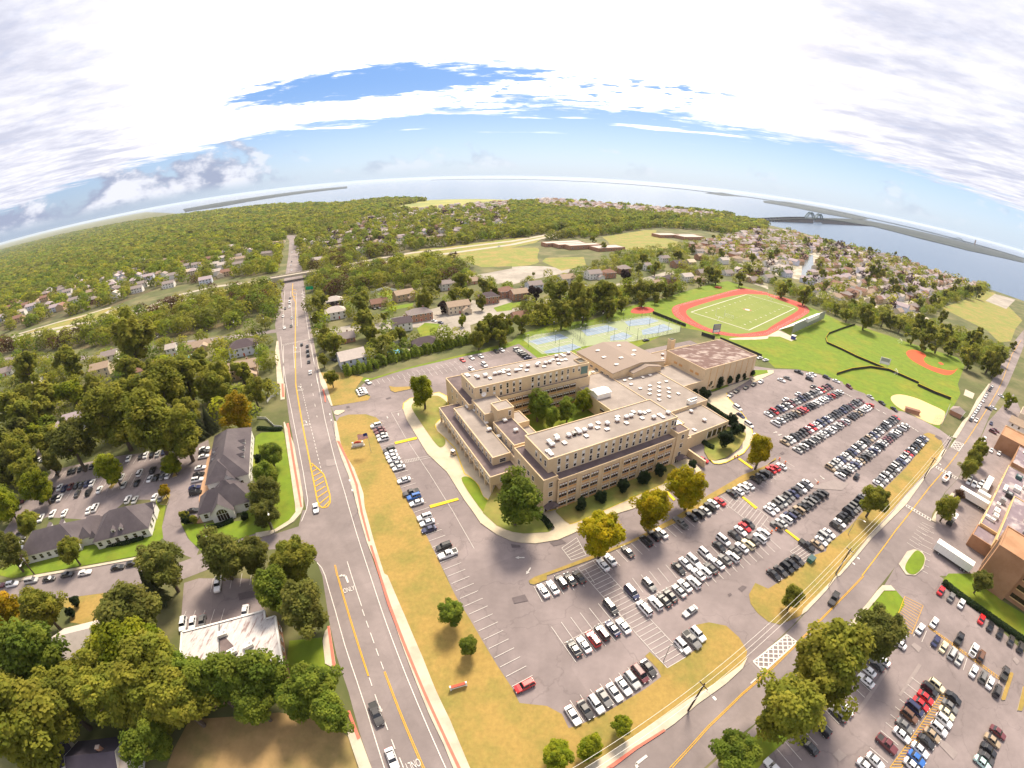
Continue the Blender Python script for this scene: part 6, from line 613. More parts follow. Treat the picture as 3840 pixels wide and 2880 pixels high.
D['poles'] = [
 (34,38.56,13,'utility','dark leaning-looking wooden utility pole beside the highway pavement'),
 (-55.85,98.29,11,'lamp2','tall twin arm light pole on the avenue verge'),
 (-80.69,139.54,10,'sign','pole with blue sign at the school driveway'),
 (162.18,116,11,'utility2','wooden utility pole at the crossing of the highway'),
 (84.5,69.01,11,'lampw','street lamp over the highway opposite the hospital lawn'),
 (103.58,88.69,7,'lampw','slim light post among the row facing the highway'),
 (187.74,131.26,10,'utility2','wooden utility pole by the crosshatched box'),
 (89.55,73.23,11,'utility2','wooden utility pole by the highway kerb'),
 (30.96,51.1,7,'lampw','light post at the end of the hatched walk'),
 (-195.72,273.82,11,'utility2','utility pole left of the avenue crossing'),
 (-158.59,276.47,10,'utility2','utility pole right of the avenue crossing'),
 (-97.33,77.76,9,'utility2','utility pole at the office driveway'),
 (-159.12,52.36,9,'utility2','utility pole by the side street'),
 (-272.47,246.99,10,'utility2','utility pole by the railway wood'),
 (-219.82,270.7,10,'utility2','utility pole near the avenue wood'),
 (363.28,242.16,10,'utility2','utility pole at the highway far end'),
 (-79.95,86.36,9,'lampw','street lamp at the side street corner'),
 (-5.19,241.31,8,'court','green floodlight pole at the tennis courts'),
 (11.15,249.07,8,'court','green floodlight pole at the tennis courts'),
 (12.73,234.27,8,'court','green floodlight pole at the tennis courts'),
 (20.59,236.61,8,'court','green floodlight pole at the tennis courts'),
 (27.02,257.36,8,'court','green floodlight pole at the tennis courts'),
 (30.54,264.01,8,'court','green floodlight pole at the tennis courts'),
 (46.34,269.93,8,'court','green floodlight pole at the tennis courts'),
 (48.26,257.23,8,'court','green floodlight pole at the tennis courts'),
 (56.56,260.15,8,'court','green floodlight pole at the tennis courts'),
 (62.22,278.58,8,'court','green floodlight pole at the tennis courts'),
 (63.45,258.8,8,'court','green floodlight pole at the tennis courts'),
 (78.28,289.11,8,'court','green floodlight pole at the tennis courts'),
 (79.4,268.12,8,'court','green floodlight pole at the tennis courts'),
 (87.92,274.82,8,'court','green floodlight pole at the tennis courts'),
 (61.27,298.48,8,'court','green floodlight pole at the tennis courts'),
 (44.92,288.77,8,'court','green floodlight pole at the tennis courts'),
 (77.04,308.83,8,'court','green floodlight pole at the tennis courts'),
 (29.43,277.45,8,'court','green floodlight pole at the tennis courts'),
 (10.56,266.72,8,'court','green floodlight pole at the tennis courts'),
]
D['wires'] = (Q('7.75,27.73 20.43,35.46 38.74,46.09 53.48,54.7'),)
VENTS = {'south': [(15.7, 13.7, 's'), (13.0, 11.7, 'v'), (15.0, 11.5, 'v'), (17.2, 11.7, 'v'), (16.0, 9.0, 's'), (20.5, 12.8, 'v'), (22.3, 11.3, 's'), (24.4, 13.7, 's'), (24.6, 9.0, 's'), (26.7, 11.7, 'v'), (33.0, 13.9, 's'), (31.1, 11.7, 'v'), (33.1, 9.1, 's'), (35.4, 11.9, 'v'), (37.6, 11.9, 'v'), (40.4, 13.9, 's'), (41.8, 11.9, 'v'), (40.3, 9.1, 's'), (43.6, 11.6, 's'), (45.8, 11.7, 's'), (44.1, 7.1, 'v'), (47.7, 7.9, 's'), (47.6, 6.1, 's'), (51.2, 7.1, 'v'), (0.6, 7.5, 's'), (0.6, 5.7, 's'), (3.3, 11.4, 'v'), (3.3, 9.5, 'v'), (7.4, 13.5, 's'), (6.5, 11.6, 'v'), (7.5, 8.9, 's'), (10.9, 11.6, 'v'), (13.0, 11.7, 'v')], 'north': [(-1.3, 70.8, 's'), (-1.2, 69.2, 's'), (1.6, 67.5, 's'), (1.7, 65.5, 'v'), (5.7, 67.4, 's'), (5.0, 65.5, 'v'), (5.9, 62.8, 's'), (9.3, 65.5, 'v'), (11.4, 65.5, 'v'), (14.3, 67.6, 's'), (13.3, 65.6, 's'), (15.6, 65.5, 'v'), (14.5, 62.8, 's'), (18.7, 64.3, 'v'), (20.8, 65.1, 's'), (22.9, 67.7, 's'), (23.0, 62.8, 's'), (25.3, 66.0, 'v'), (29.5, 65.4, 'v'), (31.5, 67.6, 's'), (31.6, 62.9, 's'), (33.9, 65.6, 'v'), (36.1, 65.6, 'v'), (38.9, 67.6, 's'), (42.3, 70.0, 'v'), (40.3, 65.6, 'v'), (39.0, 62.8, 's'), (42.2, 65.3, 's'), (45.8, 70.9, 's'), (45.9, 69.2, 's'), (44.3, 65.2, 's'), (49.4, 70.6, 'v')], 'mid': [(69.9, 52.5, 's'), (73.5, 52.6, 's'), (80.1, 51.3, 's'), (85.1, 51.4, 's'), (70.9, 42.6, 's'), (76.9, 42.6, 's'), (74.0, 39.5, 's'), (71.1, 36.5, 's'), (83.0, 42.8, 's'), (80.0, 39.6, 's'), (77.0, 36.5, 's'), (74.1, 33.5, 's'), (71.1, 30.3, 's'), (83.1, 36.5, 's'), (80.3, 33.6, 's'), (77.2, 30.3, 's'), (83.4, 30.6, 's'), (69.8, 47.8, 's'), (87.5, 42.5, 's')], 'low': [(77.8, 17.2, 'v'), (77.3, 9.2, 'v'), (68.0, 6.3, 's')], 'west': [(-4.8, 60.4, 's'), (-6.2, 58.4, 'v'), (-6.2, 57.4, 'v'), (-4.7, 54.5, 's'), (-4.4, 44.0, 's'), (-5.6, 38.5, 'v'), (-4.1, 33.4, 's')], 'sec': [(1.1, 30.2, 'v'), (0.6, 38.1, 'v')], 'flat': [(61.9, 66.9, 's'), (54.9, 64.7, 's')]}
CONES = [('c', 78.04, 132.2, 'orange barrel left of the yellow speed hump by the bay'), ('c', 79.53, 132.82, 'orange barrel at the end of the yellow speed hump by the bay'), ('c', 97.31, 130.95, 'orange barrel behind the red cars'), ('c', 98.78, 128.6, 'orange barrel right of the red cars'), ('c', 106.4, 115.45, 'orange barrel at the tip of the lower right row'), ('c', 75.43, 91.57, 'orange barrel by the hatched strip'), ('c', 77.6, 92.65, 'second orange barrel by the hatched strip')]
XSIGNS = [(185.8, 115.3, 'yellow green crossing sign at the upper crosswalk'), (150.25, 93.02, 'yellow green crossing sign on the grass island')]
FSCH2 = (252.9, 811.4)
ARCH2 = (4709.0, 4185.0)
TOWER = (5288, 4433)
for _k in ('forest', 'suburb', 'shoreband', 'housewood', 'sheets', 'slabs', 'fieldlines'): D[_k] = list(D[_k])
D['infill'] = list(D['infill'])

# ------------------------------------------------------------------ helpers
random.seed(4)
RNG = np.random.default_rng(11)
AX = R(30)                                     # the street grid runs at 30 degrees
U = Vector((math.cos(AX), math.sin(AX))); V = Vector((-U.y, U.x)); ORG = Vector((7.39, 102.98))
def uv(s, t): p = ORG + U * s + V * t; return (p.x, p.y)
def g(name): return D['geo'][name][0]

def link(name, me, parent=None):
    o = bpy.data.objects.new(name, me)
    COL.objects.link(o)
    if parent is not None: o.parent = parent
    return o
def tag(o, label=None, cat=None, group=None, kind=None):
    if label: o['label'] = label
    if cat: o['category'] = cat
    if group: o['group'] = group
    if kind: o['kind'] = kind
    return o
def empty(name, loc, rz=0.0):
    o = bpy.data.objects.new(name, None)
    COL.objects.link(o)
    o.empty_display_size = 0.5
    o.location = loc; o.rotation_euler = (0, 0, rz)
    return o

class MB:
    """collects polygons with material slots and becomes one mesh"""
    def __init__(s): s.v = []; s.f = []; s.m = []; s.mats = []
    def slot(s, m):
        if m not in s.mats: s.mats.append(m)
        return s.mats.index(m)
    def add(s, verts, faces, m):
        b = len(s.v); k = s.slot(m); s.v += [tuple(p) for p in verts]
        s.f += [tuple(i + b for i in f) for f in faces]; s.m += [k] * len(faces)
    def box(s, x0, x1, y0, y1, z0, z1, m, rot=0, at=(0, 0, 0)):
        c, n = math.cos(rot), math.sin(rot)
        vs = [(at[0] + x * c - y * n, at[1] + x * n + y * c, at[2] + z) for z in (z0, z1) for x, y in ((x0, y0), (x1, y0), (x1, y1), (x0, y1))]
        s.add(vs, [(3, 2, 1, 0), (4, 5, 6, 7), (0, 1, 5, 4), (1, 2, 6, 5), (2, 3, 7, 6), (3, 0, 4, 7)], m)
    def prism(s, poly, z0, z1, m, mtop=None, bottom=False):
        n = len(poly)
        if sum(poly[i][0] * poly[(i + 1) % n][1] - poly[(i + 1) % n][0] * poly[i][1] for i in range(n)) < 0: poly = poly[::-1]
        s.add([(x, y, z0) for x, y in poly] + [(x, y, z1) for x, y in poly], [(i, (i + 1) % n, n + (i + 1) % n, n + i) for i in range(n)], m)
        s.flat(poly, z1, mtop or m)
    def flat(s, poly, z, m):
        tr = tessellate_polygon([[Vector((x, y, 0)) for x, y in poly]])
        fs = []
        for t in tr:
            a, b, c = (poly[i] for i in t)
            fs.append(t if (b[0] - a[0]) * (c[1] - a[1]) - (c[0] - a[0]) * (b[1] - a[1]) > 0 else t[::-1])
        s.add([(x, y, z) for x, y in poly], fs, m)
    def tube(s, pts, rad, m, n=6):
        pts = [Vector(p) for p in pts]; rings = []
        rad = rad if isinstance(rad, (list, tuple)) else [rad] * len(pts)
        for i, p in enumerate(pts):
            d = (pts[min(i + 1, len(pts) - 1)] - pts[max(i - 1, 0)]).normalized()
            a = d.orthogonal().normalized(); b = d.cross(a)
            rings.append([p + (a * math.cos(2 * math.pi * k / n) + b * math.sin(2 * math.pi * k / n)) * rad[i] for k in range(n)])
        fs = [(i * n + k, i * n + (k + 1) % n, (i + 1) * n + (k + 1) % n, (i + 1) * n + k) for i in range(len(pts) - 1) for k in range(n)]
        fs += [tuple(range(n))[::-1], tuple((len(pts) - 1) * n + k for k in range(n))]
        s.add([p for r in rings for p in r], fs, m)
    def mesh(s, name):
        me = bpy.data.meshes.new(name); me.from_pydata(s.v, [], s.f)
        for m in s.mats: me.materials.append(m)
        me.polygons.foreach_set('material_index', s.m); me.update()
        return me
    def build(s, name, parent=None): return link(name, s.mesh(name), parent)

# ------------------------------------------------------------------ procedural materials
MATS = {}
def mat(name, col, rough=.85, var=.12, scale=1.0, detail=5, col2=None, c2=(.45, .62), scale2=.12, bump=0., metal=0., spec=.35, per_object=0., attr=None, stretch=None, coat=0.):
    if name in MATS: return MATS[name]
    m = bpy.data.materials.new(name); m.use_nodes = True
    nt = m.node_tree; N = nt.nodes; L = nt.links
    b = N['Principled BSDF']; b.inputs['Roughness'].default_value = rough; b.inputs['Metallic'].default_value = metal
    b.inputs['Specular IOR Level'].default_value = spec; b.inputs['Coat Weight'].default_value = coat
    geo = N.new('ShaderNodeNewGeometry'); vec = geo.outputs['Position']
    if stretch:
        mp = N.new('ShaderNodeMapping'); L.new(vec, mp.inputs[0]); mp.inputs['Rotation'].default_value = (0, 0, stretch[0]); mp.inputs['Scale'].default_value = stretch[1]; vec = mp.outputs[0]
    def noise(sc, det=detail):
        n = N.new('ShaderNodeTexNoise'); L.new(vec, n.inputs['Vector']); n.inputs['Scale'].default_value = sc; n.inputs['Detail'].default_value = det; n.inputs['Roughness'].default_value = .62
        return n.outputs['Fac']
    def mr(v, a, b_, c, d):
        n = N.new('ShaderNodeMapRange'); L.new(v, n.inputs[0])
        for i, q in enumerate((a, b_, c, d)): n.inputs[i + 1].default_value = q
        return n.outputs[0]
    base = N.new('ShaderNodeMix'); base.data_type = 'RGBA'; base.inputs[0].default_value = 0
    base.inputs[6].default_value = (*col, 1); base.inputs[7].default_value = (*(col2 or col), 1)
    if col2: L.new(mr(noise(scale2), c2[0], c2[1], 0, 1), base.inputs[0])
    out = base.outputs[2]
    f = mr(noise(scale), .25, .75, 1 - var, 1 + var)
    def mul(v, k):
        n = N.new('ShaderNodeVectorMath'); n.operation = 'SCALE'; L.new(v, n.inputs[0]); L.new(k, n.inputs['Scale']); return n.outputs[0]
    out = mul(out, f)
    if per_object:
        oi = N.new('ShaderNodeObjectInfo'); out = mul(out, mr(oi.outputs['Random'], 0, 1, 1 - per_object, 1 + per_object))
    if attr:
        at = N.new('ShaderNodeAttribute'); at.attribute_name = 'tint'
        hs = N.new('ShaderNodeHueSaturation'); L.new(out, hs.inputs['Color'])
        L.new(mr(at.outputs['Fac'], 0, 1, .5 - attr * .022, .5 + attr * .016), hs.inputs['Hue']); L.new(mr(at.outputs['Fac'], 0, 1, 1 + attr * .32, 1 - attr * .20), hs.inputs['Value'])
        out = hs.outputs[0]
    L.new(out, b.inputs['Base Color'])
    if bump:
        bp = N.new('ShaderNodeBump'); bp.inputs['Strength'].default_value = bump; bp.inputs['Distance'].default_value = .3; L.new(noise(scale * 2, 3), bp.inputs['Height']); L.new(bp.outputs[0], b.inputs['Normal'])
    if attr:                                       # thin leaves let part of the light through
        tr = N.new('ShaderNodeBsdfTranslucent'); mx = N.new('ShaderNodeMixShader'); mx.inputs[0].default_value = .55; L.new(out, tr.inputs[0]); L.new(b.outputs[0], mx.inputs[1]); L.new(tr.outputs[0], mx.inputs[2]); L.new(mx.outputs[0], N['Material Output'].inputs[0])
    MATS[name] = m
    return m

def asphalt(name, col, crack=0.0, streak=0.0):
    """worn asphalt: broad pale wear, patches, dark cracks and tyre bands"""
    m = mat(name, col, .9, .10, .35, 7, tuple(c * 1.38 for c in col), (.42, .66), .045, spec=.25)
    nt = m.node_tree; N = nt.nodes; L = nt.links; b = N['Principled BSDF']
    src = b.inputs['Base Color'].links[0].from_socket
    geo = N.new('ShaderNodeNewGeometry')
    vor = N.new('ShaderNodeTexVoronoi'); vor.feature = 'DISTANCE_TO_EDGE'; vor.inputs['Scale'].default_value = .075
    nz = N.new('ShaderNodeTexNoise'); nz.inputs['Scale'].default_value = .22; nz.inputs['Detail'].default_value = 5
    L.new(geo.outputs['Position'], nz.inputs['Vector'])
    add = N.new('ShaderNodeVectorMath'); add.operation = 'MULTIPLY_ADD'; L.new(nz.outputs['Color'], add.inputs[0]); add.inputs[1].default_value = (9, 9, 0); L.new(geo.outputs['Position'], add.inputs[2])
    L.new(add.outputs[0], vor.inputs['Vector'])
    mr = N.new('ShaderNodeMapRange'); L.new(vor.outputs['Distance'], mr.inputs[0]); mr.inputs[1].default_value = .0; mr.inputs[2].default_value = .016; mr.inputs[3].default_value = 1 - crack; mr.inputs[4].default_value = 1
    pv = N.new('ShaderNodeTexVoronoi'); pv.distance = 'CHEBYCHEV'; pv.inputs['Scale'].default_value = .035
    mp = N.new('ShaderNodeMapping'); mp.inputs['Rotation'].default_value = (0, 0, -AX); L.new(geo.outputs['Position'], mp.inputs[0]); L.new(mp.outputs[0], pv.inputs['Vector'])
    bw = N.new('ShaderNodeSeparateColor'); L.new(pv.outputs['Color'], bw.inputs[0])
    pr = N.new('ShaderNodeMapRange'); L.new(bw.outputs[0], pr.inputs[0]); pr.inputs[3].default_value = .93; pr.inputs[4].default_value = 1.07
    mm = N.new('ShaderNodeMath'); mm.operation = 'MULTIPLY'; L.new(mr.outputs[0], mm.inputs[0]); L.new(pr.outputs[0], mm.inputs[1])
    sc = N.new('ShaderNodeVectorMath'); sc.operation = 'SCALE'; L.new(src, sc.inputs[0]); L.new(mm.outputs[0], sc.inputs['Scale'])
    L.new(sc.outputs[0], b.inputs['Base Color'])
    return m

M = {}
M['asphalt_road'] = asphalt('asphalt_road', (.188,.156,.150), .05)
M['asphalt_lot'] = asphalt('asphalt_lot', (.19,.156,.152), .2)
M['asphalt_pale'] = asphalt('asphalt_pale', (.27, .24, .205), .15)
M['patch_pale'] = mat('patch_pale', (.245, .205, .195), .9, .1, .6); M['patch_tar'] = mat('patch_tar', (.115, .092, .094), .9, .12, .8)
M['concrete_road'] = mat('concrete_road', (.36, .315, .25), .9, .06, .1)
M['concrete'] = mat('concrete', (.47, .41, .315), .9, .09, .5, col2=(.40, .34, .26), scale2=.2)
M['concrete_warm'] = mat('concrete_warm', (.50, .42, .295), .9, .08, .4, col2=(.43, .36, .26), scale2=.15)
M['brick_walk'] = mat('brick_walk', (.40, .24, .14), .9, .1, 1.)
M['red_paver'] = mat('red_paver', (.52, .145, .10), .9, .12, 1.2)
M['grass_green'] = mat('grass_green', (.125, .185, .010), .95, .22, .25, 8, (.185, .19, .014), (.48, .70), .05)
M['grass_turf'] = mat('grass_turf', (.165, .205, .04), .95, .08, .2, 5, (.19, .22, .05), (.4, .6), .03)
M['grass_olive'] = mat('grass_olive', (.175, .195, .038), .95, .22, .3, 8, (.27, .20, .06), (.42, .64), .06)
M['grass_dry'] = mat('grass_dry', (.30, .20, .055), .95, .17, .9, 9, (.20, .17, .04), (.44, .66), .09)
M['grass_brown'] = mat('grass_brown', (.31, .20, .085), .95, .2, .35, 8, (.22, .165, .06), (.44, .62), .07)
M['grass_marsh'] = mat('grass_marsh', (.30, .28, .07), .95, .15, .02, 6, (.20, .22, .06), (.4, .6), .008)
M['ground'] = mat('ground_cover', (.085, .095, .03), .95, .3, .05, 8, (.15, .135, .06), (.45, .6), .03)
M['wood_floor'] = mat('woodland_floor', (.065, .065, .025), .95, .3, .1, 6, (.10, .075, .035), (.45, .6), .05)
M['suburb'] = mat('suburb_ground', (.22, .20, .13), .95, .35, .12, 8, (.42, .37, .31), (.44, .56), .05)
M['track_red'] = mat('track_red', (.40, .058, .04), .9, .07, .2)
M['clay_red'] = mat('clay_red', (.52, .085, .03), .95, .08, .3)
M['sand_tan'] = mat('sand_tan', (.60, .43, .22), .95, .05, .3)
M['court_green'] = mat('court_green', (.25, .29, .16), .85, .06, .2)
M['court_blue'] = mat('court_blue', (.21, .27, .34), .85, .07, .2)
M['white'] = mat('road_paint_white', (.56, .52, .48), .8, .18, 1.5, 6)
M['yellow'] = mat('road_paint_yellow', (.62, .33, .02), .8, .14, 1.2, 6)
M['paint_white'] = mat('white_paint', (.78, .76, .72), .6, .05, .6)
M['kerb_yellow'] = mat('kerb_paint_yellow', (.66, .46, .02), .8, .15, .8)
M['metal_grey'] = mat('grey_metal', (.34, .34, .34), .5, .08, 1, metal=.3)
M['dark_metal'] = mat('dark_metal', (.035, .035, .035), .6, .1, 1)
M['wood_pole'] = mat('pole_wood', (.055, .033, .028), .9, .2, 2.)
M['glass'] = mat('window_glass', (.035, .022, .014), .12, .25, .6, spec=.5)
M['glass_car'] = mat('car_glass', (.018, .02, .026), .07, .2, 1, spec=.6)
M['tyre'] = mat('tyre_rubber', (.02, .02, .02), .9, .1, 5)
M['school_wall'] = mat('school_brick', (.61, .47, .30), .9, .06, .35, 7, (.55, .41, .25), (.45, .65), .12)
M['school_panel'] = mat('school_panel', (.56, .30, .115), .9, .08, .6)
M['school_roof'] = mat('school_roof', (.245, .205, .18), .95, .13, .25, 7, (.30, .255, .225), (.42, .6), .07)
M['roof_strip'] = mat('roof_strip', (.11, .082, .085), .95, .16, .3, 7, (.165, .125, .12), (.45, .65), .12)
M['roof_worn'] = mat('roof_worn', (.15, .092, .08), .95, .16, .4, 8, (.33, .265, .235), (.50, .62), .2, stretch=(R(-30), (.8, 1.5, 1)))
M['gym_roof'] = mat('gym_roof', (.255, .20, .165), .95, .05, .1, 5)
M['roof_white'] = mat('roof_white_coat', (.48, .45, .44), .8, .2, 1.1, 8, (.24, .17, .16), (.52, .63), .4, stretch=(R(-30), (2.2, .6, 1)))
M['vent_white'] = mat('vent_white', (.70, .67, .62), .6, .06, 1)
M['vent_rust'] = mat('vent_base', (.25, .12, .07), .8, .15, 1)
M['brick_red'] = mat('hospital_brick', (.38, .21, .115), .9, .08, .4, 7, (.31, .165, .085), (.45, .6), .2)
M['brick_tan'] = mat('hospital_tan', (.62, .42, .20), .9, .06, .3)
M['slate'] = mat('slate_roof', (.078, .064, .072), .9, .10, .8, 6, (.105, .088, .094), (.4, .6), .12)
M['court_pole'] = mat('court_pole_green', (.05, .10, .06), .6, .1, 1)
WALLC = dict(white=(.70, .67, .64), cream=(.62, .52, .38), tan=(.48, .34, .21), brick=(.36, .19, .12), darkbrown=(.06, .04, .035), bluewhite=(.55, .57, .66))
ROOFC = dict(pale=(.44, .38, .34), grey=(.25, .205, .19), tan=(.34, .25, .18), brown=(.22, .12, .085), dark=(.085, .062, .068), cream=(.58, .47, .34), slate=(.05, .042, .06), purple=(.36, .29, .30))
for k, c in WALLC.items(): M['w_' + k] = mat('siding_' + k, c, .85, .05, .5)
for k, c in ROOFC.items(): M['r_' + k] = mat('shingle_' + k, c, .92, .10, .7, 6)
CARC = dict(w=(.78, .77, .76), s=(.42, .42, .41), g=(.16, .155, .15), k=(.016, .016, .018), d=(.05, .046, .045), r=(.52, .018, .022), m=(.13, .03, .035), n=(.025, .03, .085), b=(.03, .13, .42), t=(.33, .25, .16), c=(.66, .58, .38), y=(.14, .065, .035), l=(.45, .66, .62))
CARN = dict(w='white', s='silver', g='grey', k='black', d='dark grey', r='red', m='maroon', n='navy blue', b='bright blue', t='tan', c='cream', y='brown', l='pale mint')
for k, c in CARC.items(): M['car_' + k] = mat('car_paint_' + CARN[k].replace(' ', '_'), c, .28, .03, 1, spec=.5, coat=.5)
M['lamp_red'] = mat('tail_lamp', (.35, .01, .01), .3); M['lamp_clear'] = mat('head_lamp', (.7, .7, .68), .2)
M['flag_red'] = mat('flag_red', (.5, .03, .04), .8); M['flag_blue'] = mat('flag_blue', (.02, .03, .16), .8)
M['sign_red'] = mat('sign_red', (.42, .07, .035), .7, .06); M['sign_blue'] = mat('sign_blue', (.05, .06, .25), .6, .05); M['sign_green'] = mat('sign_green', (.0, .30, .12), .6, .05)
M['hivis'] = mat('hivis_yellow_green', (.55, .75, .02), .6, .03)
M['pool'] = mat('pool_water', (.09, .42, .62), .1, .06, .5, spec=.5)
M['bin_green'] = mat('bin_green', (.04, .14, .10), .7, .1)
M['steel_blue'] = mat('bridge_steel', (.05, .095, .095), .7, .1, .1)
M['orange'] = mat('cone_orange', (.7, .12, .02), .7)
M['mesh_fence'] = mat('fence_mesh', (.10, .11, .09), .7, .1, 1)
TREEC = dict(yellow=(.43, .37, .010), lime=(.27, .31, .018), green=(.195, .255, .030), olive=(.265, .275, .034), dark=(.185, .195, .038), pine=(.12, .14, .06), orange=(.44, .32, .014), purple=(.060, .032, .032), bare=(.115, .065, .03), shrub=(.035, .06, .022))
for k, c in TREEC.items(): M['leaf_' + k] = mat('foliage_' + k, c, .85, .25, .3, 3, tuple(v * .72 for v in c), (.4, .6), .12, per_object=.13, attr=1.0, spec=.2)
M['bark'] = mat('bark', (.10, .075, .055), .95, .2, 2)

# ------------------------------------------------------------------ the setting
def sheet(name, poly, z, m, label=None):
    b = MB(); b.flat(poly, z, m)
    o = b.build(name); tag(o, label, kind='structure'); return o
shore = D['geo']['shore']
LAND = list(shore) + [(1600, 430), (2600, 200), (32000, -3000), (32000, -32000), (-32000, -32000), (-32000, 22000), (-12500, 12200)]
sheet('ground', LAND, 0.0, M['ground'])
b = MB(); n = 96
b.add([(32000 * math.cos(2 * math.pi * i / n), 32000 * math.sin(2 * math.pi * i / n), -.6) for i in range(n)], [tuple(range(n))], None)
def water_mat():
    m = bpy.data.materials.new('bay_water'); m.use_nodes = True; N = m.node_tree.nodes; L = m.node_tree.links; p = N['Principled BSDF']
    p.inputs['Base Color'].default_value = (.05, .10, .18, 1); p.inputs['Roughness'].default_value = .25; p.inputs['Specular IOR Level'].default_value = .3
    geo = N.new('ShaderNodeNewGeometry'); mp = N.new('ShaderNodeMapping'); L.new(geo.outputs['Position'], mp.inputs[0]); mp.inputs['Scale'].default_value = (.02, .05, .02); mp.inputs['Rotation'].default_value = (0, 0, .5)
    nz = N.new('ShaderNodeTexNoise'); L.new(mp.outputs[0], nz.inputs['Vector']); nz.inputs['Scale'].default_value = 1; nz.inputs['Detail'].default_value = 9; nz.inputs['Roughness'].default_value = .7
    bp = N.new('ShaderNodeBump'); bp.inputs['Strength'].default_value = .5; bp.inputs['Distance'].default_value = 1.5; L.new(nz.outputs['Fac'], bp.inputs['Height']); L.new(bp.outputs[0], p.inputs['Normal'])
    return m
M['water'] = water_mat()
b.mats = [M['water']]; tag(b.build('bay_water'), 'broad blue grey bay reaching the horizon', kind='structure')
CW = mat('canal_water', (.16, .18, .19), .18, .03, .05, spec=1.0)
sheet('canal_water', D['geo']['canal'], .12, CW, 'bright canal between the shore houses')
ISL = mat('island_scrub', (.012, .022, .024), .95, .3, .004, 6, (.025, .034, .03), (.45, .6), .002)
for i, p in enumerate(D['geo']['isl']):
    b = MB(); b.prism(p, -.5, 3.0, ISL); tag(b.build('island'), ['tiny low island far out in the bay', 'low island where the bridge lands', 'long dark island across the bay'][i], kind='structure')
b = MB(); b.prism(D['barrier'], -.5, 9.0, ISL); tag(b.build('barrier_island'), 'thin barrier island along the horizon', kind='structure')
b = MB(); b.prism(D['leftfar'], -.5, 2.5, ISL); tag(b.build('far_shore'), 'dark far shore at the left of the bay', kind='structure')
for i, p in enumerate(D['forest']): sheet('woodland_floor', p, .004 + i * .0006, M['wood_floor'])
for i, p in enumerate(D['suburb'] + D['shoreband']): sheet('suburb_ground', p, .010 + i * .0006, M['suburb'])
SMOOTH = ('running_track', 'football_infield', 'shot_put_pad', 'red_infield_dirt', 'pitchers_mound', 'sand_infield', 'hospital_island', 'school_meadow', 'west_lawn', 'portico_lawn', 'track_path')
def chaikin(p, n=2):
    for _ in range(n):
        p = [q for i in range(len(p)) for q in (((p[i][0] * 3 + p[(i + 1) % len(p)][0]) / 4, (p[i][1] * 3 + p[(i + 1) % len(p)][1]) / 4), ((p[i][0] + p[(i + 1) % len(p)][0] * 3) / 4, (p[i][1] + p[(i + 1) % len(p)][1] * 3) / 4))]
    return p
RAISED = ('courtyard_lawn', 'west_lawn', 'portico_lawn', 'corner_lawn', 'gym_lawn', 'front_lawn', 'ambulance_lawn', 'hospital_island')
for rank, (name, m, z, poly) in enumerate(sorted(D['sheets'], key=lambda e: e[2])): sheet(name, chaikin(poly) if name in SMOOTH else poly, (.30 if name in RAISED else .018) + rank * .0015, M[m])
for i, (name, m, h, poly) in enumerate(D['slabs']):
    b = MB(); b.prism(poly, 0, h + .12 + i * .0015, M['concrete'] if 'grass' in m else M[m], M[m]); tag(b.build(name), kind='structure')
b = MB()
for p in D['red_strips']: b.flat(p, .312, M['red_paver'])
tag(b.build('red_paver_strip'), kind='structure')

# paint on the roads
def ribbon(b, pts, w, z, m, dash=0, gap=0):
    for i in range(len(pts) - 1):
        p, q = Vector(pts[i]), Vector(pts[i + 1]); d = q - p; L = d.length
        if L < 1e-4: continue
        d /= L; nrm = Vector((-d.y, d.x)) * (w / 2); t = 0.
        while t < L - 1e-6:
            e = min(L, t + dash) if dash else L
            a, c = p + d * t, p + d * e
            b.add([(*(a - nrm), z), (*(c - nrm), z), (*(c + nrm), z), (*(a + nrm), z)], [(0, 1, 2, 3)], m)
            t = e + gap if dash else L
mark = {k: MB() for k in ('road_markings_white', 'road_markings_yellow', 'stall_lines')}
for mt, w, da, ga, s in D['marks']:
    b = mark['road_markings_yellow'] if mt == 'yellow' else mark['stall_lines' if w < .13 else 'road_markings_white']
    for pl in s.split('|'): ribbon(b, Q(pl), w if w > .13 else .13, .152 if w > .13 else .147, M[mt], da, ga)
wb = mark['road_markings_white']
for q in D['hatch_boxes']:
    q = [Vector(p) for p in q]
    for i in range(4): ribbon(wb, [q[i], q[(i + 1) % 4]], .35, .158, M['white'])
    n_ = max(2, round((q[3] - q[0]).length / (q[1] - q[0]).length * 1.6))
    for k in range(-1, n_):
        for fl in (0, 1):
            def P(s, t): return q[0].lerp(q[1], s).lerp(q[3].lerp(q[2], s), t)
            t0, t1 = k / n_, (k + 2) / n_; s0, s1 = (0, 1) if fl == 0 else (1, 0)
            a0, a1 = max(0, t0), min(1, t1)
            if a1 - a0 < .05: continue
            f0, f1 = (a0 - t0) / (t1 - t0), (a1 - t0) / (t1 - t0)
            ribbon(wb, [P(s0 + (s1 - s0) * f0, a0), P(s0 + (s1 - s0) * f1, a1)], .35, .163 + .005 * fl, M['white'])
for a, c, n_ in D['ladders']:
    a = [Vector(p) for p in a]; c = [Vector(p) for p in c]
    ribbon(wb, a, .3, .158, M['white']); ribbon(wb, c, .3, .158, M['white'])
    for k in range(n_ + 1): ribbon(wb, [a[0].lerp(a[1], k / n_), c[0].lerp(c[1], k / n_)], .35, .164, M['white'])
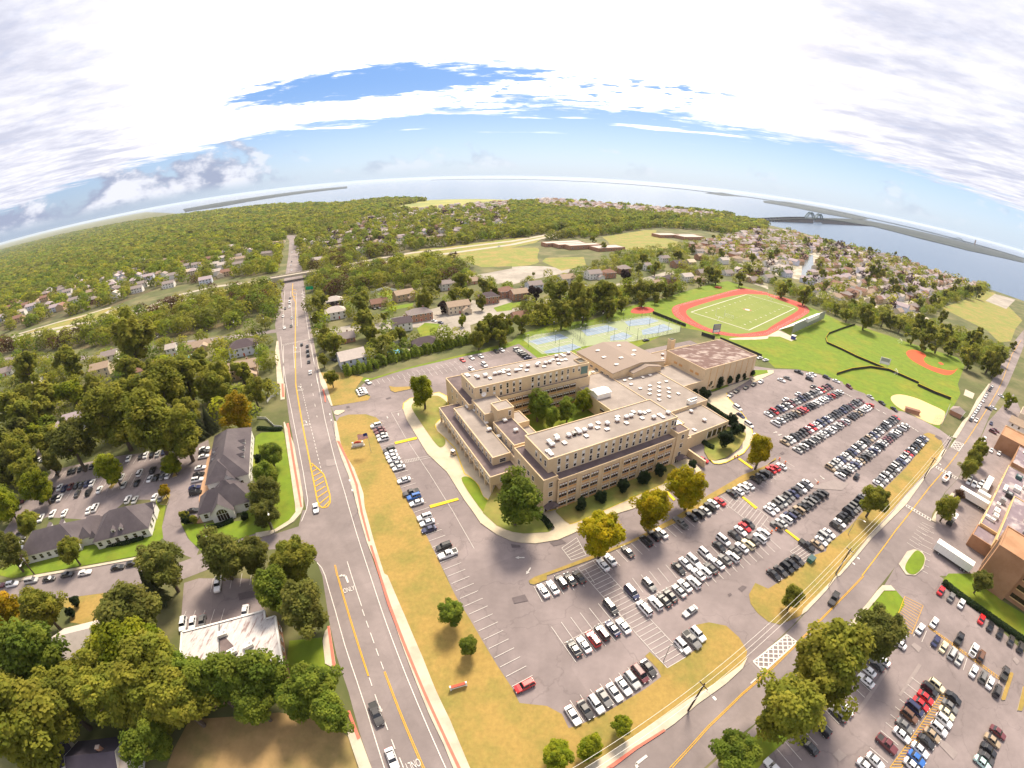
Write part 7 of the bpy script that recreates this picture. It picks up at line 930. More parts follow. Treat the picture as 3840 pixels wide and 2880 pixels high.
for kd, x, y, an, L in D['arrows']:
    c, s = math.cos(an), math.sin(an)
    def T(p): return (x + (p[0] * c - p[1] * s) * L, y + (p[0] * s + p[1] * c) * L)
    if kd == 'straight':
        pr = [[(-.5, -.07), (.15, -.07), (.15, .07), (-.5, .07)], [(.1, -.2), (.5, 0), (.1, .2)]]
    else:
        pr = [[(-.5, -.06), (.05, -.06), (.2, .0), (.05, .07), (-.5, .06)], [(.05, -.02), (.2, 0), (.28, .2), (.15, .24), (.1, .1)], [(.12, .18), (.34, .18), (.26, .42)]]
    for poly in pr: wb.flat([T(p) for p in pr[0]] if poly is pr[0] else [T(p) for p in poly], .17, M['white'])
for k, b in mark.items(): tag(b.build(k), kind='structure')
for s, x, y, an, h, mt in D['texts']:
    cu = bpy.data.curves.new('lane_lettering', 'FONT'); cu.body = s; cu.size = h * .72; cu.align_x = 'CENTER'; cu.align_y = 'CENTER'; cu.offset = .008
    cu.materials.append(M['white']); o = link('lane_lettering', cu); o.location = (x, y, .17); o.rotation_euler = (0, 0, an); o.scale = (.62, 1.25, 1)
    tag(o, 'word ONLY painted white in a lane', kind='structure')
b = MB()
for lw, pts in D['fieldlines']: ribbon(b, pts, lw, .15, M['white'])
F = [Vector(p) for p in D['field']]
for k in range(1, 20):                          # rows of yard number dots and hash marks
    for t in (.16, .40, .60, .84):
        p = F[0].lerp(F[1], k / 20).lerp(F[3].lerp(F[2], k / 20), t); dd = (F[3] - F[0]).normalized() * (.9 if k % 2 == 0 else .35)
        ribbon(b, [p - dd, p + dd], .9 if k % 2 == 0 and t in (.16, .84) else .25, .156, M['white'])
tag(b.build('field_lines'), kind='structure')
ctr = (F[0] + F[2]) / 2
b = MB(); b.flat([(ctr.x + 4 * math.cos(a), ctr.y + 4 * math.sin(a)) for a in np.linspace(0, 6.28, 20)[:-1]], .160, M['grass_brown'])
b.flat([(ctr.x + 2.2 * math.cos(a), ctr.y + 2.2 * math.sin(a)) for a in np.linspace(0, 6.28, 20)[:-1]], .165, M['white']); tag(b.build('field_emblem'), kind='structure')
# running lanes: pale rings offset inward from the track's edge
trk = [p for n_, m, z, p in D['sheets'] if n_ == 'running_track'][0]
b = MB(); cx = sum(p[0] for p in trk) / len(trk); cy = sum(p[1] for p in trk) / len(trk)
for k in range(1, 6):
    f = 1 - k * .016
    ribbon(b, [(cx + (p[0] - cx) * f, cy + (p[1] - cy) * f) for p in chaikin(trk) + chaikin(trk)[:1]], .07, .15, M['white'])
tag(b.build('track_lanes'), kind='structure')
# tennis lines
b = MB()
for n_, m, z, p in D['sheets']:
    if n_ == 'tennis_court':
        c = Vector((sum(q[0] for q in p) / len(p), sum(q[1] for q in p) / len(p)))
        for du in (-6.5, 6.5):
            o = c + U * du
            rect = [o + U * a + V * e for a, e in ((-5, -9), (5, -9), (5, 9), (-5, 9), (-5, -9))]
            ribbon(b, rect, .18, .15, M['white']); ribbon(b, [o - V * 9, o + V * 9], .14, .156, M['white']); ribbon(b, [o - U * 5.5, o + U * 5.5], .2, .162, M['dark_metal'])
tag(b.build('court_lines'), kind='structure')
b = MB()
for p in D['humps']: b.prism(p, .02, .24, M['kerb_yellow'])
tag(b.build('speed_humps'), 'yellow painted speed humps across the school lanes', kind='structure')
b = MB()                                        # yellow kerb faces along the school walks
for name, m, h, poly in D['slabs']:
    if name == 'school_walk': ribbon(b, poly[:26] if len(poly) > 40 else poly[:12], .35, h + .20, M['kerb_yellow'])
tag(b.build('yellow_kerb'), kind='structure')

# ------------------------------------------------------------------ vehicles
def loft(b, secs, m, cap=True):
    """secs: closed half profiles [(y, z)...] at x, mirrored"""
    rings = []
    for x, half in secs: rings.append([(x, y, z) for y, z in half] + [(x, -y, z) for y, z in half[::-1]])
    n = len(rings[0])
    fs = [(i * n + (k + 1) % n, i * n + k, (i + 1) * n + k, (i + 1) * n + (k + 1) % n) for i in range(len(rings) - 1) for k in range(n)]
    if cap: fs += [tuple(range(n)), tuple((len(rings) - 1) * n + k for k in range(n))[::-1]]
    b.add([p for r in rings for p in r], fs, m)
SPEC = dict(S=dict(L=2.36, w=.91, belt=.93, roof=1.43, gb=(1.0, -1.62), gt=(.28, -1.0), deck=.98, hood=.88),
            U=dict(L=2.38, w=.95, belt=1.06, roof=1.74, gb=(1.0, -2.22), gt=(.42, -1.98), deck=1.06, hood=1.04),
            V=dict(L=2.52, w=.98, belt=1.02, roof=1.78, gb=(1.55, -2.36), gt=(.72, -2.15), deck=1.02, hood=.98),
            P=dict(L=2.85, w=.99, belt=1.10, roof=1.82, gb=(1.05, -.82), gt=(.50, -.66), deck=1.08, hood=1.08))
def body_mesh(ty, c):
    s = SPEC[ty]; b = MB(); P = M['car_' + c]; L, w = s['L'], s['w']
    def half(f, zt, zb=.24): return [(w * .80 * f, zb), (w * f, zb + .12), (w * f, min(.66, zt - .12)), (w * .93 * f, zt)]
    loft(b, [(L, half(.74, .62, .34)), (L - .12, half(.90, s['hood'] - .16)), (L - .7, half(.98, s['hood'] - .04)), (s['gb'][0], half(1, s['belt'])), (0, half(1, s['belt'])), (s['gb'][1] + .1 if ty != 'P' else -.8, half(1, s['belt'])), (-L + .55, half(.98, s['deck'])), (-L + .1, half(.92, s['deck'] - .08)), (-L, half(.80, .68, .36))], P)
    wt, wb = w * .70, w * .88
    x0, x1 = s['gt']; z = s['roof']
    b.add([(x0 + .08, -wt, z - .03), (x0 + .08, wt, z - .03), (x1 - .06, wt, z - .03), (x1 - .06, -wt, z - .03), (x0 - .05, -wt * .9, z + .03), (x0 - .05, wt * .9, z + .03), (x1 + .05, wt * .9, z + .03), (x1 + .05, -wt * .9, z + .03)],
          [(4, 7, 6, 5), (0, 4, 5, 1), (1, 5, 6, 2), (2, 6, 7, 3), (3, 7, 4, 0), (0, 1, 2, 3)], P)
    for sy in (1, -1):                            # pillars
        for (xb, xt) in ((s['gb'][0], x0), (s['gb'][1], x1), ((s['gb'][0] + s['gb'][1]) / 2 - .05, (x0 + x1) / 2 - .05)):
            b.add([(xb - .06, sy * (wb + .012), s['belt'] - .02), (xb + .06, sy * (wb + .012), s['belt'] - .02), (xt + .06, sy * (wt + .012), z), (xt - .06, sy * (wt + .012), z)], [(0, 1, 2, 3) if sy < 0 else (3, 2, 1, 0)], P)
    if ty == 'P':
        b.box(-L + .12, -.95, -w * .78, w * .78, s['deck'] - .30, s['deck'] + .012, M['dark_metal'])
        for sy in (1, -1): b.box(-L + .1, -.9, sy * w * .86 - .07, sy * w * .86 + .07, s['deck'] - .1, s['deck'] + .07, P)
        b.box(-L + .05, -L + .14, -w * .85, w * .85, s['deck'] - .2, s['deck'] + .06, P)
    if ty in 'UV':
        for sy in (1, -1): b.box(x1 + .1, x0 - .2, sy * wt * .8 - .03, sy * wt * .8 + .03, z + .03, z + .075, M['dark_metal'])
    return b.mesh('body')
def glass_mesh(ty):
    s = SPEC[ty]; b = MB(); w = s['w']; wt, wb = w * .70, w * .88
    z0, z1 = s['belt'] - .03, s['roof'] - .02
    b.add([(s['gb'][0], -wb, z0), (s['gb'][0], wb, z0), (s['gb'][1], wb, z0), (s['gb'][1], -wb, z0), (s['gt'][0], -wt, z1), (s['gt'][0], wt, z1), (s['gt'][1], wt, z1), (s['gt'][1], -wt, z1)],
          [(0, 1, 5, 4), (1, 2, 6, 5), (2, 3, 7, 6), (3, 0, 4, 7)], M['glass_car'])
    return b.mesh('windows')
def wheel_mesh():
    b = MB(); n = 12; 
    for y0, y1, r, m in ((-.11, .11, .33, M['tyre']), (.111, .116, .20, M['metal_grey'])):
        ring = [(r * math.cos(2 * math.pi * k / n), y, r * math.sin(2 * math.pi * k / n)) for y in (y0, y1) for k in range(n)]
        b.add(ring, [(k, n + k, n + (k + 1) % n, (k + 1) % n) for k in range(n)] + [tuple(range(n)), tuple(range(n, 2 * n))[::-1]], m)
    return b.mesh('wheel')
WHEEL = wheel_mesh(); GLASS = {t: glass_mesh(t) for t in SPEC}
def lampmesh(nm, m):
    b = MB(); b.box(-.05, .05, -.2, .2, -.09, .09, m); return b.mesh(nm)
HL = lampmesh('headlight', M['lamp_clear']); TL = lampmesh('taillight', M['lamp_red'])
BODY = {}
TYN = dict(S='sedan', U='suv', V='van', P='pickup')
TYL = dict(S=['sedan', 'small car', 'hatchback'], U=['suv', 'tall suv'], V=['minivan'], P=['pickup truck'])
def vehicle(x, y, a, c, ty, detail):
    if (ty, c) not in BODY: BODY[ty, c] = body_mesh(ty, c)
    o = link({'S': 'parked_car', 'U': 'parked_suv', 'V': 'parked_van', 'P': 'pickup_truck'}[ty], BODY[ty, c])
    o.location = (x, y, .05); o.rotation_euler = (0, 0, a)
    w = link('windows', GLASS[ty], o)
    if detail > 0:
        s = SPEC[ty]; wx = s['L'] - .88
        for sx, sy in ((wx, 1), (wx, -1), (-wx + .1, 1), (-wx + .1, -1)):
            q = link('wheel', WHEEL, o); q.location = (sx, sy * (s['w'] - .08), .33)
            if sy < 0: q.rotation_euler = (0, 0, math.pi)
    if detail > 1:
        s = SPEC[ty]
        for sy in (1, -1):
            q = link('headlight', HL, o); q.location = (s['L'] - .06, sy * s['w'] * .62, .66)
            q = link('taillight', TL, o); q.location = (-s['L'] + .03, sy * s['w'] * .68, .80)
    return o
ORD = ['first', 'second', 'third', 'fourth', 'fifth', 'sixth', 'seventh', 'eighth', 'ninth', 'tenth', 'eleventh', 'twelfth', 'thirteenth', 'fourteenth', 'fifteenth', 'sixteenth', 'seventeenth', 'eighteenth', 'nineteenth', 'twentieth']
ORD += ['twenty-' + o for o in ORD[:9]] + ['thirtieth'] + ['thirty-' + o for o in ORD[:9]]
def ordinal(k): return ORD[k] if k < len(ORD) else str(k + 1) + 'th'
allcars = []
for gi, (group, place, s) in enumerate(D['cars']):
    for k, t in enumerate(s.split()):
        x, y, a, ct = t.split(','); allcars.append((float(x), float(y), float(a), ct[0], ct[1], gi, k))
allcars.sort(key=lambda e: math.hypot(e[0], e[1]))
near, rest = allcars[:300], allcars[300:]
# within one place: name by colour and type; where several share that, count along the row from its near end
cnt = {}
for e in near: cnt.setdefault((D['cars'][e[5]][1], e[3], e[4]), []).append(e)
for i, e in enumerate(near):
    x, y, a, c, ty, gi, k = e
    o = vehicle(x, y, a, c, ty, 2 if i < 90 else 1 if i < 220 else 0)
    group, place, _ = D['cars'][gi]
    same = sorted(cnt[place, c, ty], key=lambda q: math.hypot(q[0], q[1])); nm = CARN[c] + ' ' + TYN[ty]
    verb = 'on the' if 'moving' in group or 'on the' in group else 'in the'
    if len(same) == 1: lab = '%s, the only one, %s' % (nm, place)
    else:
        j = same.index(e); lab = '%s, %s nearest such, %s' % (nm, ordinal(j), place)
    tag(o, lab[0].lower() + lab[1:], {'S': 'car', 'U': 'suv', 'V': 'van', 'P': 'pickup truck'}[ty], group)
# the many cars beyond the three hundred nearest ones: one mass
vs = []; fsz = []; mats_ = []; base = 0; slots = []
mb = MB()
for x, y, a, c, ty, gi, k in rest:
    s = SPEC[ty]; L, w = s['L'], s['w']; P = M['car_' + c]; T = Matrix.Translation((x, y, .05)) @ Matrix.Rotation(a, 4, 'Z')
    t = MB(); t.box(-L, L, -w, w, .3, s['belt'] * .8, P)
    z0, z1 = s['belt'] * .8, s['belt']
    t.add([(-L, -w, z0), (L, -w, z0), (L, w, z0), (-L, w, z0), (-L + .1, -w * .9, z1), (s['gb'][0], -w * .9, z1), (s['gb'][0], w * .9, z1), (-L + .1, w * .9, z1)], [(0, 1, 5, 4), (1, 2, 6, 5), (2, 3, 7, 6), (3, 0, 4, 7), (4, 5, 6, 7)], P)
    wt, wb = w * .70, w * .86
    t.add([(s['gb'][0], -wb, z1), (s['gb'][0], wb, z1), (s['gb'][1], wb, z1), (s['gb'][1], -wb, z1), (s['gt'][0], -wt, s['roof']), (s['gt'][0], wt, s['roof']), (s['gt'][1], wt, s['roof']), (s['gt'][1], -wt, s['roof'])], [(0, 1, 5, 4), (1, 2, 6, 5), (2, 3, 7, 6), (3, 0, 4, 7)], M['glass_car'])
    t.add([(s['gt'][0], -wt, s['roof'] + .01), (s['gt'][0], wt, s['roof'] + .01), (s['gt'][1], wt, s['roof'] + .01), (s['gt'][1], -wt, s['roof'] + .01)], [(0, 1, 2, 3)], P)
    v2 = [T @ Vector(p) for p in t.v]
    b0 = len(mb.v); mb.v += [tuple(p) for p in v2]
    for f, mi in zip(t.f, t.m): mb.f.append(tuple(i + b0 for i in f)); mb.m.append(mb.slot(t.mats[mi]))
tag(mb.build('distant_parked_cars'), 'mass of smaller parked cars in the far rows and along the far streets', kind='stuff')

# ------------------------------------------------------------------ trees
def quads_mesh(name, C, Nn, size, tint, m):
    """square leaf tufts at C facing Nn"""
    k = len(C); r = RNG.normal(size=(k, 3)); a = np.cross(Nn, r); a /= np.linalg.norm(a, axis=1)[:, None] + 1e-9
    bb = np.cross(Nn, a); s = np.asarray(size)[:, None] * .5
    asp = RNG.uniform(.7, 1.35, (k, 1)); a = a * asp
    vs = np.stack([C - a * s - bb * s * .5, C + a * s * .3 - bb * s, C + a * s + bb * s * .4, C - a * s * .2 + bb * s], 1).reshape(-1, 3)
    me = bpy.data.meshes.new(name); me.vertices.add(4 * k); me.vertices.foreach_set('co', vs.ravel().astype(np.float32))
    me.loops.add(4 * k); me.loops.foreach_set('vertex_index', np.arange(4 * k, dtype=np.int32))
    me.polygons.add(k); me.polygons.foreach_set('loop_start', np.arange(0, 4 * k, 4, dtype=np.int32))
    at = me.attributes.new('tint', 'FLOAT', 'FACE'); at.data.foreach_set('value', np.asarray(tint, dtype=np.float32))
    if m is not None: me.materials.append(m)
    me.update(calc_edges=True); return me
def unit(v): return v / (np.linalg.norm(v, axis=1)[:, None] + 1e-9)
def crown_points(nb, per, kind, rng):
    """leaf tuft centres, normals, tints of a crown of radius 1 standing on its trunk at the origin"""
    if kind == 'pine':
        k = nb * per; h = rng.random(k) ** 1.3; ph = rng.random(k) * 6.283; tier = (np.floor(h * 8) + 1) / 8
        rr = (1.02 - h) * (.82 + .18 * np.sin(ph * 7 + tier * 20)) * (.75 + .25 * rng.random(k)) * (1 - .25 * ((h * 8) % 1))
        C = np.stack([rr * np.cos(ph) * .85, rr * np.sin(ph) * .85, .15 + h * 2.6], 1); Nn = unit(np.stack([np.cos(ph), np.sin(ph), np.full(k, .7)], 1) + rng.normal(0, .35, (k, 3)))
        return C, Nn, np.clip(rng.normal(.5, .2, k), 0, 1)
    K_ = int(rng.integers(6, 9)); lc = unit(rng.normal(size=(K_, 3)) + np.array([0, 0, .25])) * rng.uniform(.42, .66, (K_, 1)); lr = rng.uniform(.30, .48, K_)
    lc[0] = (0, 0, .1); lr[0] = .55; pick = rng.choice(K_, nb, p=lr ** 2 / (lr ** 2).sum()); d = unit(rng.normal(size=(nb, 3))); rad = rng.uniform(.25, 1.0, nb) ** .45
    q = lc[pick] + d * (lr[pick] * rad)[:, None]; q[:, 2] *= 1.05
    br = rng.uniform(.13, .27, nb)
    bt = rng.random(nb)
    C = []; Nn = []; T = []
    for i in range(nb):
        dd = unit(rng.normal(size=(per, 3)) + np.array([0, 0, .25])); dist = br[i] * (.55 + .5 * rng.random(per))
        C.append(q[i] + dd * dist[:, None]); Nn.append(unit(dd * .75 + rng.normal(0, .38, (per, 3)) + np.array([0, 0, .8]))); T.append(np.clip(bt[i] + rng.normal(0, .16, per), 0, 1))
    C = np.concatenate(C); Nn = np.concatenate(Nn); T = np.concatenate(T)
    if kind == 'shrub': C[:, 2] = C[:, 2] * 1.1 + 1.0
    else: C[:, 2] += 1.2
    return C, Nn, T
PROTO = {}
def crown_mesh(kind, level, j):
    key = (kind, level, j)
    if key not in PROTO:
        rng = np.random.default_rng(100 + j * 17 + level)
        nb, per, sz = [(120, 170, .070), (52, 90, .135), (20, 34, .27)][level]
        if kind == 'bare': per = per // 4
        if kind == 'pine' and level == 0: nb = 55
        C, Nn, T = crown_points(nb, per, kind, rng)
        PROTO[key] = quads_mesh('crown', C, Nn, sz * rng.uniform(.65, 1.3, len(C)), T, M['leaf_' + kind])
    return PROTO[key]
TR = {}
def trunk_mesh(level):
    if level not in TR:
        b = MB(); b.tube([(0, 0, 0), (.02, .01, .5), (.0, .03, 1.0), (.03, 0, 1.5)], [.075, .06, .05, .025], M['bark'], 7)
        for k in range(5):
            a = k * 1.26 + .3; h = .72 + .1 * k
            b.tube([(0, .02, h), (.3 * math.cos(a), .3 * math.sin(a), h + .28), (.58 * math.cos(a), .58 * math.sin(a), h + .5)], [.035, .025, .012], M['bark'], 5)
        TR[level] = b.mesh('trunk')
    return TR[level]
def tree(x, y, r, kind, label, group, cat='tree'):
    d = math.hypot(x, y); lv = 0 if d < 240 else 1 if d < 420 else 2
    rr = r * (random.uniform(1.0, 1.08) if d < 110 else random.uniform(.84, .96) if x < -90 and d < 330 else random.uniform(.82, .95) if d > 430 else random.uniform(1.03, 1.13))
    o = empty({'pine': 'pine_tree', 'shrub': 'shrub'}.get(kind, 'leafy_tree'), (x, y, 0), random.uniform(0, 6.28)); o.scale = (rr, rr, rr * random.uniform(.95, 1.08))
    link('crown', crown_mesh(kind, lv, random.randrange(3)), o)
    if kind != 'shrub': link('trunk', trunk_mesh(0), o)
    tag(o, label, cat, group); return o
TREES = []
for kind, lab, s in D['trees']:
    pts = [tuple(map(float, t.split(','))) for t in s.split()]
    order = sorted(range(len(pts)), key=lambda i: math.hypot(pts[i][0], pts[i][1]))
    for j, i in enumerate(order):
        x, y, r = pts[i]; TREES.append((x, y, r))
        szw = '' if len(pts) < 2 else ', %s nearest of these' % ordinal(j)
        tree(x, y, r, kind, lab + szw, (lab + ' group') if len(pts) > 1 else None)
for kind, lab, s in D['shrubs']:
    pts = [tuple(map(float, t.split(','))) for t in s.split()]
    order = sorted(range(len(pts)), key=lambda i: math.hypot(pts[i][0], pts[i][1]))
    for j, i in enumerate(order):
        x, y, r = pts[i]
        tree(x, y, r, kind, lab + ('' if len(pts) < 2 else ', %s from the near end' % ordinal(j)), lab + ' row' if len(pts) > 1 else None, 'shrub')
# hedges: leaf tufts filling a bar along a line
for w, h, pts, lab in D['hedges']:
    pts = [Vector(p) for p in pts]; Ls = [(pts[i + 1] - pts[i]).length for i in range(len(pts) - 1)]; tot = sum(Ls)
    k = int(tot * (w + 2 * h) * (26 if h < 3 else 12)); t = RNG.random(k) * tot; C = np.zeros((k, 3)); Nn = np.zeros((k, 3))
    cum = np.cumsum([0] + Ls); tall = h > 3
    for i in range(len(Ls)):
        mk_ = (t >= cum[i]) & (t <= cum[i + 1]); d = (pts[i + 1] - pts[i]) / Ls[i]; nr = Vector((-d.y, d.x)); s = t[mk_] - cum[i]; a = RNG.uniform(0, math.pi, s.size)
        lump = (1 + .28 * np.sin(t[mk_] * .9) + .2 * np.sin(t[mk_] * 2.3 + 1)) if tall else 1
        off = np.cos(a) * w / 2 * lump; z = np.abs(np.sin(a)) ** .6 * h * lump * RNG.uniform(.7, 1.02, s.size)
        C[mk_] = np.stack([pts[i].x + d.x * s + nr.x * off, pts[i].y + d.y * s + nr.y * off, z], 1); Nn[mk_] = np.stack([nr.x * np.cos(a), nr.y * np.cos(a), np.sin(a) + .3], 1)
    me = quads_mesh('hedge', C, unit(Nn + RNG.normal(0, .4, C.shape)), RNG.uniform(.25, .55, k) * (1.7 if tall else 1), RNG.random(k), M['leaf_shrub' if not tall else 'leaf_green'])
    tag(link('hedge', me), lab, 'hedge')

# ------------------------------------------------------------------ houses
def win_mesh(w, h, fw=.09, panel=False):
    """a window standing a little proud of its wall: faces -y"""
    b = MB(); b.box(-w / 2, w / 2, -.03, .02, 0, h, M['glass'])
    fm = M['paint_white']
    for a in ((-w / 2 - fw, w / 2 + fw, -.10, .02, -fw, 0), (-w / 2 - fw, w / 2 + fw, -.07, .02, h, h + fw), (-w / 2 - fw, -w / 2, -.07, .02, 0, h), (w / 2, w / 2 + fw, -.07, .02, 0, h), (-w / 2, w / 2, -.05, .02, h * .5 - .03, h * .5 + .03)): b.box(*a, fm)
    return b.mesh('window')
HWIN = win_mesh(1.1, 1.35); BWIN = win_mesh(2.2, 1.4); DOOR = None
def door_mesh(w, h, m):
    b = MB(); b.box(-w / 2, w / 2, -.06, .02, 0, h, m); b.box(-w / 2 - .1, w / 2 + .1, -.03, .02, 0, h + .12, M['paint_white']); return b.mesh('door')
HDOOR = door_mesh(1.0, 2.1, M['sign_red']); GDOOR = door_mesh(2.7, 2.2, M['vent_white'])
def house_meshes(w, d, st, rk, rc, wc):
    """wall and roof of a house w along x, d along y"""
    h = 2.75 * st + .3; wb = MB(); rb = MB(); W_ = M['w_' + wc]; R_ = M['r_' + rc]; ov = .45
    if rk == 'flat':
        wb.prism([(-w / 2, -d / 2), (w / 2, -d / 2), (w / 2, d / 2), (-w / 2, d / 2)], 0, h, W_)
        rb.box(-w / 2 - .2, w / 2 + .2, -d / 2 - .2, d / 2 + .2, h - .1, h + .25, R_); return wb, rb, h
    rise = d * .5 * (.62 if st < 2 else .55)
    wb.prism([(-w / 2, -d / 2), (w / 2, -d / 2), (w / 2, d / 2), (-w / 2, d / 2)], 0, h, W_)
    X, Y = w / 2 + ov, d / 2 + ov; zl = h - ov * rise / (d / 2)
    if rk == 'gable':
        for sx in (1, -1): wb.add([(sx * w / 2, -d / 2, h), (sx * w / 2, d / 2, h), (sx * w / 2, 0, h + rise)], [(0, 1, 2) if sx > 0 else (2, 1, 0)], W_)
        for sy in (1, -1):
            a = [(-X, sy * Y, zl), (X, sy * Y, zl), (X, 0, h + rise), (-X, 0, h + rise)]; t = [(p[0], p[1], p[2] + .16) for p in a]
            rb.add(a + t, [(0, 3, 2, 1), (4, 5, 6, 7), (0, 1, 5, 4), (1, 2, 6, 5), (3, 0, 4, 7)] if sy < 0 else [(0, 1, 2, 3), (7, 6, 5, 4), (4, 5, 1, 0), (5, 6, 2, 1), (7, 4, 0, 3)], R_)
            for q in (-X, X): rb.box(q - .05, q + .05, -.1, .1, h + rise - .1, h + rise + .12, M['paint_white'])
        # white barge boards
        for sx in (1, -1):
            for sy in (1, -1):
                x = sx * (X + .02); rb.add([(x, sy * Y, zl - .06), (x, sy * Y, zl + .2), (x, 0, h + rise + .2), (x, 0, h + rise - .06)], [(0, 1, 2, 3) if sx * sy < 0 else (3, 2, 1, 0)], M['paint_white'])
    else:
        k = max(.5, (w - d) / 2 + .5)
        e = [(-X, -Y, zl), (X, -Y, zl), (X, Y, zl), (-X, Y, zl)]; rd = [(-k, 0, h + rise), (k, 0, h + rise)]
        rb.add(e + rd, [(0, 1, 5, 4), (1, 2, 5), (2, 3, 4, 5), (3, 0, 4), (3, 2, 1, 0)], R_)
        rb.box(-X, X, -Y - .02, -Y + .02, zl - .16, zl + .03, M['paint_white'])
    return wb, rb, h + rise
def put_window(parent, me, x, y, z, face, name='window'):
    o = link(name, me, parent); o.location = (x, y, z); o.rotation_euler = (0, 0, face); return o
HOUSEPOS = []
for i, (x, y, w, d, rot, st, rk, rc, wc, lab) in enumerate(D['houses']):
    o = empty('house' if rk != 'flat' else 'flat_roofed_building', (x, y, 0), R(rot)); HOUSEPOS.append((x, y, max(w, d) / 2))
    wb, rb, top = house_meshes(w, d, st, rk, rc, wc)
    wb.build('wall', o); rf = rb.build('roof', o)
    tag(o, lab, 'house', 'houses around the school')
    if math.hypot(x, y) < 620:
        nw = max(2, int(w / 3.4))
        for fl in range(st):
            for k in range(nw):
                xx = -w / 2 + w * (k + .5) / nw
                if not (fl == 0 and k == nw // 2): put_window(o, HWIN, xx, -d / 2 - .02, .95 + 2.8 * fl, 0)
                if math.hypot(x, y) < 330: put_window(o, HWIN, xx, d / 2 + .02, .95 + 2.8 * fl, math.pi)
            for yy in (-d / 4, d / 4):
                put_window(o, HWIN, -w / 2 - .02, yy, .95 + 2.8 * fl, -math.pi / 2)
        put_window(o, HDOOR, -w / 2 + w * (nw // 2 + .5) / nw, -d / 2 - .02, 0, 0, 'door')
        if w > 13 and st < 3: put_window(o, GDOOR, w / 2 + .02, 0, 0, math.pi / 2, 'garage_door')
        if rk != 'flat' and i % 2 == 0:
            c = MB(); c.box(w * .2 - .45, w * .2 + .45, .6, 1.4, top - 2.2, top + .9, M['w_brick']); c.box(w * .2 - .52, w * .2 + .52, .53, 1.47, top + .9, top + 1.05, M['r_grey']); c.build('chimney', rf)
        if w > 14 and rk == 'gable':               # a lower wing
            wb2, rb2, t2 = house_meshes(d * .62, 6.4, max(1, st - 1), 'gable', rc, wc)
            for bb, nm in ((wb2, 'wing_wall'), (rb2, 'wing_roof')):
                q = bb.build(nm, o); q.location = (w * .27, -d / 2 - 1.2, 0); q.rotation_euler = (0, 0, math.pi / 2)
# the packed shore suburb: individual houses drawn from eight built kinds
KINDS = []
for k, (w, d, st, rk, rc, wc) in enumerate([(14, 9.5, 2, 'gable', 'grey', 'white'), (13, 9, 1, 'gable', 'tan', 'cream'), (12, 10, 2, 'hip', 'purple', 'cream'), (15, 10, 2, 'gable', 'purple', 'bluewhite'), (13, 10, 2, 'gable', 'brown', 'tan'), (16, 10, 1, 'hip', 'tan', 'white'), (12, 9, 2, 'gable', 'pale', 'white'), (14, 10, 2, 'hip', 'grey', 'brick')]):
    wb, rb, t = house_meshes(w, d, st, rk, rc, wc)
    for fl in range(st):
        for q in range(4):
            xx = -w / 2 + w * (q + .5) / 4; wb.box(xx - .55, xx + .55, -d / 2 - .05, -d / 2 + .01, 1 + 2.8 * fl, 2.3 + 2.8 * fl, M['glass'])
    KINDS.append((wb.mesh('wall'), rb.mesh('roof'), '%s roofed %s %s house' % ({'purple': 'mauve grey'}.get(rc, rc), {'bluewhite': 'pale blue'}.get(wc, wc), 'two storey' if st == 2 else 'low')))
def inside(poly, P):
    P = np.atleast_2d(P); x, y = P[:, 0], P[:, 1]; c = np.zeros(len(P), bool); n = len(poly)
    for i in range(n):
        x0, y0 = poly[i]; x1, y1 = poly[i - 1]
        if y0 == y1: continue
        k = ((y0 > y) != (y1 > y)) & (x < (x1 - x0) * (y - y0) / (y1 - y0) + x0); c ^= k
    return c
can = D['geo']['canal']; canc = np.mean(can, axis=0)
def grid_points(poly, sx, sy, jit, rng, streets=True):
    P = np.array(poly); Rm = np.array([[math.cos(AX), -math.sin(AX)], [math.sin(AX), math.cos(AX)]]); Q_ = P @ Rm
    a, b_ = np.meshgrid(np.arange(Q_[:, 0].min(), Q_[:, 0].max(), sx), np.arange(Q_[:, 1].min(), Q_[:, 1].max(), sy), indexing='ij')
    G_ = np.stack([a.ravel(), b_.ravel()], 1) + rng.normal(0, jit, (a.size, 2)); G_ = G_ @ Rm.T
    return G_[inside(poly, G_)]
def free(P, pts, rad):
    if not len(pts): return np.ones(len(P), bool)
    pts = np.array(pts); d = np.hypot(P[:, None, 0] - pts[None, :, 0], P[:, None, 1] - pts[None, :, 1]); return (d > rad + (pts[None, :, 2] if pts.shape[1] > 2 else 0)).all(1)
rng = np.random.default_rng(5); cand = []
for poly in D['suburb']: cand.append(grid_points(poly, 17, 29, 2.0, rng))
cand = np.concatenate(cand); cand = cand[free(cand, HOUSEPOS, 10)]; cand = cand[~inside([(canc[0] + (p[0] - canc[0]) * 1.5, canc[1] + (p[1] - canc[1]) * 1.25) for p in can], cand)]
sb_ = np.concatenate([grid_points(p, 24, 36, 5, rng) for p in D['shoreband']]); nb_ = len(sb_)
shp = np.concatenate([sb_] + [grid_points(p, 30, 44, 8, rng) for p in D['housewood']])
_k = free(shp, HOUSEPOS, 14); nshore = int(_k[:nb_].sum()); shp = shp[_k]
cand = cand[np.argsort(np.hypot(cand[:, 0], cand[:, 1]))]
print('suburb candidates', len(cand), 'shore/wood', len(shp))
shp = shp[np.argsort(rng.random(len(shp)) + (np.arange(len(shp)) >= nshore) * .35)]
picks = [(p, 'in the shore suburb') for p in cand[:170]] + [(p, 'among the far trees') for p in shp[:56]]
cnt2 = {}
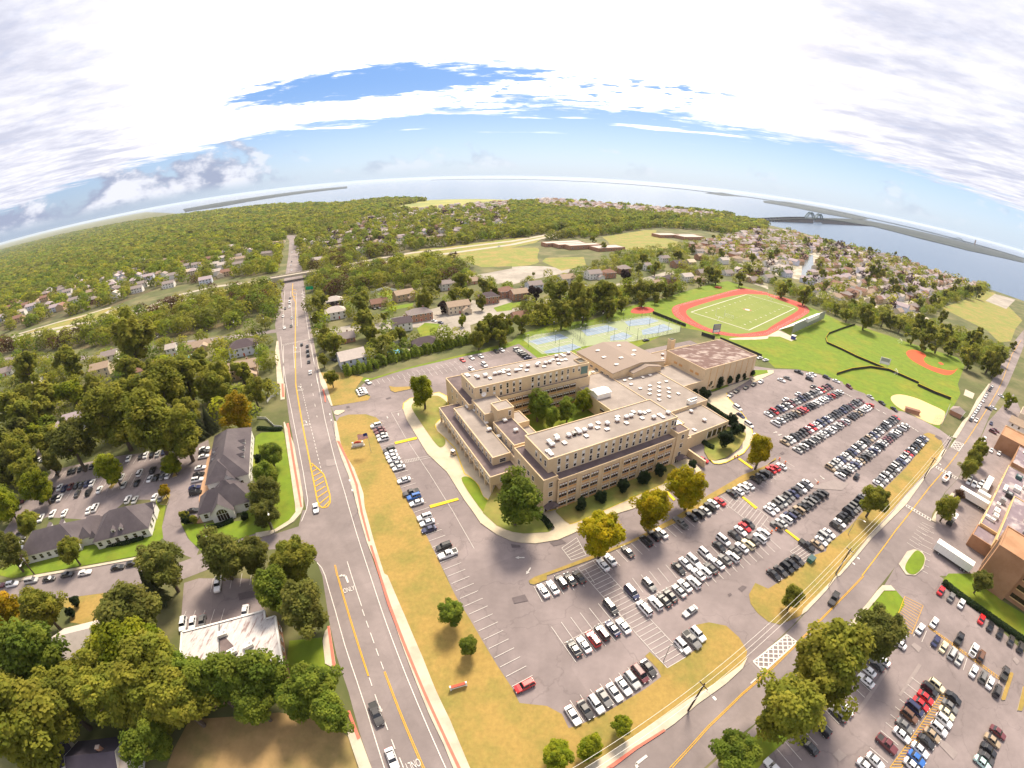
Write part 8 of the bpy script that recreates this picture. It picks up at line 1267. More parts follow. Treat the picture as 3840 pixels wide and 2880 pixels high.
for p, where in picks:
    k = int(rng.integers(len(KINDS))); o = empty('house', (p[0], p[1], 0), AX + (math.pi / 2 if rng.random() < .3 else 0) + rng.normal(0, .05))
    link('wall', KINDS[k][0], o); link('roof', KINDS[k][1], o); HOUSEPOS.append((p[0], p[1], 7.))
    if rng.random() < .5: o.scale = (1, 1, float(rng.uniform(.85, 1.1)))
    j = cnt2[k, where] = cnt2.get((k, where), -1) + 1
    tag(o, '%s %s, %s nearest' % (KINDS[k][2], where, ordinal(j)), 'house', 'houses ' + where)
mb = MB()
for p in list(cand[170:]) + list(shp[56:]):
    k = int(rng.integers(len(KINDS))); T = Matrix.Translation((p[0], p[1], 0)) @ Matrix.Rotation(AX + (math.pi / 2 if rng.random() < .3 else 0), 4, 'Z')
    HOUSEPOS.append((p[0], p[1], 7.))
    for me in KINDS[k][:2]:
        b0 = len(mb.v); mb.v += [tuple(T @ v.co) for v in me.vertices]
        for f in me.polygons: mb.f.append(tuple(i + b0 for i in f.vertices)); mb.m.append(mb.slot(me.materials[f.material_index]))
tag(mb.build('distant_houses'), 'far houses of the suburb and shore beyond the ones that can be told apart', kind='stuff')

# ------------------------------------------------------------------ the woods beyond: too many trees to count
ROADS = [p for n_, m, z, p in D['sheets'] if m.startswith(('concrete_road', 'asphalt')) or n_ in ('parkway_verge', 'parkway_meadow', 'school_meadow', 'school_sports_field', 'front_school_lawn', 'marsh', 'park_lawn')]
def scatter(polys, kspace, smin, rng, rmax=9000):
    out = []
    for poly in polys:
        P = np.array(poly); r = np.hypot(P[:, 0], P[:, 1]); th = np.arctan2(P[:, 0], P[:, 1]); r0, r1 = max(60, r.min() * .8), min(r.max(), rmax)
        rr = r0
        while rr < r1:
            sp = max(smin, rr * kspace); n_ = int(max(1, (th.max() - th.min() + .05) * rr / sp)); t = th.min() - .02 + (th.max() - th.min() + .05) * (np.arange(n_) + rng.random(n_)) / n_
            q = np.stack([np.sin(t), np.cos(t)], 1) * (rr + rng.uniform(-.45, .45, n_) * sp)[:, None]; q = q[inside(poly, q)]
            if len(q): out.append(np.c_[q, np.full(len(q), sp)])
            rr += sp * .9
    out = np.concatenate(out)
    for p in ROADS: out = out[~inside(p, out[:, :2])]
    return out
def block_free(A, pts, rad):
    keep = np.ones(len(A), bool); pts = np.array(pts)
    for i in range(0, len(A), 2000):
        s = slice(i, i + 2000); d = np.hypot(A[s, None, 0] - pts[None, :, 0], A[s, None, 1] - pts[None, :, 1]); keep[s] = (d > rad + pts[None, :, 2] * .6).all(1)
    return keep
def plant(name, A, label, colors, per, rng):
    """one mass of tree crowns: each crown a lumpy dome of leaf tufts"""
    k = len(A); R_ = np.clip(A[:, 2] * rng.uniform(.46, .74, k), 2.5, 26); z = np.minimum(R_, 6.5) * rng.uniform(.85, 1.35, k)
    d = unit(rng.normal(size=(k * per, 3)) + np.array([0, 0, .35])); d = d.reshape(k, per, 3)
    lump = rng.uniform(.75, 1.08, (k, per, 1)); sq = np.minimum(R_, 7.0)
    C = np.stack([A[:, 0], A[:, 1], z], 1)[:, None, :] + d * lump * np.stack([R_, R_, sq], 1)[:, None, :]
    C[..., 2] = np.maximum(C[..., 2], 1.2)
    size = (R_[:, None] * rng.uniform(.42, .80, (k, per)) * (24 / per) ** .5).ravel()
    tint = np.clip(rng.normal(.5, .30, (k, 1)) + rng.normal(0, .14, (k, per)), 0, 1).ravel()
    N_ = unit(d.reshape(-1, 3) * .8 + rng.normal(0, .35, (k * per, 3)) + np.array([0, 0, .55]))
    me = quads_mesh(name, C.reshape(-1, 3), N_, size, tint, None)
    for c in colors: me.materials.append(M['leaf_' + c])
    me.polygons.foreach_set('material_index', np.repeat(rng.integers(0, len(colors), k), per).astype(np.int32)); me.update()
    tag(link(name, me), label, kind='stuff'); return k
def clear_view(A):
    """open a little ground in front of and round each house"""
    keep = np.ones(len(A), bool); H_ = np.array(HOUSEPOS); d = np.hypot(H_[:, 0], H_[:, 1])[:, None]; h = H_[:, :2] / d
    for i in range(0, len(A), 2000):
        s = slice(i, i + 2000); q = A[s, None, :2] - H_[None, :, :2]; along = -(q * h[None]).sum(2); side = np.abs(q[..., 0] * h[None, :, 1] - q[..., 1] * h[None, :, 0])
        keep[s] = ~((along > -4) & (along < 6 + d[None, :, 0] * .085) & (side < H_[None, :, 2] * .8)).any(1)
    return keep
def road_view(A):
    """keep the verges before the parkway open"""
    pts = []
    for n_, m, z, p in D['sheets']:
        if n_.startswith('parkway_') and m == 'concrete_road':
            h_ = len(p) // 2
            for i in range(h_ - 1):
                a, b_ = Vector(p[i]), Vector(p[i + 1]); k = max(1, int((b_ - a).length / 12)); pts += [a.lerp(b_, j / k) for j in range(k)]
    P_ = np.array([tuple(q) for q in pts]); P_ = P_[np.hypot(P_[:, 0], P_[:, 1]) < 1900]; d = np.hypot(P_[:, 0], P_[:, 1])[:, None]; h = P_ / d; keep = np.ones(len(A), bool)
    for i in range(0, len(A), 1500):
        s = slice(i, i + 1500); q = A[s, None, :2] - P_[None]; along = -(q * h[None]).sum(2); side = np.abs(q[..., 0] * h[None, :, 1] - q[..., 1] * h[None, :, 0])
        hit = (along > -6) & (along < 8 + d[None, :, 0] * .03) & (side < 7); keep[s] = ~hit.any(1) | (RNG.random(q.shape[0]) < .22)
    return keep
rng = np.random.default_rng(21)
far = scatter(D['forest'], .0145, 10.0, rng); far = far[block_free(far, HOUSEPOS, 3.0)]; far = far[clear_view(far)]; far = far[road_view(far)]
treepos = np.array([(t[0], t[1], t[2]) for t in TREES]); far = far[block_free(far, treepos, 1.0)]
rngd = np.hypot(far[:, 0], far[:, 1]); thin = (rngd > 430) & (rngd < 1500) & (RNG.random(len(far)) < .24); far = far[~thin]; rngd = rngd[~thin]
n1 = plant('near_woods', far[rngd < 620], 'continuous woods along the parkway and the left side', ['olive', 'green', 'olive', 'dark', 'olive', 'lime', 'green', 'olive', 'olive', 'bare'], 170, rng)
n2 = plant('middle_woods', far[(rngd >= 620) & (rngd < 1300)], 'woods beyond the parkway up to the marsh', ['olive', 'green', 'olive', 'dark', 'green', 'olive', 'lime'], 60, rng)
n2 += plant('far_woods', far[rngd >= 1300], 'far woods running to the left horizon and the bay', ['olive', 'green', 'olive', 'dark', 'green', 'olive'], 20, rng)
fill = []
LAWNS = [p for n_, m, z, p in D['sheets'] if m.startswith(('grass_green', 'asphalt', 'concrete', 'court', 'track', 'grass_dry'))] + [p for n_, m, h, p in D['slabs']]
for poly, f in D['infill']:
    q = scatter([poly], .012, 7.5, rng); q = q[rng.random(len(q)) < f]; fill.append(q)
fill = np.concatenate(fill); fill[:, 2] *= rng.uniform(.75, 1.1, len(fill)); fill = fill[block_free(fill, HOUSEPOS, 2.0)]; fill = fill[clear_view(fill)]; fill = fill[block_free(fill, treepos, .5)]
for p in LAWNS: fill = fill[~inside(p, fill[:, :2])]
n4 = plant('garden_trees', fill, 'garden and belt trees between the houses round the school', ['olive', 'green', 'olive', 'dark', 'olive', 'green', 'lime', 'olive'], 170, rng)
sub = scatter(D['suburb'] + D['housewood'][1:], .024, 17.0, rng); sub = sub[rng.random(len(sub)) < .6]; sub = sub[block_free(sub, HOUSEPOS, 1.5)]; sub[:, 2] *= .5
sub = sub[~inside([(canc[0] + (p[0] - canc[0]) * 1.4, canc[1] + (p[1] - canc[1]) * 1.15) for p in can], sub[:, :2])]
n3 = plant('suburb_trees', sub, 'garden trees scattered through the shore suburb', ['olive', 'dark', 'purple', 'olive', 'green', 'olive'], 50, rng)
print('woods', n1, n2, n3, n4)

# ------------------------------------------------------------------ the school
school = empty('school_building', (ORG.x, ORG.y, 0), AX)
tag(school, 'large tan brick school with flat roofs round a courtyard', 'school')
W_, RF = M['school_wall'], M['school_roof']
def block(parent, s0, s1, t0, t1, z0, z1, wall=W_, roof=RF, para=.35, name='wall'):
    """a flat roofed block: wall with a raised rim, and a roof lying inside the rim"""
    b = MB(); b.box(s0, s1, t0, t1, z0, z1 - .02, wall)
    e = .3
    for a in ((s0 - .04, s1 + .04, t0 - .04, t0 + e), (s0 - .04, s1 + .04, t1 - e, t1 + .04), (s0 - .04, s0 + e, t0 + e, t1 - e), (s1 - e, s1 + .04, t0 + e, t1 - e)): b.box(*a, z1 - .25, z1 + para, wall)
    b.build(name, parent)
    r = MB(); r.box(s0 + e, s1 - e, t0 + e, t1 - e, z1 - .01, z1 + .06, roof); return r.build('roof', parent)
block(school, .3, 50, 0, 20, 0, 11.7, roof=M['roof_strip'])
block(school, -4.8, .3, .7, 20, 0, 12.9, roof=M['roof_strip'])
block(school, -1.6, 52.8, 3.5, 18.6, 11.5, 17.7)
block(school, 50.02, 56, -.4, 4.4, 0, 13.6, roof=M['roof_strip'])
block(school, 56, 59.6, .6, 8, 0, 8.5, roof=M['roof_strip']); block(school, 50.03, 58.5, 4.42, 12, 0, 13.0, roof=M['paint_white'])
block(school, 58.52, 87.3, 4.0, 19.9, 0, 6.0)
block(school, 66, 91.5, 19.92, 56, 0, 7.2); block(school, 91.52, 105.4, 34.9, 56.5, 0, 7.1)
block(school, 46, 65.98, 18.62, 65, 0, 7.4)
block(school, -3.2, 52, 57.6, 72.5, 11.5, 17.7)
block(school, -6.5, 52, 56.2, 84, 0, 11.6, roof=M['roof_strip'])
block(school, 46.2, 66.02, 65.02, 70, 0, 6.9, roof=M['concrete'])
block(school, -4.82, 9.5, 20.02, 35.8, 0, 9.0); block(school, 4.1, 9.6, 35.82, 44.2, 0, 11)
block(school, -3.6, 4.1, 22.4, 39.6, 8.8, 12.0, roof=M['roof_strip'])
block(school, -4.7, 5.4, 44.3, 57.4, 0, 13.0); block(school, -1.4, 5.2, 39.8, 46.2, 0, 16.0)
block(school, -11.6, -4.84, 22.4, 60, 5.5, 9.6); 
block(school, -15.2, -4.86, 16.8, 68.5, 3.2, 6.6, roof=M['roof_strip'])
b = MB(); b.box(-12.0, -4.9, 17.2, 68.2, 0, 3.25, W_); b.build('ground_floor_wall', school)
COLM = MB(); COLM.box(-.35, .35, -.35, .35, 0, 3.3, W_); COLM = COLM.mesh('column')
for k in range(12):
    o = link('column', COLM, school); o.location = (-14.8, 17.2 + 50.6 * k / 11, 0)
# white tent-like penthouse
b = MB(); b.box(46.6, 54, 42.8, 48.4, 7.4, 9.8, M['paint_white']); b.add([(46.4, 42.6, 9.8), (54.2, 42.6, 9.8), (54.2, 48.6, 9.8), (46.4, 48.6, 9.8), (46.4, 45.6, 10.6), (54.2, 45.6, 10.6)], [(0, 1, 5, 4), (2, 3, 4, 5), (1, 2, 5), (3, 0, 4)], M['paint_white']); b.build('white_penthouse', school)
def cell(s0, s1, t0, t1, z):
    b = MB(); b.box(s0, s1, t0, t1, z + .07, z + .10, M['dark_metal'])
    for a in ((s0 - .2, s1 + .2, t0 - .2, t0), (s0 - .2, s1 + .2, t1, t1 + .2), (s0 - .2, s0, t0, t1), (s1, s1 + .2, t0, t1)): b.box(*a, z + .05, z + .9, M['school_wall'])
    b.build('light_well', school)
cell(47.5, 51.3, 58.5, 63, 17.7); cell(55.5, 60.5, 19.5, 24.5, 7.45)
b = MB(); b.box(47.6, 51.2, 57.42, 57.52, 13.2, 16.8, mat('teal_panel', (.10, .17, .15), .5)); b.build('teal_panel', school)
# windows
def blind_mesh(w, h, part):
    me = win_mesh(w, h, .08); b = MB(); b.v = [tuple(v.co) for v in me.vertices]; b.mats = list(me.materials); b.f = [tuple(p.vertices) for p in me.polygons]; b.m = [p.material_index for p in me.polygons]
    b.box(-w / 2 + .06, w / 2 - .06, -.045, .0, h * (1 - part), h - .04, M['vent_white']); return b.mesh('window')
WNS = [win_mesh(.95, 2.1, .08), blind_mesh(.95, 2.1, .3), blind_mesh(.95, 2.1, .48), blind_mesh(.95, 2.1, .18)]
WN = 'narrow'
_pw = put_window
def put_window(parent, me, x, y, z, face, name='window'): return _pw(parent, random.choice(WNS) if me == 'narrow' else me, x, y, z, face, name)
WS = win_mesh(1.3, 1.7, .08)
def wide_mesh():
    """three panes, white upper lights, tan panel below"""
    b = MB(); w, h = 3.0, 1.75
    b.box(-w / 2, w / 2, -.05, .02, 0, h, M['glass']); b.box(-w / 2, w / 2, -.08, .02, -.95, -.06, M['school_panel'])
    for k in range(3): b.box(-w / 2 + k * w / 3 + .15, -w / 2 + (k + 1) * w / 3 - .1, -.075, .02, h * .58, h - .1, M['vent_white'])
    for k in range(4): b.box(-w / 2 + k * w / 3 - .06, -w / 2 + k * w / 3 + .06, -.12, .02, 0, h, M['vent_rust'])
    b.box(-w / 2, w / 2, -.12, .02, h, h + .1, M['vent_rust']); b.box(-w / 2 - .1, w / 2 + .1, -.2, .02, -.08, .0, M['concrete'])
    return b.mesh('window')
WIDE = wide_mesh()
prs = [(1.9, 5.3), (10.4, 13.8), (18.9, 22.3), (27.2, 30.6), (35.4, 38.8), (43.4, 46.8)]
for s_ in (s for p in prs for s in p):
    for z in (1.3, 4.95, 8.6): put_window(school, WIDE, s_, -.02, z, 0)
PIL = MB(); PIL.box(-.25, .25, -.18, .02, 0, 11.6, W_); PIL = PIL.mesh('pilaster')
for p in prs:
    for s_ in (p[0] - 1.75, (p[0] + p[1]) / 2, p[1] + 1.75): o = link('pilaster', PIL, school); o.location = (s_, -.01, 0)
for z in (2.6, 6.2, 9.8): put_window(school, WS, -2.2, .68, z, 0)
for k in range(17):
    for z in (12.25, 15.05): put_window(school, WN, 2.2 + k * 3.02, 3.48, z, 0)
put_window(school, WN, 52.0, 3.47, 14.6, 0)
for t_ in (5.2, 8.0, 10.8): put_window(school, WN, -1.62, t_, 14.6, -math.pi / 2)
for t_ in (7, 10, 13, 16.5):
    for z in (5.2, 8.8): put_window(school, WS, -4.82, t_, z, -math.pi / 2)
for z in (3.2, 7.0, 10.8): put_window(school, WS, 53, -.42, z, 0)
for k in range(17):
    if k == 7: continue
    put_window(school, WN, -.6 + k * 2.95, 57.58, 15.0, 0)
    if 2 <= k < 15: put_window(school, WN, -.6 + k * 2.95, 57.58, 12.2, 0)
for k in range(10):
    for z in (1.4, 5.0, 8.6): put_window(school, WIDE, 12.2 + k * 3.4, 56.18, z, 0)
for t_ in (60, 63, 66): put_window(school, WN, -3.22, t_, 14.6, -math.pi / 2)
for t_ in (59, 63, 70, 76):
    for z in (5, 8.6): put_window(school, WS, -6.52, t_, z, -math.pi / 2)
for t_ in (45.5, 48.5, 51.5, 54.5): put_window(school, WN, -4.72, t_, 10.2, -math.pi / 2)
for t_ in (24.5, 28.5, 32.5, 37): put_window(school, WN, -3.62, t_, 9.4, -math.pi / 2)
for k in range(11):
    put_window(school, WN, -11.62, 24.2 + k * 3.4, 7.0, -math.pi / 2)
    put_window(school, WN, -15.22, 18.3 + k * 4.7, 3.9, -math.pi / 2); put_window(school, WN, -15.22, 20.0 + k * 4.7, 3.9, -math.pi / 2)
put_window(school, BWIN, -8, 22.38, 7.2, 0); put_window(school, WN, 3.4, 39.78, 13.2, 0); put_window(school, WS, -11, 16.78, 3.9, 0)
for t_ in (28, 38, 50): put_window(school, WIDE, 45.98, t_, 4.2, -math.pi / 2)
for k in range(4):                              # glazed openings of the low wing
    b = MB(); b.box(-1.3, 1.3, -.04, .02, 0, 3.0, M['glass']); b.box(-1.5, -1.3, -.2, .02, 0, 3.2, M['paint_white']); o = b.build('glazed_opening', school); o.location = (75.5 + k * 3.1, 3.98, 1.6)
for (s_, t_, f) in ((-2.2, .68, 0), (53.4, -.42, 0)):   # entrances under arched canopies
    dm = MB(); dm.box(-2, 2, -.06, .02, 0, 2.2, M['glass'])
    for k in range(5): dm.box(-2 + k * .98 - .04, -2 + k * .98 + .06, -.1, .02, 0, 2.3, M['paint_white'])
    o = dm.build('door', school); o.location = (s_, t_, .3)
    cm = MB(); n = 8; vs = []
    for yy in (-2.4, 0): vs += [(-2.4 + 4.8 * i / n, yy, 2.7 + .8 * math.sin(math.pi * i / n)) for i in range(n + 1)]
    cm.add(vs, [(i, i + 1, n + 2 + i, n + 1 + i) for i in range(n)] + [tuple(range(n, -1, -1))], M['roof_strip']); o = cm.build('canopy', school); o.location = (s_, t_, .2)
b = MB(); b.box(60.5, 62.5, 3.9, 3.97, .2, 3.2, M['dark_metal']); b.build('door', school)
# roof vents and skylights
def vent_meshes():
    a = MB(); a.box(-.75, .75, -.55, .55, 0, .25, M['vent_rust']); a.box(-.85, .85, -.65, .65, .25, .5, M['vent_white'])
    b = MB(); b.box(-.55, .55, -.55, .55, 0, .7, M['vent_rust']); b.add([(-.9, -.8, .7), (.9, -.8, .7), (.9, .8, .7), (-.9, .8, .7), (-.7, -.6, 1.15), (.7, -.6, 1.15), (.7, .6, 1.15), (-.7, .6, 1.15)], [(0, 1, 5, 4), (1, 2, 6, 5), (2, 3, 7, 6), (3, 0, 4, 7), (4, 5, 6, 7), (3, 2, 1, 0)], M['vent_white'])
    return a.mesh('skylight'), b.mesh('roof_vent')
SKYL, VENT = vent_meshes()
def vents(parent, z, lst):
    for s_, t_, k in lst:
        o = link('skylight' if k == 's' else 'roof_vent', SKYL if k == 's' else VENT, parent); o.location = (s_, t_, z); o.rotation_euler = (0, 0, random.choice((0, math.pi / 2)))
D2 = VENTS
for z, key in ((17.78, 'south'), (17.78, 'north'), (7.28, 'mid'), (6.08, 'low'), (9.68, 'west'), (7.28, 'flat'), (12.08, 'sec')): vents(school, z, D2[key])
dish = MB(); dish.tube([(0, 0, 0), (0, 0, 1.6)], .06, M['metal_grey']); n = 14
dish.add([(0, .1, 1.7)] + [(1.1 * math.cos(2 * math.pi * i / n), -.35, 1.8 + 1.1 * math.sin(2 * math.pi * i / n)) for i in range(n)], [(0, 1 + i, 1 + (i + 1) % n) for i in range(n)] + [(0, 1 + (i + 1) % n, 1 + i) for i in range(0)], M['paint_white']); o = dish.build('satellite_dish', school); o.location = (.3, 57.0, 13.05)
ac = MB(); ac.box(-2, 2, -1.2, 1.2, .3, 2, M['vent_white']); ac.box(-1.2, 3, -.4, .4, 2, 2.6, M['metal_grey']); ac.box(-1.8, 1.8, -1, 1, 0, .3, M['metal_grey']); o = ac.build('air_handler', school); o.location = (82, 21.2, 7.3)
b = MB(); b.box(59.6, 60.3, -8, 3.9, 0, 3.0, W_); b.box(60.3, 72, -8, -7.5, 0, 2.6, W_) if 0 else None; b.build('bay_wall', school)
# gyms
gym = empty('domed_gym', (ORG.x, ORG.y, 0), AX); tag(gym, 'tan gym with a shallow peaked roof beside the tennis courts', 'gym')
b = MB(); b.box(65.5, 99.6, 56.5, 86.5, 0, 10.2, W_); b.box(75.4, 94, 53.2, 56.48, 0, 9.6, W_)
for t_, s0, s1 in ((56.5, 65.5, 99.6), (86.5, 65.5, 99.6)): b.add([(s0, t_, 10.2), (s1, t_, 10.2), ((s0 + s1) / 2, t_, 12.6)], [(0, 1, 2) if t_ < 60 else (2, 1, 0)], W_)
b.add([(75.4, 53.2, 9.6), (94, 53.2, 9.6), (84.7, 53.2, 11.6)], [(0, 1, 2)], W_); b.build('wall', gym)
r = MB()
for s0, s1, t0, t1, z0, z1 in ((65.2, 82.55, 56.2, 86.8, 10.2, 12.65), (82.55, 99.9, 56.2, 86.8, 12.65, 10.2), (75.1, 84.7, 52.9, 56.18, 9.6, 11.65), (84.7, 94.3, 52.9, 56.18, 11.65, 9.6)):
    v = [(s0, t0, z0), (s1, t0, z1), (s1, t1, z1), (s0, t1, z0)]; r.add(v + [(p[0], p[1], p[2] + .22) for p in v], [(3, 2, 1, 0), (4, 5, 6, 7), (0, 1, 5, 4), (1, 2, 6, 5), (2, 3, 7, 6), (3, 0, 4, 7)], M['gym_roof'])
r.build('roof', gym)
for s_, t_ in ((72, 62), (72, 72), (74, 80), (78, 66), (86, 66), (92, 72), (88, 80)):
    o = link('skylight', SKYL, gym); o.location = (s_, t_, 10.35 + 2.4 * (1 - abs(s_ - 82.55) / 17)); o.scale = (1.3, 1.1, 1)
GW = win_mesh(2.2, 1.0)
for k in range(6): put_window(gym, GW, 65.48, 60 + k * 4.4, 7, -math.pi / 2)
gym2 = empty('tall_gym', (ORG.x, ORG.y, 0), AX); tag(gym2, 'tall windowless tan gym with a dark flaking flat roof', 'gym')
block(gym2, 105.5, 149.4, 35.2, 61.5, 0, 13.0, roof=M['roof_worn'])
for k in range(8):
    b = MB(); b.box(-.12, .12, -.06, .02, 0, 12.8, M['school_panel']); o = b.build('wall_joint', gym2); o.location = (110.5 + k * 5.2, 35.18, 0)
for k in range(4):
    b = MB(); b.box(-1.1, 1.1, -.06, .02, 0, 1.2, M['school_panel']); o = b.build('louvre', gym2); o.location = (105.46, 39.5 + k * 3.6 + (k > 1) * 4, 8.6); o.rotation_euler = (0, 0, -math.pi / 2)
annex = empty('service_annex', (ORG.x, ORG.y, 0), AX); tag(annex, 'low flat service building with square chimney behind the gyms', 'building')
block(annex, 100.2, 140, 61.8, 76, 0, 5.5, roof=M['gym_roof'])
b = MB(); b.box(121, 124, 73, 76, 5.4, 12.5, W_); b.box(121.4, 123.6, 73.4, 75.6, 12.5, 12.8, M['dark_metal']); b.build('chimney', annex)
vents(annex, 5.56, [(108, 66, 'v'), (113, 71, 'v'), (118, 66, 'v'), (128, 68, 's'), (133, 72, 'v'), (104, 73, 's')])

# ------------------------------------------------------------------ offices, white roofed building, hospital
def hip(b, s0, s1, t0, t1, z, zr, m, ov=.5, ridge=None):
    X0, X1, Y0, Y1 = s0 - ov, s1 + ov, t0 - ov, t1 + ov
    if (X1 - X0) >= (Y1 - Y0): h = (Y1 - Y0) / 2; ra, rb_ = (X0 + h, (Y0 + Y1) / 2), (X1 - h, (Y0 + Y1) / 2); fs = [(0, 1, 5, 4), (1, 2, 5), (2, 3, 4, 5), (3, 0, 4)]
    else: h = (X1 - X0) / 2; ra, rb_ = ((X0 + X1) / 2, Y0 + h), ((X0 + X1) / 2, Y1 - h); fs = [(0, 1, 4), (1, 2, 5, 4), (2, 3, 5), (3, 0, 4, 5)]
    b.add([(X0, Y0, z), (X1, Y0, z), (X1, Y1, z), (X0, Y1, z), (*ra, zr), (*rb_, zr)], fs + [(3, 2, 1, 0)], m)
WH, SL = M['w_white'], M['slate']
def office(label, parts, wins, dormers=(), gables=()):
    o = empty('office_building', (ORG.x, ORG.y, 0), AX); tag(o, label, 'office', 'slate roofed offices left of the avenue')
    wb, rb = MB(), MB()
    for s0, s1, t0, t1, h, zr in parts: wb.box(s0, s1, t0, t1, 0, h, WH); hip(rb, s0, s1, t0, t1, h, zr, SL)
    for (s, t, w, z, ang) in gables:           # white gable fronts with their own small roofs
        T = Matrix.Translation((s, t, 0)) @ Matrix.Rotation(ang, 4, 'Z'); q = MB()
        q.add([(-w / 2, 0, 0), (w / 2, 0, 0), (w / 2, 0, z), (0, 0, z + w * .5), (-w / 2, 0, z), (-w / 2, 5, 0), (w / 2, 5, 0), (w / 2, 5, z), (0, 5, z + w * .5), (-w / 2, 5, z)], [(0, 1, 2, 3, 4), (1, 6, 7, 2), (5, 0, 4, 9)], WH)
        wb.add([T @ Vector(p) for p in q.v], q.f, WH)
        y0, y1, e = -.4, 6.5, .35
        v = [(-w / 2 - e, y0, z - e), (0, y0, z + w * .5 + .1), (w / 2 + e, y0, z - e), (-w / 2 - e, y1, z - e), (0, y1, z + w * .5 + .1), (w / 2 + e, y1, z - e)]
        rb.add([T @ Vector(p) for p in v], [(0, 1, 4, 3), (1, 2, 5, 4)], SL)
    wb.build('wall', o); rb.build('roof', o)
    for s, t, z, f in wins: put_window(o, WS, s, t, z, f)
    for s, t, z, f in dormers:
        d = MB(); d.box(-.7, .7, 0, 2.2, 0, 1.2, WH); d.add([(-.9, -.15, 1.15), (.9, -.15, 1.15), (0, -.15, 1.95), (-.9, 2.6, 1.15), (.9, 2.6, 1.15), (0, 2.6, 1.95)], [(0, 2, 5, 3), (2, 1, 4, 5)], SL)
        d.add([(-.7, -.01, 1.2), (.7, -.01, 1.2), (0, -.01, 1.9)], [(0, 1, 2)], WH); d.box(-.35, .35, -.04, .02, .25, 1.0, M['glass']); q = d.build('dormer', o); q.location = (s, t, z); q.rotation_euler = (0, 0, f)
    return o
office('low slate roofed white office at the left, half behind a round tree', [(-176, -153, 46, 58, 3.6, 8.4), (-153.2, -148.5, 48, 58.5, 3.3, 6.2)], [(-174 + 3 * k, 45.98, 1.1, 0) for k in range(7)], [(-166, 57, 5.2, math.pi), (-161, 57, 5.2, math.pi)])
office('low slate roofed white office with two small dormers', [(-146, -126.5, 44, 57.6, 3.6, 9.4), (-148.4, -146.02, 47, 57, 3.2, 5.2)], [(-144.5 + 3.2 * k, 43.98, 1.1, 0) for k in range(6)] + [(-126.48, 47 + 3 * k, 1.1, math.pi / 2) for k in range(3)], [(-138.4, 44.9, 4.3, 0), (-135.6, 44.9, 4.3, 0)], [(-126.2, 55, 5, 3.2, math.pi / 2)])
office('long slate roofed office beside the avenue lawn', [(-106.5, -91.5, 58, 92, 5.2, 11), (-106.6, -96, 58.2, 70, 5.1, 10.2)], [(-91.48, 60 + 4 * k, 1.6, math.pi / 2) for k in range(8)] + [(-105 + 3.5 * k, 57.98, 1.5, 0) for k in range(4)], [(-92.6, 68, 6.4, math.pi / 2), (-92.6, 73, 6.4, math.pi / 2), (-92.6, 78, 6.4, math.pi / 2), (-105.5, 72, 6.2, -math.pi / 2), (-105.5, 77, 6.2, -math.pi / 2)], [(-98.5, 57.6, 6, 4.4, 0)])
o = office('slate roofed office with a tall arched window by the lawn', [(-108.5, -90, 44, 53.5, 3.6, 8.8), (-103.5, -95, 50, 57, 3.4, 8.0)], [(-106.5, 43.98, 1.2, 0), (-92.5, 43.98, 1.2, 0), (-89.98, 47, 1.2, math.pi / 2)], (), [(-100.5, 41.8, 7.5, 3.6, 0)])
b = MB(); n = 10; b.add([(-1.9, 0, 0), (1.9, 0, 0)] + [(1.9 * math.cos(math.pi * i / n), 0, 2.6 + 1.9 * math.sin(math.pi * i / n)) for i in range(n + 1)], [tuple(range(n + 3))], M['glass'])
for k in (-1, 0, 1): b.box(k * .95 - .05, k * .95 + .05, -.05, .0, 0, 4.1, M['paint_white'])
b.box(-1.9, 1.9, -.05, 0, 2.55, 2.65, M['paint_white']); q = b.build('arched_window', o); q.location = (-100.5, 41.77, .3)
den = empty('flat_roofed_building', (ORG.x, ORG.y, 0), AX); tag(den, 'one storey tan building with a peeling white flat roof', 'building')
b = MB(); poly = [(-108.7, -24), (-83.8, -24), (-84.4, -7.4), (-87, -7.4), (-87, -4.6), (-108.7, -4.0)]
b.prism(poly, 0, 4.7, M['w_brick'], M['roof_white'])
for i in range(len(poly)):
    p, q = Vector(poly[i]), Vector(poly[(i + 1) % len(poly)]); d = (q - p).normalized(); n_ = Vector((d.y, -d.x)) * .25
    b.add([(*(p + n_), 4.3), (*(q + n_), 4.3), (*(q + n_), 4.95), (*(p + n_), 4.95), (*(p - n_), 4.95), (*(q - n_), 4.95)], [(0, 1, 2, 3), (3, 2, 5, 4)], M['vent_white'])
b.build('wall', den)
b = MB(); b.add([(-98.8, -6.5, 4.78), (-98.2, -19.5, 4.78), (-95.6, -19, 4.78), (-94.8, -13, 4.78), (-97, -9.5, 4.78)], [(0, 1, 2, 3, 4)], M['roof_strip']); b.tube([(-98.7, -5, 5), (-98.6, -23, 5)], .12, M['dark_metal']); b.build('roof_patch', den)
for s_, t_, a in ((-97.6, -8.5, .1), (-95.3, -14.5, .3), (-91.3, -14, .25), (-101.5, -17.3, .2)):
    b = MB(); b.box(-1.1, 1.1, -.7, .7, .2, 1.2, M['vent_white']); b.box(-1.0, 1.0, -.6, .6, 0, .2, M['dark_metal']); b.tube([(.5, 0, 1.2), (.5, 0, 1.26)], .35, M['metal_grey'], 10); q = b.build('rooftop_unit', den); q.location = (s_, t_, 4.72); q.rotation_euler = (0, 0, a)
for k in range(5): put_window(den, HWIN, -84.1 - .02, -21.5 + k * 3, 1.6, math.pi / 2)

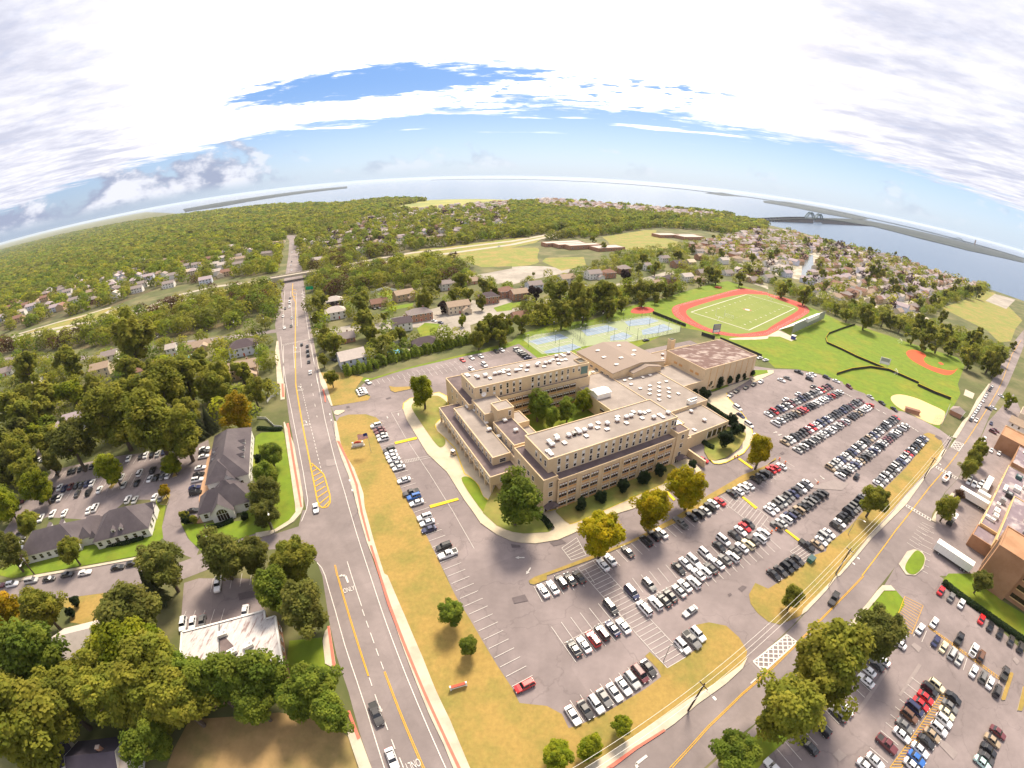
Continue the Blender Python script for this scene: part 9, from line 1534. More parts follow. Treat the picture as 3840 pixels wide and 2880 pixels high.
hos = empty('hospital_building', (ORG.x, ORG.y, 0), AX); tag(hos, 'brown brick hospital complex with cluttered flat roofs at the right edge', 'hospital')
BR, TN, PR = M['brick_red'], M['brick_tan'], M['school_roof']
HR = mat('hospital_roof', (.20, .155, .175), .95, .14, .3, 7, (.42, .36, .35), (.52, .66), .12)
block(hos, 121, 187, -124, -93.8, 0, 5.6, TN, HR); block(hos, 112.5, 120.98, -103, -93.2, 0, 4.6, BR, HR)
block(hos, 110, 150, -140, -100.5, 5.4, 9.0, TN, HR); block(hos, 150.02, 168, -140, -106, 5.4, 8.2, BR, HR)
block(hos, 95.6, 109.98, -112, -101, 0, 15.5, BR, BR); block(hos, 97.6, 125, -150, -112.02, 0, 15.5, BR, BR)
for k in range(4):                             # ribbon windows on the tower
    b = MB(); b.box(-.06, .03, -36, 0, 0, 1.5, M['glass']); b.box(-.14, .03, -36, 0, -.35, -.02, TN); q = b.build('ribbon_window', hos); q.location = (97.58, -113.2, 1.8 + k * 3.6)
for k in range(3):
    b = MB(); b.box(-.5, .5, -.07, .03, 0, 12.5, M['dark_metal']); q = b.build('slot_window', hos); q.location = (99.5 + k * 2.6, -100.98, 1.2); q.rotation_euler = (0, 0, math.pi)
block(hos, 187.02, 214, -125, -94.5, 0, 7.5, BR, HR); block(hos, 214.02, 231, -112, -83.8, 0, 8.2, BR, BR); block(hos, 231.02, 239.5, -110, -83.9, 0, 6, TN, M['slate'])
for s_, t_, sx, sy, h, m in ((135, -97, 3.4, 2.2, 1.8, 'vent_white'), (131, -97.5, 2.6, 2, 1.6, 'vent_white'), (127.5, -96, 1.2, 4, 1.2, 'paint_white'), (141.5, -96.5, 1.8, 1.6, 1.4, 'vent_white'), (146, -97.5, 2.2, 2.2, 2.2, 'metal_grey'), (155, -99, 3.5, 3, 1.8, 'dark_metal'), (165, -101, 4, 3, 1.6, 'vent_white'), (172, -104, 5, 2, 1.4, 'vent_white'), (178, -100, 3, 3, 1.5, 'steel_blue'), (183, -103, 3, 2, 1.2, 'paint_white'), (160, -96.5, 6, 1.6, 1.0, 'vent_white')):
    b = MB(); b.box(-sx / 2, sx / 2, -sy / 2, sy / 2, .15, h, M[m]); b.box(-sx / 2 + .2, sx / 2 - .2, -sy / 2 + .2, sy / 2 - .2, 0, .15, M['dark_metal']); b.tube([(0, 0, h), (0, 0, h + .12)], min(sx, sy) * .32, M['metal_grey'], 10); q = b.build('rooftop_unit', hos); q.location = (s_, t_, 5.66)
for s_, t_, sx, sy, h, m in ((120, -118, 8, 5, 2.4, 'vent_white'), (135, -108, 3, 2, 1.2, 'vent_white'), (126, -109, 2, 2, 1, 'metal_grey'), (143, -112, 4, 4, 1.6, 'vent_white')):
    b = MB(); b.box(-sx / 2, sx / 2, -sy / 2, sy / 2, .1, h, M[m]); b.box(-sx / 2 + .2, sx / 2 - .2, -sy / 2 + .2, sy / 2 - .2, 0, .1, M['dark_metal']); q = b.build('rooftop_unit', hos); q.location = (s_, t_, 9.06)
vents(hos, 7.56, [(196, -100, 's'), (203, -104, 'v'), (207, -98, 's')]); vents(hos, 6.06, [(235, -90, 'v'), (236.5, -95, 's')])
for k in range(6): put_window(hos, BWIN, 128 + k * 9, -93.78, 2.2, math.pi)
hh = empty('house', (ORG.x, ORG.y, 0), AX); tag(hh, 'grey two storey gabled house beside the hospital with brown roof', 'house')
wb, rb, t_ = house_meshes(13, 9, 2, 'gable', 'tan', 'white'); 
for bb, nm in ((wb, 'wall'), (rb, 'roof')):
    q = bb.build(nm, hh); q.location = (256, -91, 0); q.rotation_euler = (0, 0, math.pi / 2)
for k in range(3):
    for z in (1, 3.8): put_window(hh, HWIN, 251.5, -95 + k * 4, z, -math.pi / 2)
fl = empty('flat_roofed_building', (ORG.x, ORG.y, 0), AX); tag(fl, 'low pale building at the far right beyond the hospital house', 'building')
block(fl, 283, 300, -112, -88, 0, 4.2, M['w_cream'], M['gym_roof'])
# trailers
def trailer(label, s0, s1, tA, tB, h, cls='truck trailer'):
    o = empty('white_trailer', (ORG.x, ORG.y, 0), AX); tag(o, label, cls, 'white trailers at the hospital dock')
    b = MB(); b.box(s0, s1, tB, tA, 1.1, h, M['paint_white']); b.build('box', o)
    b = MB(); b.box(s0 + .3, s1 - .3, tB + .3, tA - .3, .8, 1.08, M['dark_metal']); b.build('chassis', o)
    n_ = max(6, int(abs(tA - tB) / 1.2))
    b = MB()
    for k in range(n_): t = tB + (tA - tB) * (k + .5) / n_; b.box(s0 - .03, s0, t - .04, t + .04, 1.15, h - .05, M['vent_white'])
    b.build('side_ribs', o)
    for t in (tB + 1.5, tB + 2.8, tA - 2.5):
        for s in (s0 + .2, s1 - .2): q = link('wheel', WHEEL, o); q.location = (s, t, .5); q.rotation_euler = (0, 0, math.pi / 2); q.scale = (1.5, 1.5, 1.5)
trailer('longest white trailer parked against the dark dock', 96.2, 99.2, -84.6, -98.5, 4.0); trailer('long white trailer along the dock by the bare tree', 142.5, 145.2, -80.6, -93.4, 4.0)
trailer('short white trailer beside the long dock trailer', 149.4, 152, -87.4, -92.9, 3.6); trailer('grey white box container by the parked pickups', 156, 171, -88.2, -90.8, 3.2)
bt = empty('box_truck', (*uv(119.5, -84.5), 0), AX); tag(bt, 'white box truck by the paved hospital entrance', 'truck')
b = MB(); b.box(-1.2, 3.2, -1.2, 1.2, 1, 3.4, M['paint_white']); b.build('box', bt); b = MB(); b.box(-2.8, -1.25, -1.05, 1.05, .6, 2.2, M['dark_metal']); b.build('cab', bt)
for sx in (-2, 2.2):
    for sy in (-1, 1): q = link('wheel', WHEEL, bt); q.location = (sx, sy, .45); q.scale = (1.3, 1.3, 1.3)
bx, by = g('car_boat'); boat = empty('boat_on_trailer', (bx, by, 0), R(30)); tag(boat, 'white motor boat towed along the highway by a car', 'boat')
b = MB(); loft(b, [(-3.3, [(.7, .9), (1.1, 1.3), (1.2, 1.9), (1.05, 1.95)]), (0, [(.7, .8), (1.15, 1.3), (1.3, 1.95), (1.15, 2.0)]), (2.2, [(.4, .9), (.8, 1.5), (1.0, 2.1), (.9, 2.15)]), (3.6, [(.03, 1.4), (.05, 1.8), (.08, 2.3), (.06, 2.3)])], M['paint_white']); b.build('hull', boat)
b = MB(); b.box(-2.6, .4, -.75, .75, 1.9, 2.04, M['w_brick']); b.build('cockpit', boat); b = MB(); b.box(.2, .5, -.8, .8, 2.0, 2.7, M['glass_car']); b.build('windscreen', boat); b = MB(); b.box(-3.3, 2.6, -.5, .5, .5, .8, M['dark_metal']); b.build('trailer_frame', boat)
for sy in (-1, 1): q = link('wheel', WHEEL, boat); q.location = (-1.2, sy, .4)
o = vehicle(bx + math.cos(R(210)) * -6.4, by + math.sin(R(210)) * -6.4, R(30), 'w', 'U', 1); tag(o, 'white suv towing the boat on the highway', 'suv', 'vehicles on the highway')

# ------------------------------------------------------------------ poles, wires, fences
def pole(x, y, h, kind, lab, n):
    nm = {'court': 'floodlight_pole', 'utility': 'utility_pole', 'utility2': 'utility_pole', 'lamp2': 'light_pole', 'sign': 'sign_pole', 'lampw': 'street_lamp'}[kind]
    o = empty(nm, (x, y, 0), AX)
    b = MB(); m = M['wood_pole'] if 'util' in kind else M['court_pole'] if kind == 'court' else M['metal_grey']
    b.tube([(0, 0, 0), (0, 0, h)], [.24, .15] if 'util' in kind else [.11, .07], m, 8); b.build('pole', o)
    if 'util' in kind:
        b = MB(); b.box(-.07, .07, -1.2, 1.2, h - 1.0, h - .82, M['wood_pole']); b.build('crossarm', o)
        for k in (-1, 0, 1): c = MB(); c.tube([(0, k * 1.05, h - .82), (0, k * 1.05, h - .6)], .07, M['metal_grey'], 6); c.build('insulator', o)
        if kind == 'utility2': c = MB(); c.tube([(.35, 0, h - 2.6), (.35, 0, h - 1.5)], .26, M['metal_grey'], 10); c.build('transformer', o)
        b = MB(); b.tube([(0, 0, h - 2.4), (.3, -1.4, h - 1.9), (.4, -2.8, h - 1.8)], .05, M['metal_grey']); b.build('lamp_arm', o); b = MB(); b.box(.15, .65, -3.5, -2.7, h - 1.95, h - 1.75, M['vent_white']); b.build('lamp_head', o)
    elif kind == 'court':
        b = MB(); b.box(-.5, .5, -.15, .15, h - .25, h, M['metal_grey']); b.build('lamp_head', o)
    elif kind == 'lampw':
        b = MB(); b.tube([(0, 0, h - .2), (.6, -1.0, h + .25), (.9, -2.2, h + .3)], .05, M['metal_grey']); b.build('lamp_arm', o); b = MB(); b.box(.7, 1.1, -2.9, -2.1, h + .2, h + .36, M['vent_white']); b.build('lamp_head', o)
    else:
        for s in (1, -1): b = MB(); b.tube([(0, 0, h - .3), (0, s * 2.4, h)], .05, M['metal_grey']); b.build('lamp_arm', o); b = MB(); b.box(-.2, .2, s * 2.6 - .45, s * 2.6 + .45, h - .05, h + .1, M['vent_white']); b.build('lamp_head', o)
        if kind == 'sign': b = MB(); b.box(-.05, .05, .3, 1.5, h - 3.2, h - 2.4, M['sign_blue']); b.build('sign_board', o)
    tag(o, lab, nm.replace('_', ' '), {'court': 'tennis court floodlight poles', 'utility2': 'utility poles along the streets'}.get(kind)); return o
courtn = 0; ups = []
for x, y, h, kind, lab in D['poles']:
    if kind == 'court': lab = '%s, %s from the left end' % (lab, ordinal(courtn)); courtn += 1
    pole(x, y, h, kind, lab, 0)
hwy = [(-10, 13), (34.0, 38.56)] + [(x, y) for x, y, h, k, l in D['poles'] if 'highway' in l and k == 'utility2' and 'far end' not in l or 'crosshatched' in l]
hwy.sort(key=lambda p: p[0] + p[1])
for k in (-1, 0, 1):
    pts = []
    for i in range(len(hwy) - 1):
        p, q = Vector((*hwy[i], 11.4)), Vector((*hwy[i + 1], 11.4 if i else 12.2))
        p.z = 12.2 if i < 2 and i > 0 else p.z; n_ = 10
        off = Vector((-math.sin(AX), math.cos(AX), 0)) * k * 1.05
        for j in range(n_ if i < len(hwy) - 2 else n_ + 1): t = j / n_; w_ = p.lerp(q, t); w_.z -= 3.2 * t * (1 - t); pts.append(w_ + off)
    b = MB(); b.tube(pts, .035, M['vent_white'], 4); tag(b.build('overhead_wire'), '%s of the three overhead wires along the highway' % ('inner one', 'middle one', 'outer one')[k + 1], 'wire', 'overhead wires')
FM = dict(dark=M['dark_metal'], white=M['paint_white'], mesh=M['mesh_fence'])
for h, mt, lab, pts in D['fences']:
    x0, y0 = pts[0]; o = empty('fence' if 'wall' not in lab else 'low_wall', (x0, y0, 0)); tag(o, lab, 'fence' if 'wall' not in lab else 'wall')
    b = MB(); npost = 0
    P_ = MB(); P_.tube([(0, 0, 0), (0, 0, h + .05)], .06 if mt != 'white' else .09, FM[mt] if mt != 'mesh' else M['metal_grey'], 6); pm = P_.mesh('post')
    for i in range(len(pts) - 1):
        p, q = Vector(pts[i]) - Vector((x0, y0)), Vector(pts[i + 1]) - Vector((x0, y0)); L = (q - p).length; d = (q - p) / L; n_ = Vector((-d.y, d.x)) * .03
        k = max(1, int(L / 3.2))
        if mt == 'mesh':
            for j in range(int(h / .35) + 1): z = .05 + j * .35; b.tube([(*p, z), (*q, z)], .018, FM[mt], 3)
            for j in range(int(L / .8)): c = p + d * (j * .8); b.tube([(*c, 0), (*c, h)], .014, FM[mt], 3)
        else:
            b.add([(*(p - n_), .05), (*(q - n_), .05), (*(q - n_), h), (*(p - n_), h), (*(p + n_), .05), (*(q + n_), .05), (*(q + n_), h), (*(p + n_), h)], [(0, 1, 2, 3), (7, 6, 5, 4), (3, 2, 6, 7), (0, 3, 7, 4), (1, 5, 6, 2)], FM[mt])
            if 'outfield' in lab or 'softball' in lab: b.add([(*(p - n_ * 3), h), (*(q - n_ * 3), h), (*(q + n_ * 3), h + .14), (*(p + n_ * 3), h + .14)], [(0, 1, 2, 3)], M['kerb_yellow'])
        for j in range(k): c = p + d * (L * j / k); r_ = link('post', pm, o); r_.location = (c.x, c.y, 0)
    b.build('screen' if mt == 'dark' else 'wire_mesh' if mt == 'mesh' else 'panel', o)

# ------------------------------------------------------------------ sports gear, signs, pools, bridges
def frame_goal(x, y, rot, w, h, dpt, lab):
    o = empty('soccer_goal', (x, y, 0), rot); b = MB(); m = M['paint_white']
    b.tube([(0, -w / 2, 0), (0, -w / 2, h), (0, w / 2, h), (0, w / 2, 0)], .09, m); b.tube([(0, -w / 2, h), (-dpt, -w / 2, 0), (-dpt, w / 2, 0), (0, w / 2, h)], .05, m); b.build('frame', o)
    n = MB()
    for k in range(9): y_ = -w / 2 + w * k / 8; n.tube([(0, y_, h), (-dpt, y_, 0)], .015, m, 3)
    for k in range(5): t = k / 5; n.tube([(-dpt * t, -w / 2, h * (1 - t)), (-dpt * t, w / 2, h * (1 - t))], .015, m, 3)
    n.build('net', o); tag(o, lab, 'goal', 'soccer goals')
fd = math.atan2((F[1] - F[0]).y, (F[1] - F[0]).x)
for nm, rot, lab in (('goal1', fd, 'white soccer goal on the near end of the football field'), ('gp2', fd + math.pi, 'white soccer goal on the far end of the football field'), ('goal2', -AX, 'white soccer goal under the row of trees'), ('goal3', -AX, 'white soccer goal by the softball fence')): frame_goal(*g(nm), rot, 7.3, 2.4, 2.0, lab)
for (p, q, sg, lab) in ((F[0], F[3], 1, 'tall yellow white goal post at the near end line'), (F[1], F[2], -1, 'tall goal post at the far end line')):
    c = (p + q) / 2; o = empty('goal_post', (c.x, c.y, 0), fd); b = MB(); m = M['paint_white']
    b.tube([(-sg * 2, 0, 0), (-sg * 2, 0, 2.6), (0, 0, 3.05)], .14, m); b.build('post', o); b = MB(); b.tube([(0, -3.5, 3.05), (0, 3.5, 3.05)], .11, m); b.build('crossbar', o)
    for s in (-3.5, 3.5): b = MB(); b.tube([(0, s, 3.05), (0, s, 9.5)], .09, m); b.build('upright', o)
    tag(o, lab, 'goal post', 'football goal posts')
def signboard(x, y, rot, w, z0, z1, m, lab, posts=M['metal_grey'], extra=None, name='scoreboard', cat='scoreboard'):
    o = empty(name, (x, y, 0), rot); b = MB()
    for s in (-w * .36, w * .36): b = MB(); b.tube([(s, .15, 0), (s, .15, z1)], .14, posts, 6); b.build('post', o)
    b = MB(); b.box(-w / 2, w / 2, -.15, .1, z0, z1, m); b.build('board', o)
    if extra: extra(o, w, z0, z1)
    tag(o, lab, cat); return o
def sbx(o, w, z0, z1):
    b = MB(); b.box(-w * .42, w * .42, -.19, -.15, z0 + (z1 - z0) * .42, z1 - .3, M['metal_grey']); b.build('display', o); b = MB(); b.box(-w * .42, w * .42, -.19, -.15, z0 + .2, z0 + (z1 - z0) * .34, M['paint_white']); b.build('sponsor_panel', o)
signboard(*g('scoreboard'), R(20), 6.6, 1.0, 7.0, M['sign_blue'], 'blue and grey scoreboard at the near end of the track', extra=sbx)
signboard(*g('sb2'), -AX, 7, 2, 6.5, M['vent_white'], 'pale scoreboard beside the black outfield fence', extra=sbx)
gx_, gy_ = g('greensign'); signboard(gx_, gy_, R(10), 7, 3, 6, M['sign_green'], 'green highway sign before the overpass', name='road_sign', cat='sign')
# school name sign, low brick sign, flag
sx_, sy_ = g('sign'); o = empty('school_sign', (sx_, sy_, 0), R(20)); tag(o, 'low stone school sign with a rounded red top on the median lawn', 'sign')
b = MB(); b.box(-2.6, 2.6, -.6, .6, 0, .5, M['concrete']); b.build('base', o)
for s in (-1.9, 1.9): b = MB(); b.box(s - .3, s + .3, -.3, .3, .5, 2.2, M['vent_white']); b.build('pillar', o)
b = MB(); b.box(-1.58, 1.58, -.15, .15, .6, 1.6, M['paint_white']); b.build('panel', o); b = MB(); n = 8; b.add([(1.5 * math.cos(math.pi * i / n), -.2, 1.65 + .9 * math.sin(math.pi * i / n)) for i in range(n + 1)] + [(1.5 * math.cos(math.pi * i / n), .2, 1.65 + .9 * math.sin(math.pi * i / n)) for i in range(n + 1)], [tuple(range(n + 1)), tuple(range(n + 1, 2 * n + 2))[::-1]] + [(i, n + 1 + i, n + 2 + i, i + 1) for i in range(n)], M['sign_red']); b.build('arched_top', o)
sx_, sy_ = g('redsign'); o = empty('notice_board', (sx_, sy_, 0), R(22)); tag(o, 'low red topped board between two white posts on the lawn', 'sign')
for s in (-1.75, 1.75): b = MB(); b.box(s - .18, s + .18, -.2, .2, 0, 1.7, M['paint_white']); b.build('post', o)
b = MB(); b.box(-1.57, 1.57, -.12, .12, .3, 1.2, M['vent_white']); b.build('board', o); b = MB(); b.box(-1.57, 1.57, -.3, .3, 1.2, 1.42, M['sign_red']); b.build('cap', o)
fx_, fy_ = g('flag'); o = empty('flagpole', (fx_, fy_ - 2, 0), R(10)); tag(o, 'flagpole with a striped flag on the median lawn', 'flag')
b = MB(); b.tube([(0, 0, 0), (0, 0, 9)], [.09, .05], M['metal_grey'], 8); b.build('pole', o)
b = MB(); nx, H_, Lf = 10, 2.4, 3.9
for r_ in range(13):
    z0, z1 = 8.8 - H_ * (r_ + 1) / 13, 8.8 - H_ * r_ / 13
    for k in range(nx):
        x0, x1 = -.08 - Lf * k / nx, -.08 - Lf * (k + 1) / nx; yy = [.25 * math.sin(k_ * .9) for k_ in (k, k + 1)]; dz = [-.06 * k_ for k_ in (k, k + 1)]
        m = M['flag_blue'] if r_ < 7 and k < 4 else M['flag_red'] if r_ % 2 == 0 else M['paint_white']
        b.add([(x0, yy[0], z0 + dz[0]), (x1, yy[1], z0 + dz[1]), (x1, yy[1], z1 + dz[1]), (x0, yy[0], z1 + dz[0])], [(0, 1, 2, 3)], m)
b.build('flag', o)
# bleachers and press box
A_, B_ = [Vector(p) for p in D['geo']['bleach']]; c = (A_ + B_) / 2; bl = empty('grandstand', (c.x, c.y, 0), math.atan2((B_ - A_).y, (B_ - A_).x)); tag(bl, 'silver grandstand beside the red track', 'grandstand')
L = (B_ - A_).length
for k in range(12):
    b = MB(); b.box(-L / 2, L / 2, 6 - k * .9 - .9, 6 - k * .9 - .04, .5 + k * .6, .66 + k * .6, M['vent_white']); b.build('seat_row', bl)
b = MB()
for k in range(12):
    x = -L / 2 + L * k / 11
    b.tube([(x, -4.6, 0), (x, -4.6, 7)], .09, M['metal_grey']); b.tube([(x, 6, 0), (x, -4.6, 6.6)], .07, M['metal_grey'])
b.build('support_frame', bl); b = MB(); b.box(-L / 2, L / 2, -5.2, -5.05, 1.2, 8.2, M['metal_grey']); b.build('back_panel', bl); b = MB(); b.box(-L * .18, L * .18, -7.6, -5.25, 6.4, 9.6, M['vent_white']); b.box(-L * .16, L * .16, -5.24, -5.18, 8.3, 9.3, M['glass']); b.build('press_box', bl)
px_, py_ = g('press'); o = empty('ticket_hut', (px_, py_, 0), fd); b = MB(); b.box(-1.6, 1.6, -1.4, 1.4, 0, 2.6, M['sign_blue']); b.build('wall', o); b = MB(); b.box(-1.8, 1.8, -1.6, 1.6, 2.6, 2.8, M['vent_white']); b.build('roof', o); tag(o, 'small blue hut with white roof behind the grandstand', 'hut')
rx, ry = g('redtent'); o = empty('jump_mat', (rx, ry, 0), fd); b = MB(); b.box(-3, 3, -2.5, 2.5, 0, .9, M['flag_red']); b.build('cushion', o); b = MB(); b.box(-3.1, 3.1, -2.6, 2.6, .9, .98, M['sign_red']); b.build('cover', o); tag(o, 'red jump mat on the grass beyond the track', 'mat')
# softball backstop, dugout and shed
kx, ky = g('backstop'); o = empty('dugout', (kx, ky, 0), -AX); tag(o, 'long maroon roofed dugout beside the sand infield', 'dugout'); b = MB(); b.box(-4, 4, -1.2, 1.2, 0, 2.2, M['w_brick']); b.build('wall', o); b = MB(); b.box(-4.3, 4.3, -1.5, 1.5, 2.2, 2.4, M['r_brown']); b.build('roof', o)
kx, ky = g('shed'); o = empty('field_house', (kx, ky, 0), AX); tag(o, 'small brick field house with a grey hip roof by the sand infield', 'field house'); wb, rb, t_ = house_meshes(8, 7, 1, 'hip', 'grey', 'brick'); wb.build('wall', o); rb.build('roof', o); q = link('door', GDOOR, o); q.location = (0, -3.52, 0)
o = empty('backstop', (*uv(150.5, -28), 0), -AX) if 0 else None
b = MB(); sp = [Vector(p) for n_, m, z, p2 in D['sheets'] if n_ == 'sand_infield' for p in p2[6:9]]; o = empty('backstop_net', (sp[0].x, sp[0].y, 0)); tag(o, 'tall wire backstop behind the sand infield', 'backstop')
for i in range(2):
    p, q = sp[i] - sp[0], sp[i + 1] - sp[0]
    for k in range(6): c = p.lerp(q, k / 5); b.tube([(*c, 0), (*c, 6)], .07, M['metal_grey'], 5)
    for z in (0.1, 2, 4, 6): b.tube([(*p, z), (*q, z)], .05, M['metal_grey'], 4)
b.build('frame', o)
gx_, gy_ = g('golf'); o = empty('golf_cart', (gx_, gy_, .27), R(-40)); tag(o, 'white roofed golf cart on the school forecourt', 'golf cart')
b = MB(); b.box(-1.1, 1.1, -.6, .6, .3, .8, M['w_tan']); b.box(-.7, .1, -.55, .55, .8, 1.1, M['dark_metal']); b.build('body', o); b = MB(); b.box(-.9, .7, -.62, .62, 1.85, 1.95, M['paint_white']); b.build('roof', o)
for x_ in (-.8, .6):
    for y_ in (-.55, .55): b = MB(); b.tube([(x_, y_, .8), (x_, y_, 1.85)], .03, M['metal_grey'], 5); b.build('roof_post', o)
for x_ in (-.75, .75):
    for y_ in (-.55, .55): q = link('wheel', WHEEL, o); q.location = (x_, y_, .22); q.scale = (.65, .65, .65)
gx_, gy_ = g('bin'); o = empty('waste_container', (gx_, gy_, 0), AX); tag(o, 'green waste container at the end of the short car row', 'container'); b = MB(); b.box(-1.2, 1.2, -.9, .9, .1, 1.5, M['bin_green']); b.build('bin', o); b = MB(); b.box(-1.25, 1.25, -.95, .95, 1.5, 1.58, M['steel_blue']); b.build('lid', o)
# traffic cones / barrels
for i, (c_, x_, y_, lab) in enumerate(CONES):
    o = empty('traffic_barrel', (x_, y_, .02)); b = MB(); b.tube([(0, 0, 0), (0, 0, .35)], [.38, .33], M['orange'], 8); b.tube([(0, 0, .35), (0, 0, .6)], [.33, .30], M['paint_white'], 8); b.tube([(0, 0, .6), (0, 0, 1.0)], [.30, .25], M['orange'], 8); b.build('barrel', o); tag(o, lab, 'traffic barrel', 'orange barrels in the school lot')
for (x_, y_, lab) in XSIGNS:
    o = empty('crossing_sign', (x_, y_, .1), AX); b = MB(); b.tube([(0, 0, 0), (0, 0, 2.2)], .05, M['metal_grey'], 5); b.build('post', o); b = MB(); b.add([(0, 0, 1.8), (.55, -.03, 2.3), (0, 0, 2.9), (-.55, -.03, 2.3)], [(0, 1, 2, 3), (3, 2, 1, 0)], M['hivis']); b.build('board', o); tag(o, lab, 'sign', 'yellow green crossing signs')
# pools
def pool(x, y, a, b_, rot, lab, raised=0):
    o = empty('swimming_pool', (x, y, 0), rot); n = 20; e = [(a * math.cos(2 * math.pi * i / n), b_ * math.sin(2 * math.pi * i / n)) for i in range(n)]; tag(o, lab, 'pool')
    d = MB(); d.prism([(p[0] * 1.18, p[1] * 1.25) for p in e], 0, .06 + raised, M['concrete'] if not raised else M['paint_white']); d.build('deck', o); w = MB(); w.prism(e, .0, .10 + raised, M['pool']); w.build('water', o)
pool(*g('pool1'), 6.5, 3.2, R(15), 'blue oval pool behind the tall hedge'); pool(*g('pool2'), 3.4, 3.2, 0, 'round blue above ground pool at the left', 1.0)
# overpass
A_, B_ = Vector(g('overA')), Vector(g('overB')); d = (B_ - A_); L = d.length; o = empty('overpass', (*((A_ + B_) / 2), 0), math.atan2(d.y, d.x)); tag(o, 'concrete parkway overpass spanning the avenue', 'bridge')
b = MB(); b.box(-L * .9, L * .9, -5, 7, 5.0, 6.0, M['concrete_road']); b.build('deck', o); b = MB(); b.box(-L * .9, L * .9, -5.3, -5.02, 4.7, 7.0, M['concrete']); b.box(-L * .9, L * .9, 7.02, 7.3, 4.7, 7.0, M['concrete']); b.build('parapet', o)
for x_ in (-L * .62, L * .62): b = MB(); b.box(x_ - 4, x_ + 4, -5, 7, 0, 4.98, M['concrete']); b.build('abutment', o)
for sx in (-1, 1):
    b = MB(); b.add([(sx * L * .9, -8, 0), (sx * L * .9, 10, 0), (sx * L * 3.6, 10, 0), (sx * L * 3.6, -8, 0), (sx * L * .9, -5, 5.9), (sx * L * .9, 7, 5.9)], [(0, 1, 5, 4), (4, 5, 2, 3), (1, 2, 5), (3, 0, 4)], M['grass_olive']); b.build('embankment', o)
# far brick schools
for (nm, x_, y_, blocks, lab) in (('far', *g('fsch'), [(-30, 18, 0, 16, 5), (-22, 30, -16, -1, 5.5), (-40, 22, 17, 32, 5), (8, 55, -40, -18, 4.5)], 'brick school with pale flat roofs beyond the pale road'), ('far', *FSCH2, [(-40, 10, 5, 28, 5), (-5, 50, -22, 4, 5.5), (12, 60, 5, 18, 5)], 'second far brick school near the causeway wood')):
    o = empty('brick_school', (x_, y_, 0), AX); tag(o, lab, 'school', 'far brick schools')
    for s0, s1, t0, t1, h in blocks: block(o, s0, s1, t0, t1, 0, h, M['w_brick'], M['r_pale'])
    for s0, s1, t0, t1, h in blocks:
        for k in range(int((s1 - s0) / 9)): put_window(o, BWIN, s0 + 4 + k * 9, t0 - .02, 1.5, 0)
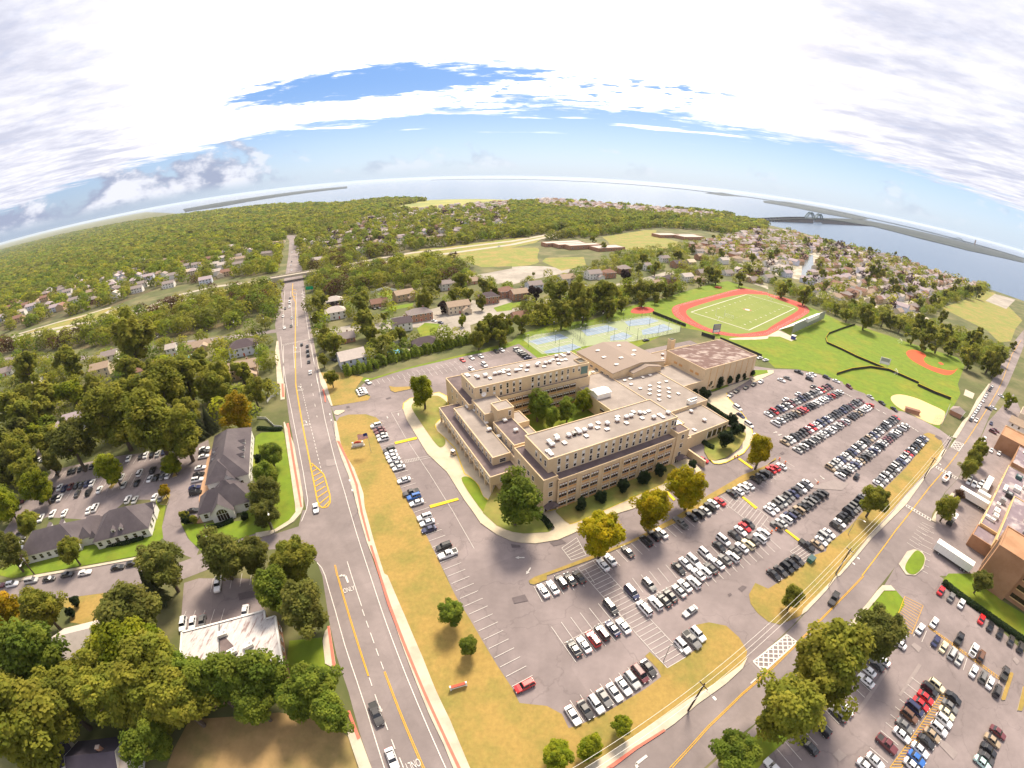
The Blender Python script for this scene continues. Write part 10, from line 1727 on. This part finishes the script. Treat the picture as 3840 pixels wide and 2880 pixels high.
# causeway bridge with its two arches
def bridge(lab, p0, p1, p2, archL, archH, deckH, off, grp):
    p0, p1, p2 = Vector(p0), Vector(p1), Vector(p2); d = (p1 - p0).normalized(); n_ = Vector((-d.y, d.x)) * off; p0 = p0 + n_; p1 = p1 + n_; p2 = p2 + n_
    ang = math.atan2(d.y, d.x); o = empty('arch_bridge', (p1.x, p1.y, 0), ang); tag(o, lab, 'bridge', grp)
    La, Lb = (p1 - p0).length, (p2 - p1).length; m = M['steel_blue']; b = MB(); N_ = 24
    prof = [(-La + (La + Lb) * k / N_) for k in range(N_ + 1)]; zf = lambda x: 3 + (deckH - 3) * max(0, 1 - (abs(x) / ((La if x < 0 else Lb) * .85)) ** 1.5)
    for k in range(N_):
        x0, x1 = prof[k], prof[k + 1]; z0, z1 = zf(x0), zf(x1)
        b.add([(x0, -5, z0), (x1, -5, z1), (x1, 5, z1), (x0, 5, z0), (x0, -5, z0 + 1.6), (x1, -5, z1 + 1.6), (x1, 5, z1 + 1.6), (x0, 5, z0 + 1.6)], [(3, 2, 1, 0), (4, 5, 6, 7), (0, 1, 5, 4), (2, 3, 7, 6)], ISL)
    b.build('deck', o); n = 0; PB = MB(); PB.box(-1.4, 1.4, -5, 5, -1, 1, M['r_grey']); PB = PB.mesh('pier')
    for x in np.arange(-La + 20, Lb - 20, 32):
        if abs(x) < archL * .5: continue
        q = link('pier', PB, o); z = zf(x); q.location = (x, 0, z / 2 - .5); q.scale = (1.2, 1, z / 2 + .5)
    for sy, nm in ((-5.2, 'arch'), (5.2, 'arch')):
        a = MB(); K_ = 16; up = [(-archL / 2 + archL * k / K_, sy, deckH - 4 + archH * math.sin(math.pi * k / K_) ** .8) for k in range(K_ + 1)]
        lo = [(x * .93, y, max(deckH - 6, z - 6)) for x, y, z in up]
        a.tube(up, 1.3, m, 5); a.tube(lo, 1.0, m, 5)
        for k in range(K_ + 1): a.tube([up[k], lo[k]], .6, m, 4)
        for k in range(K_): a.tube([up[k], lo[k + 1]], .5, m, 4)
        for k in range(2, K_ - 1, 2): a.tube([lo[k], (lo[k][0], sy, deckH)], .35, m, 4)
        a.build(nm, o)
b0, b1, b2 = g('bridge0'), g('bridge1'), g('bridge2')
b2v = Vector(b1) + (Vector(b1) - Vector(b0)).normalized() * 1450
bridge('double arch causeway bridge over the bay, left arch span', b0, b1, b2v, 150, 30, 20, -6, 'causeway arch bridges'); bridge('double arch causeway bridge over the bay, right arch span', b0, b1, b2v, 150, 30, 20, -50, 'causeway arch bridges')
ax_, ay_ = ARCH2; dd = Vector((.5, -.86)); c = Vector((ax_, ay_)); bridge('small far arch bridge on the long dark island', c - dd * 240, c, c + dd * 240, 130, 34, 14, 0, None)
tx, ty = TOWER; o = empty('water_tower', (tx, ty, 0)); b = MB(); b.tube([(0, 0, 0), (0, 0, 62)], [9, 7], M['r_brown'], 10); b.build('shaft', o); b = MB(); b.tube([(0, 0, 62), (0, 0, 70)], [6, .5], M['r_grey'], 10); b.build('cap', o); tag(o, 'slim dark tower on the horizon beyond the long island', 'tower')

# ------------------------------------------------------------------ haze over the whole place
b = MB(); b.box(-33000, 33000, -33000, 33000, -2, 104, None); b.mats = []
hm = bpy.data.materials.new('haze_air'); hm.use_nodes = True; N = hm.node_tree.nodes; N.clear(); pv = N.new('ShaderNodeVolumePrincipled'); pv.inputs['Density'].default_value = 2.9e-5; pv.inputs['Color'].default_value = (.78, .87, 1.0, 1); pv.inputs['Anisotropy'].default_value = .2; ou = N.new('ShaderNodeOutputMaterial'); hm.node_tree.links.new(pv.outputs[0], ou.inputs['Volume'])
b.mats = [hm]; tag(b.build('haze'), kind='stuff')
for me in bpy.data.meshes:
    if me.name.startswith('crown'): pass
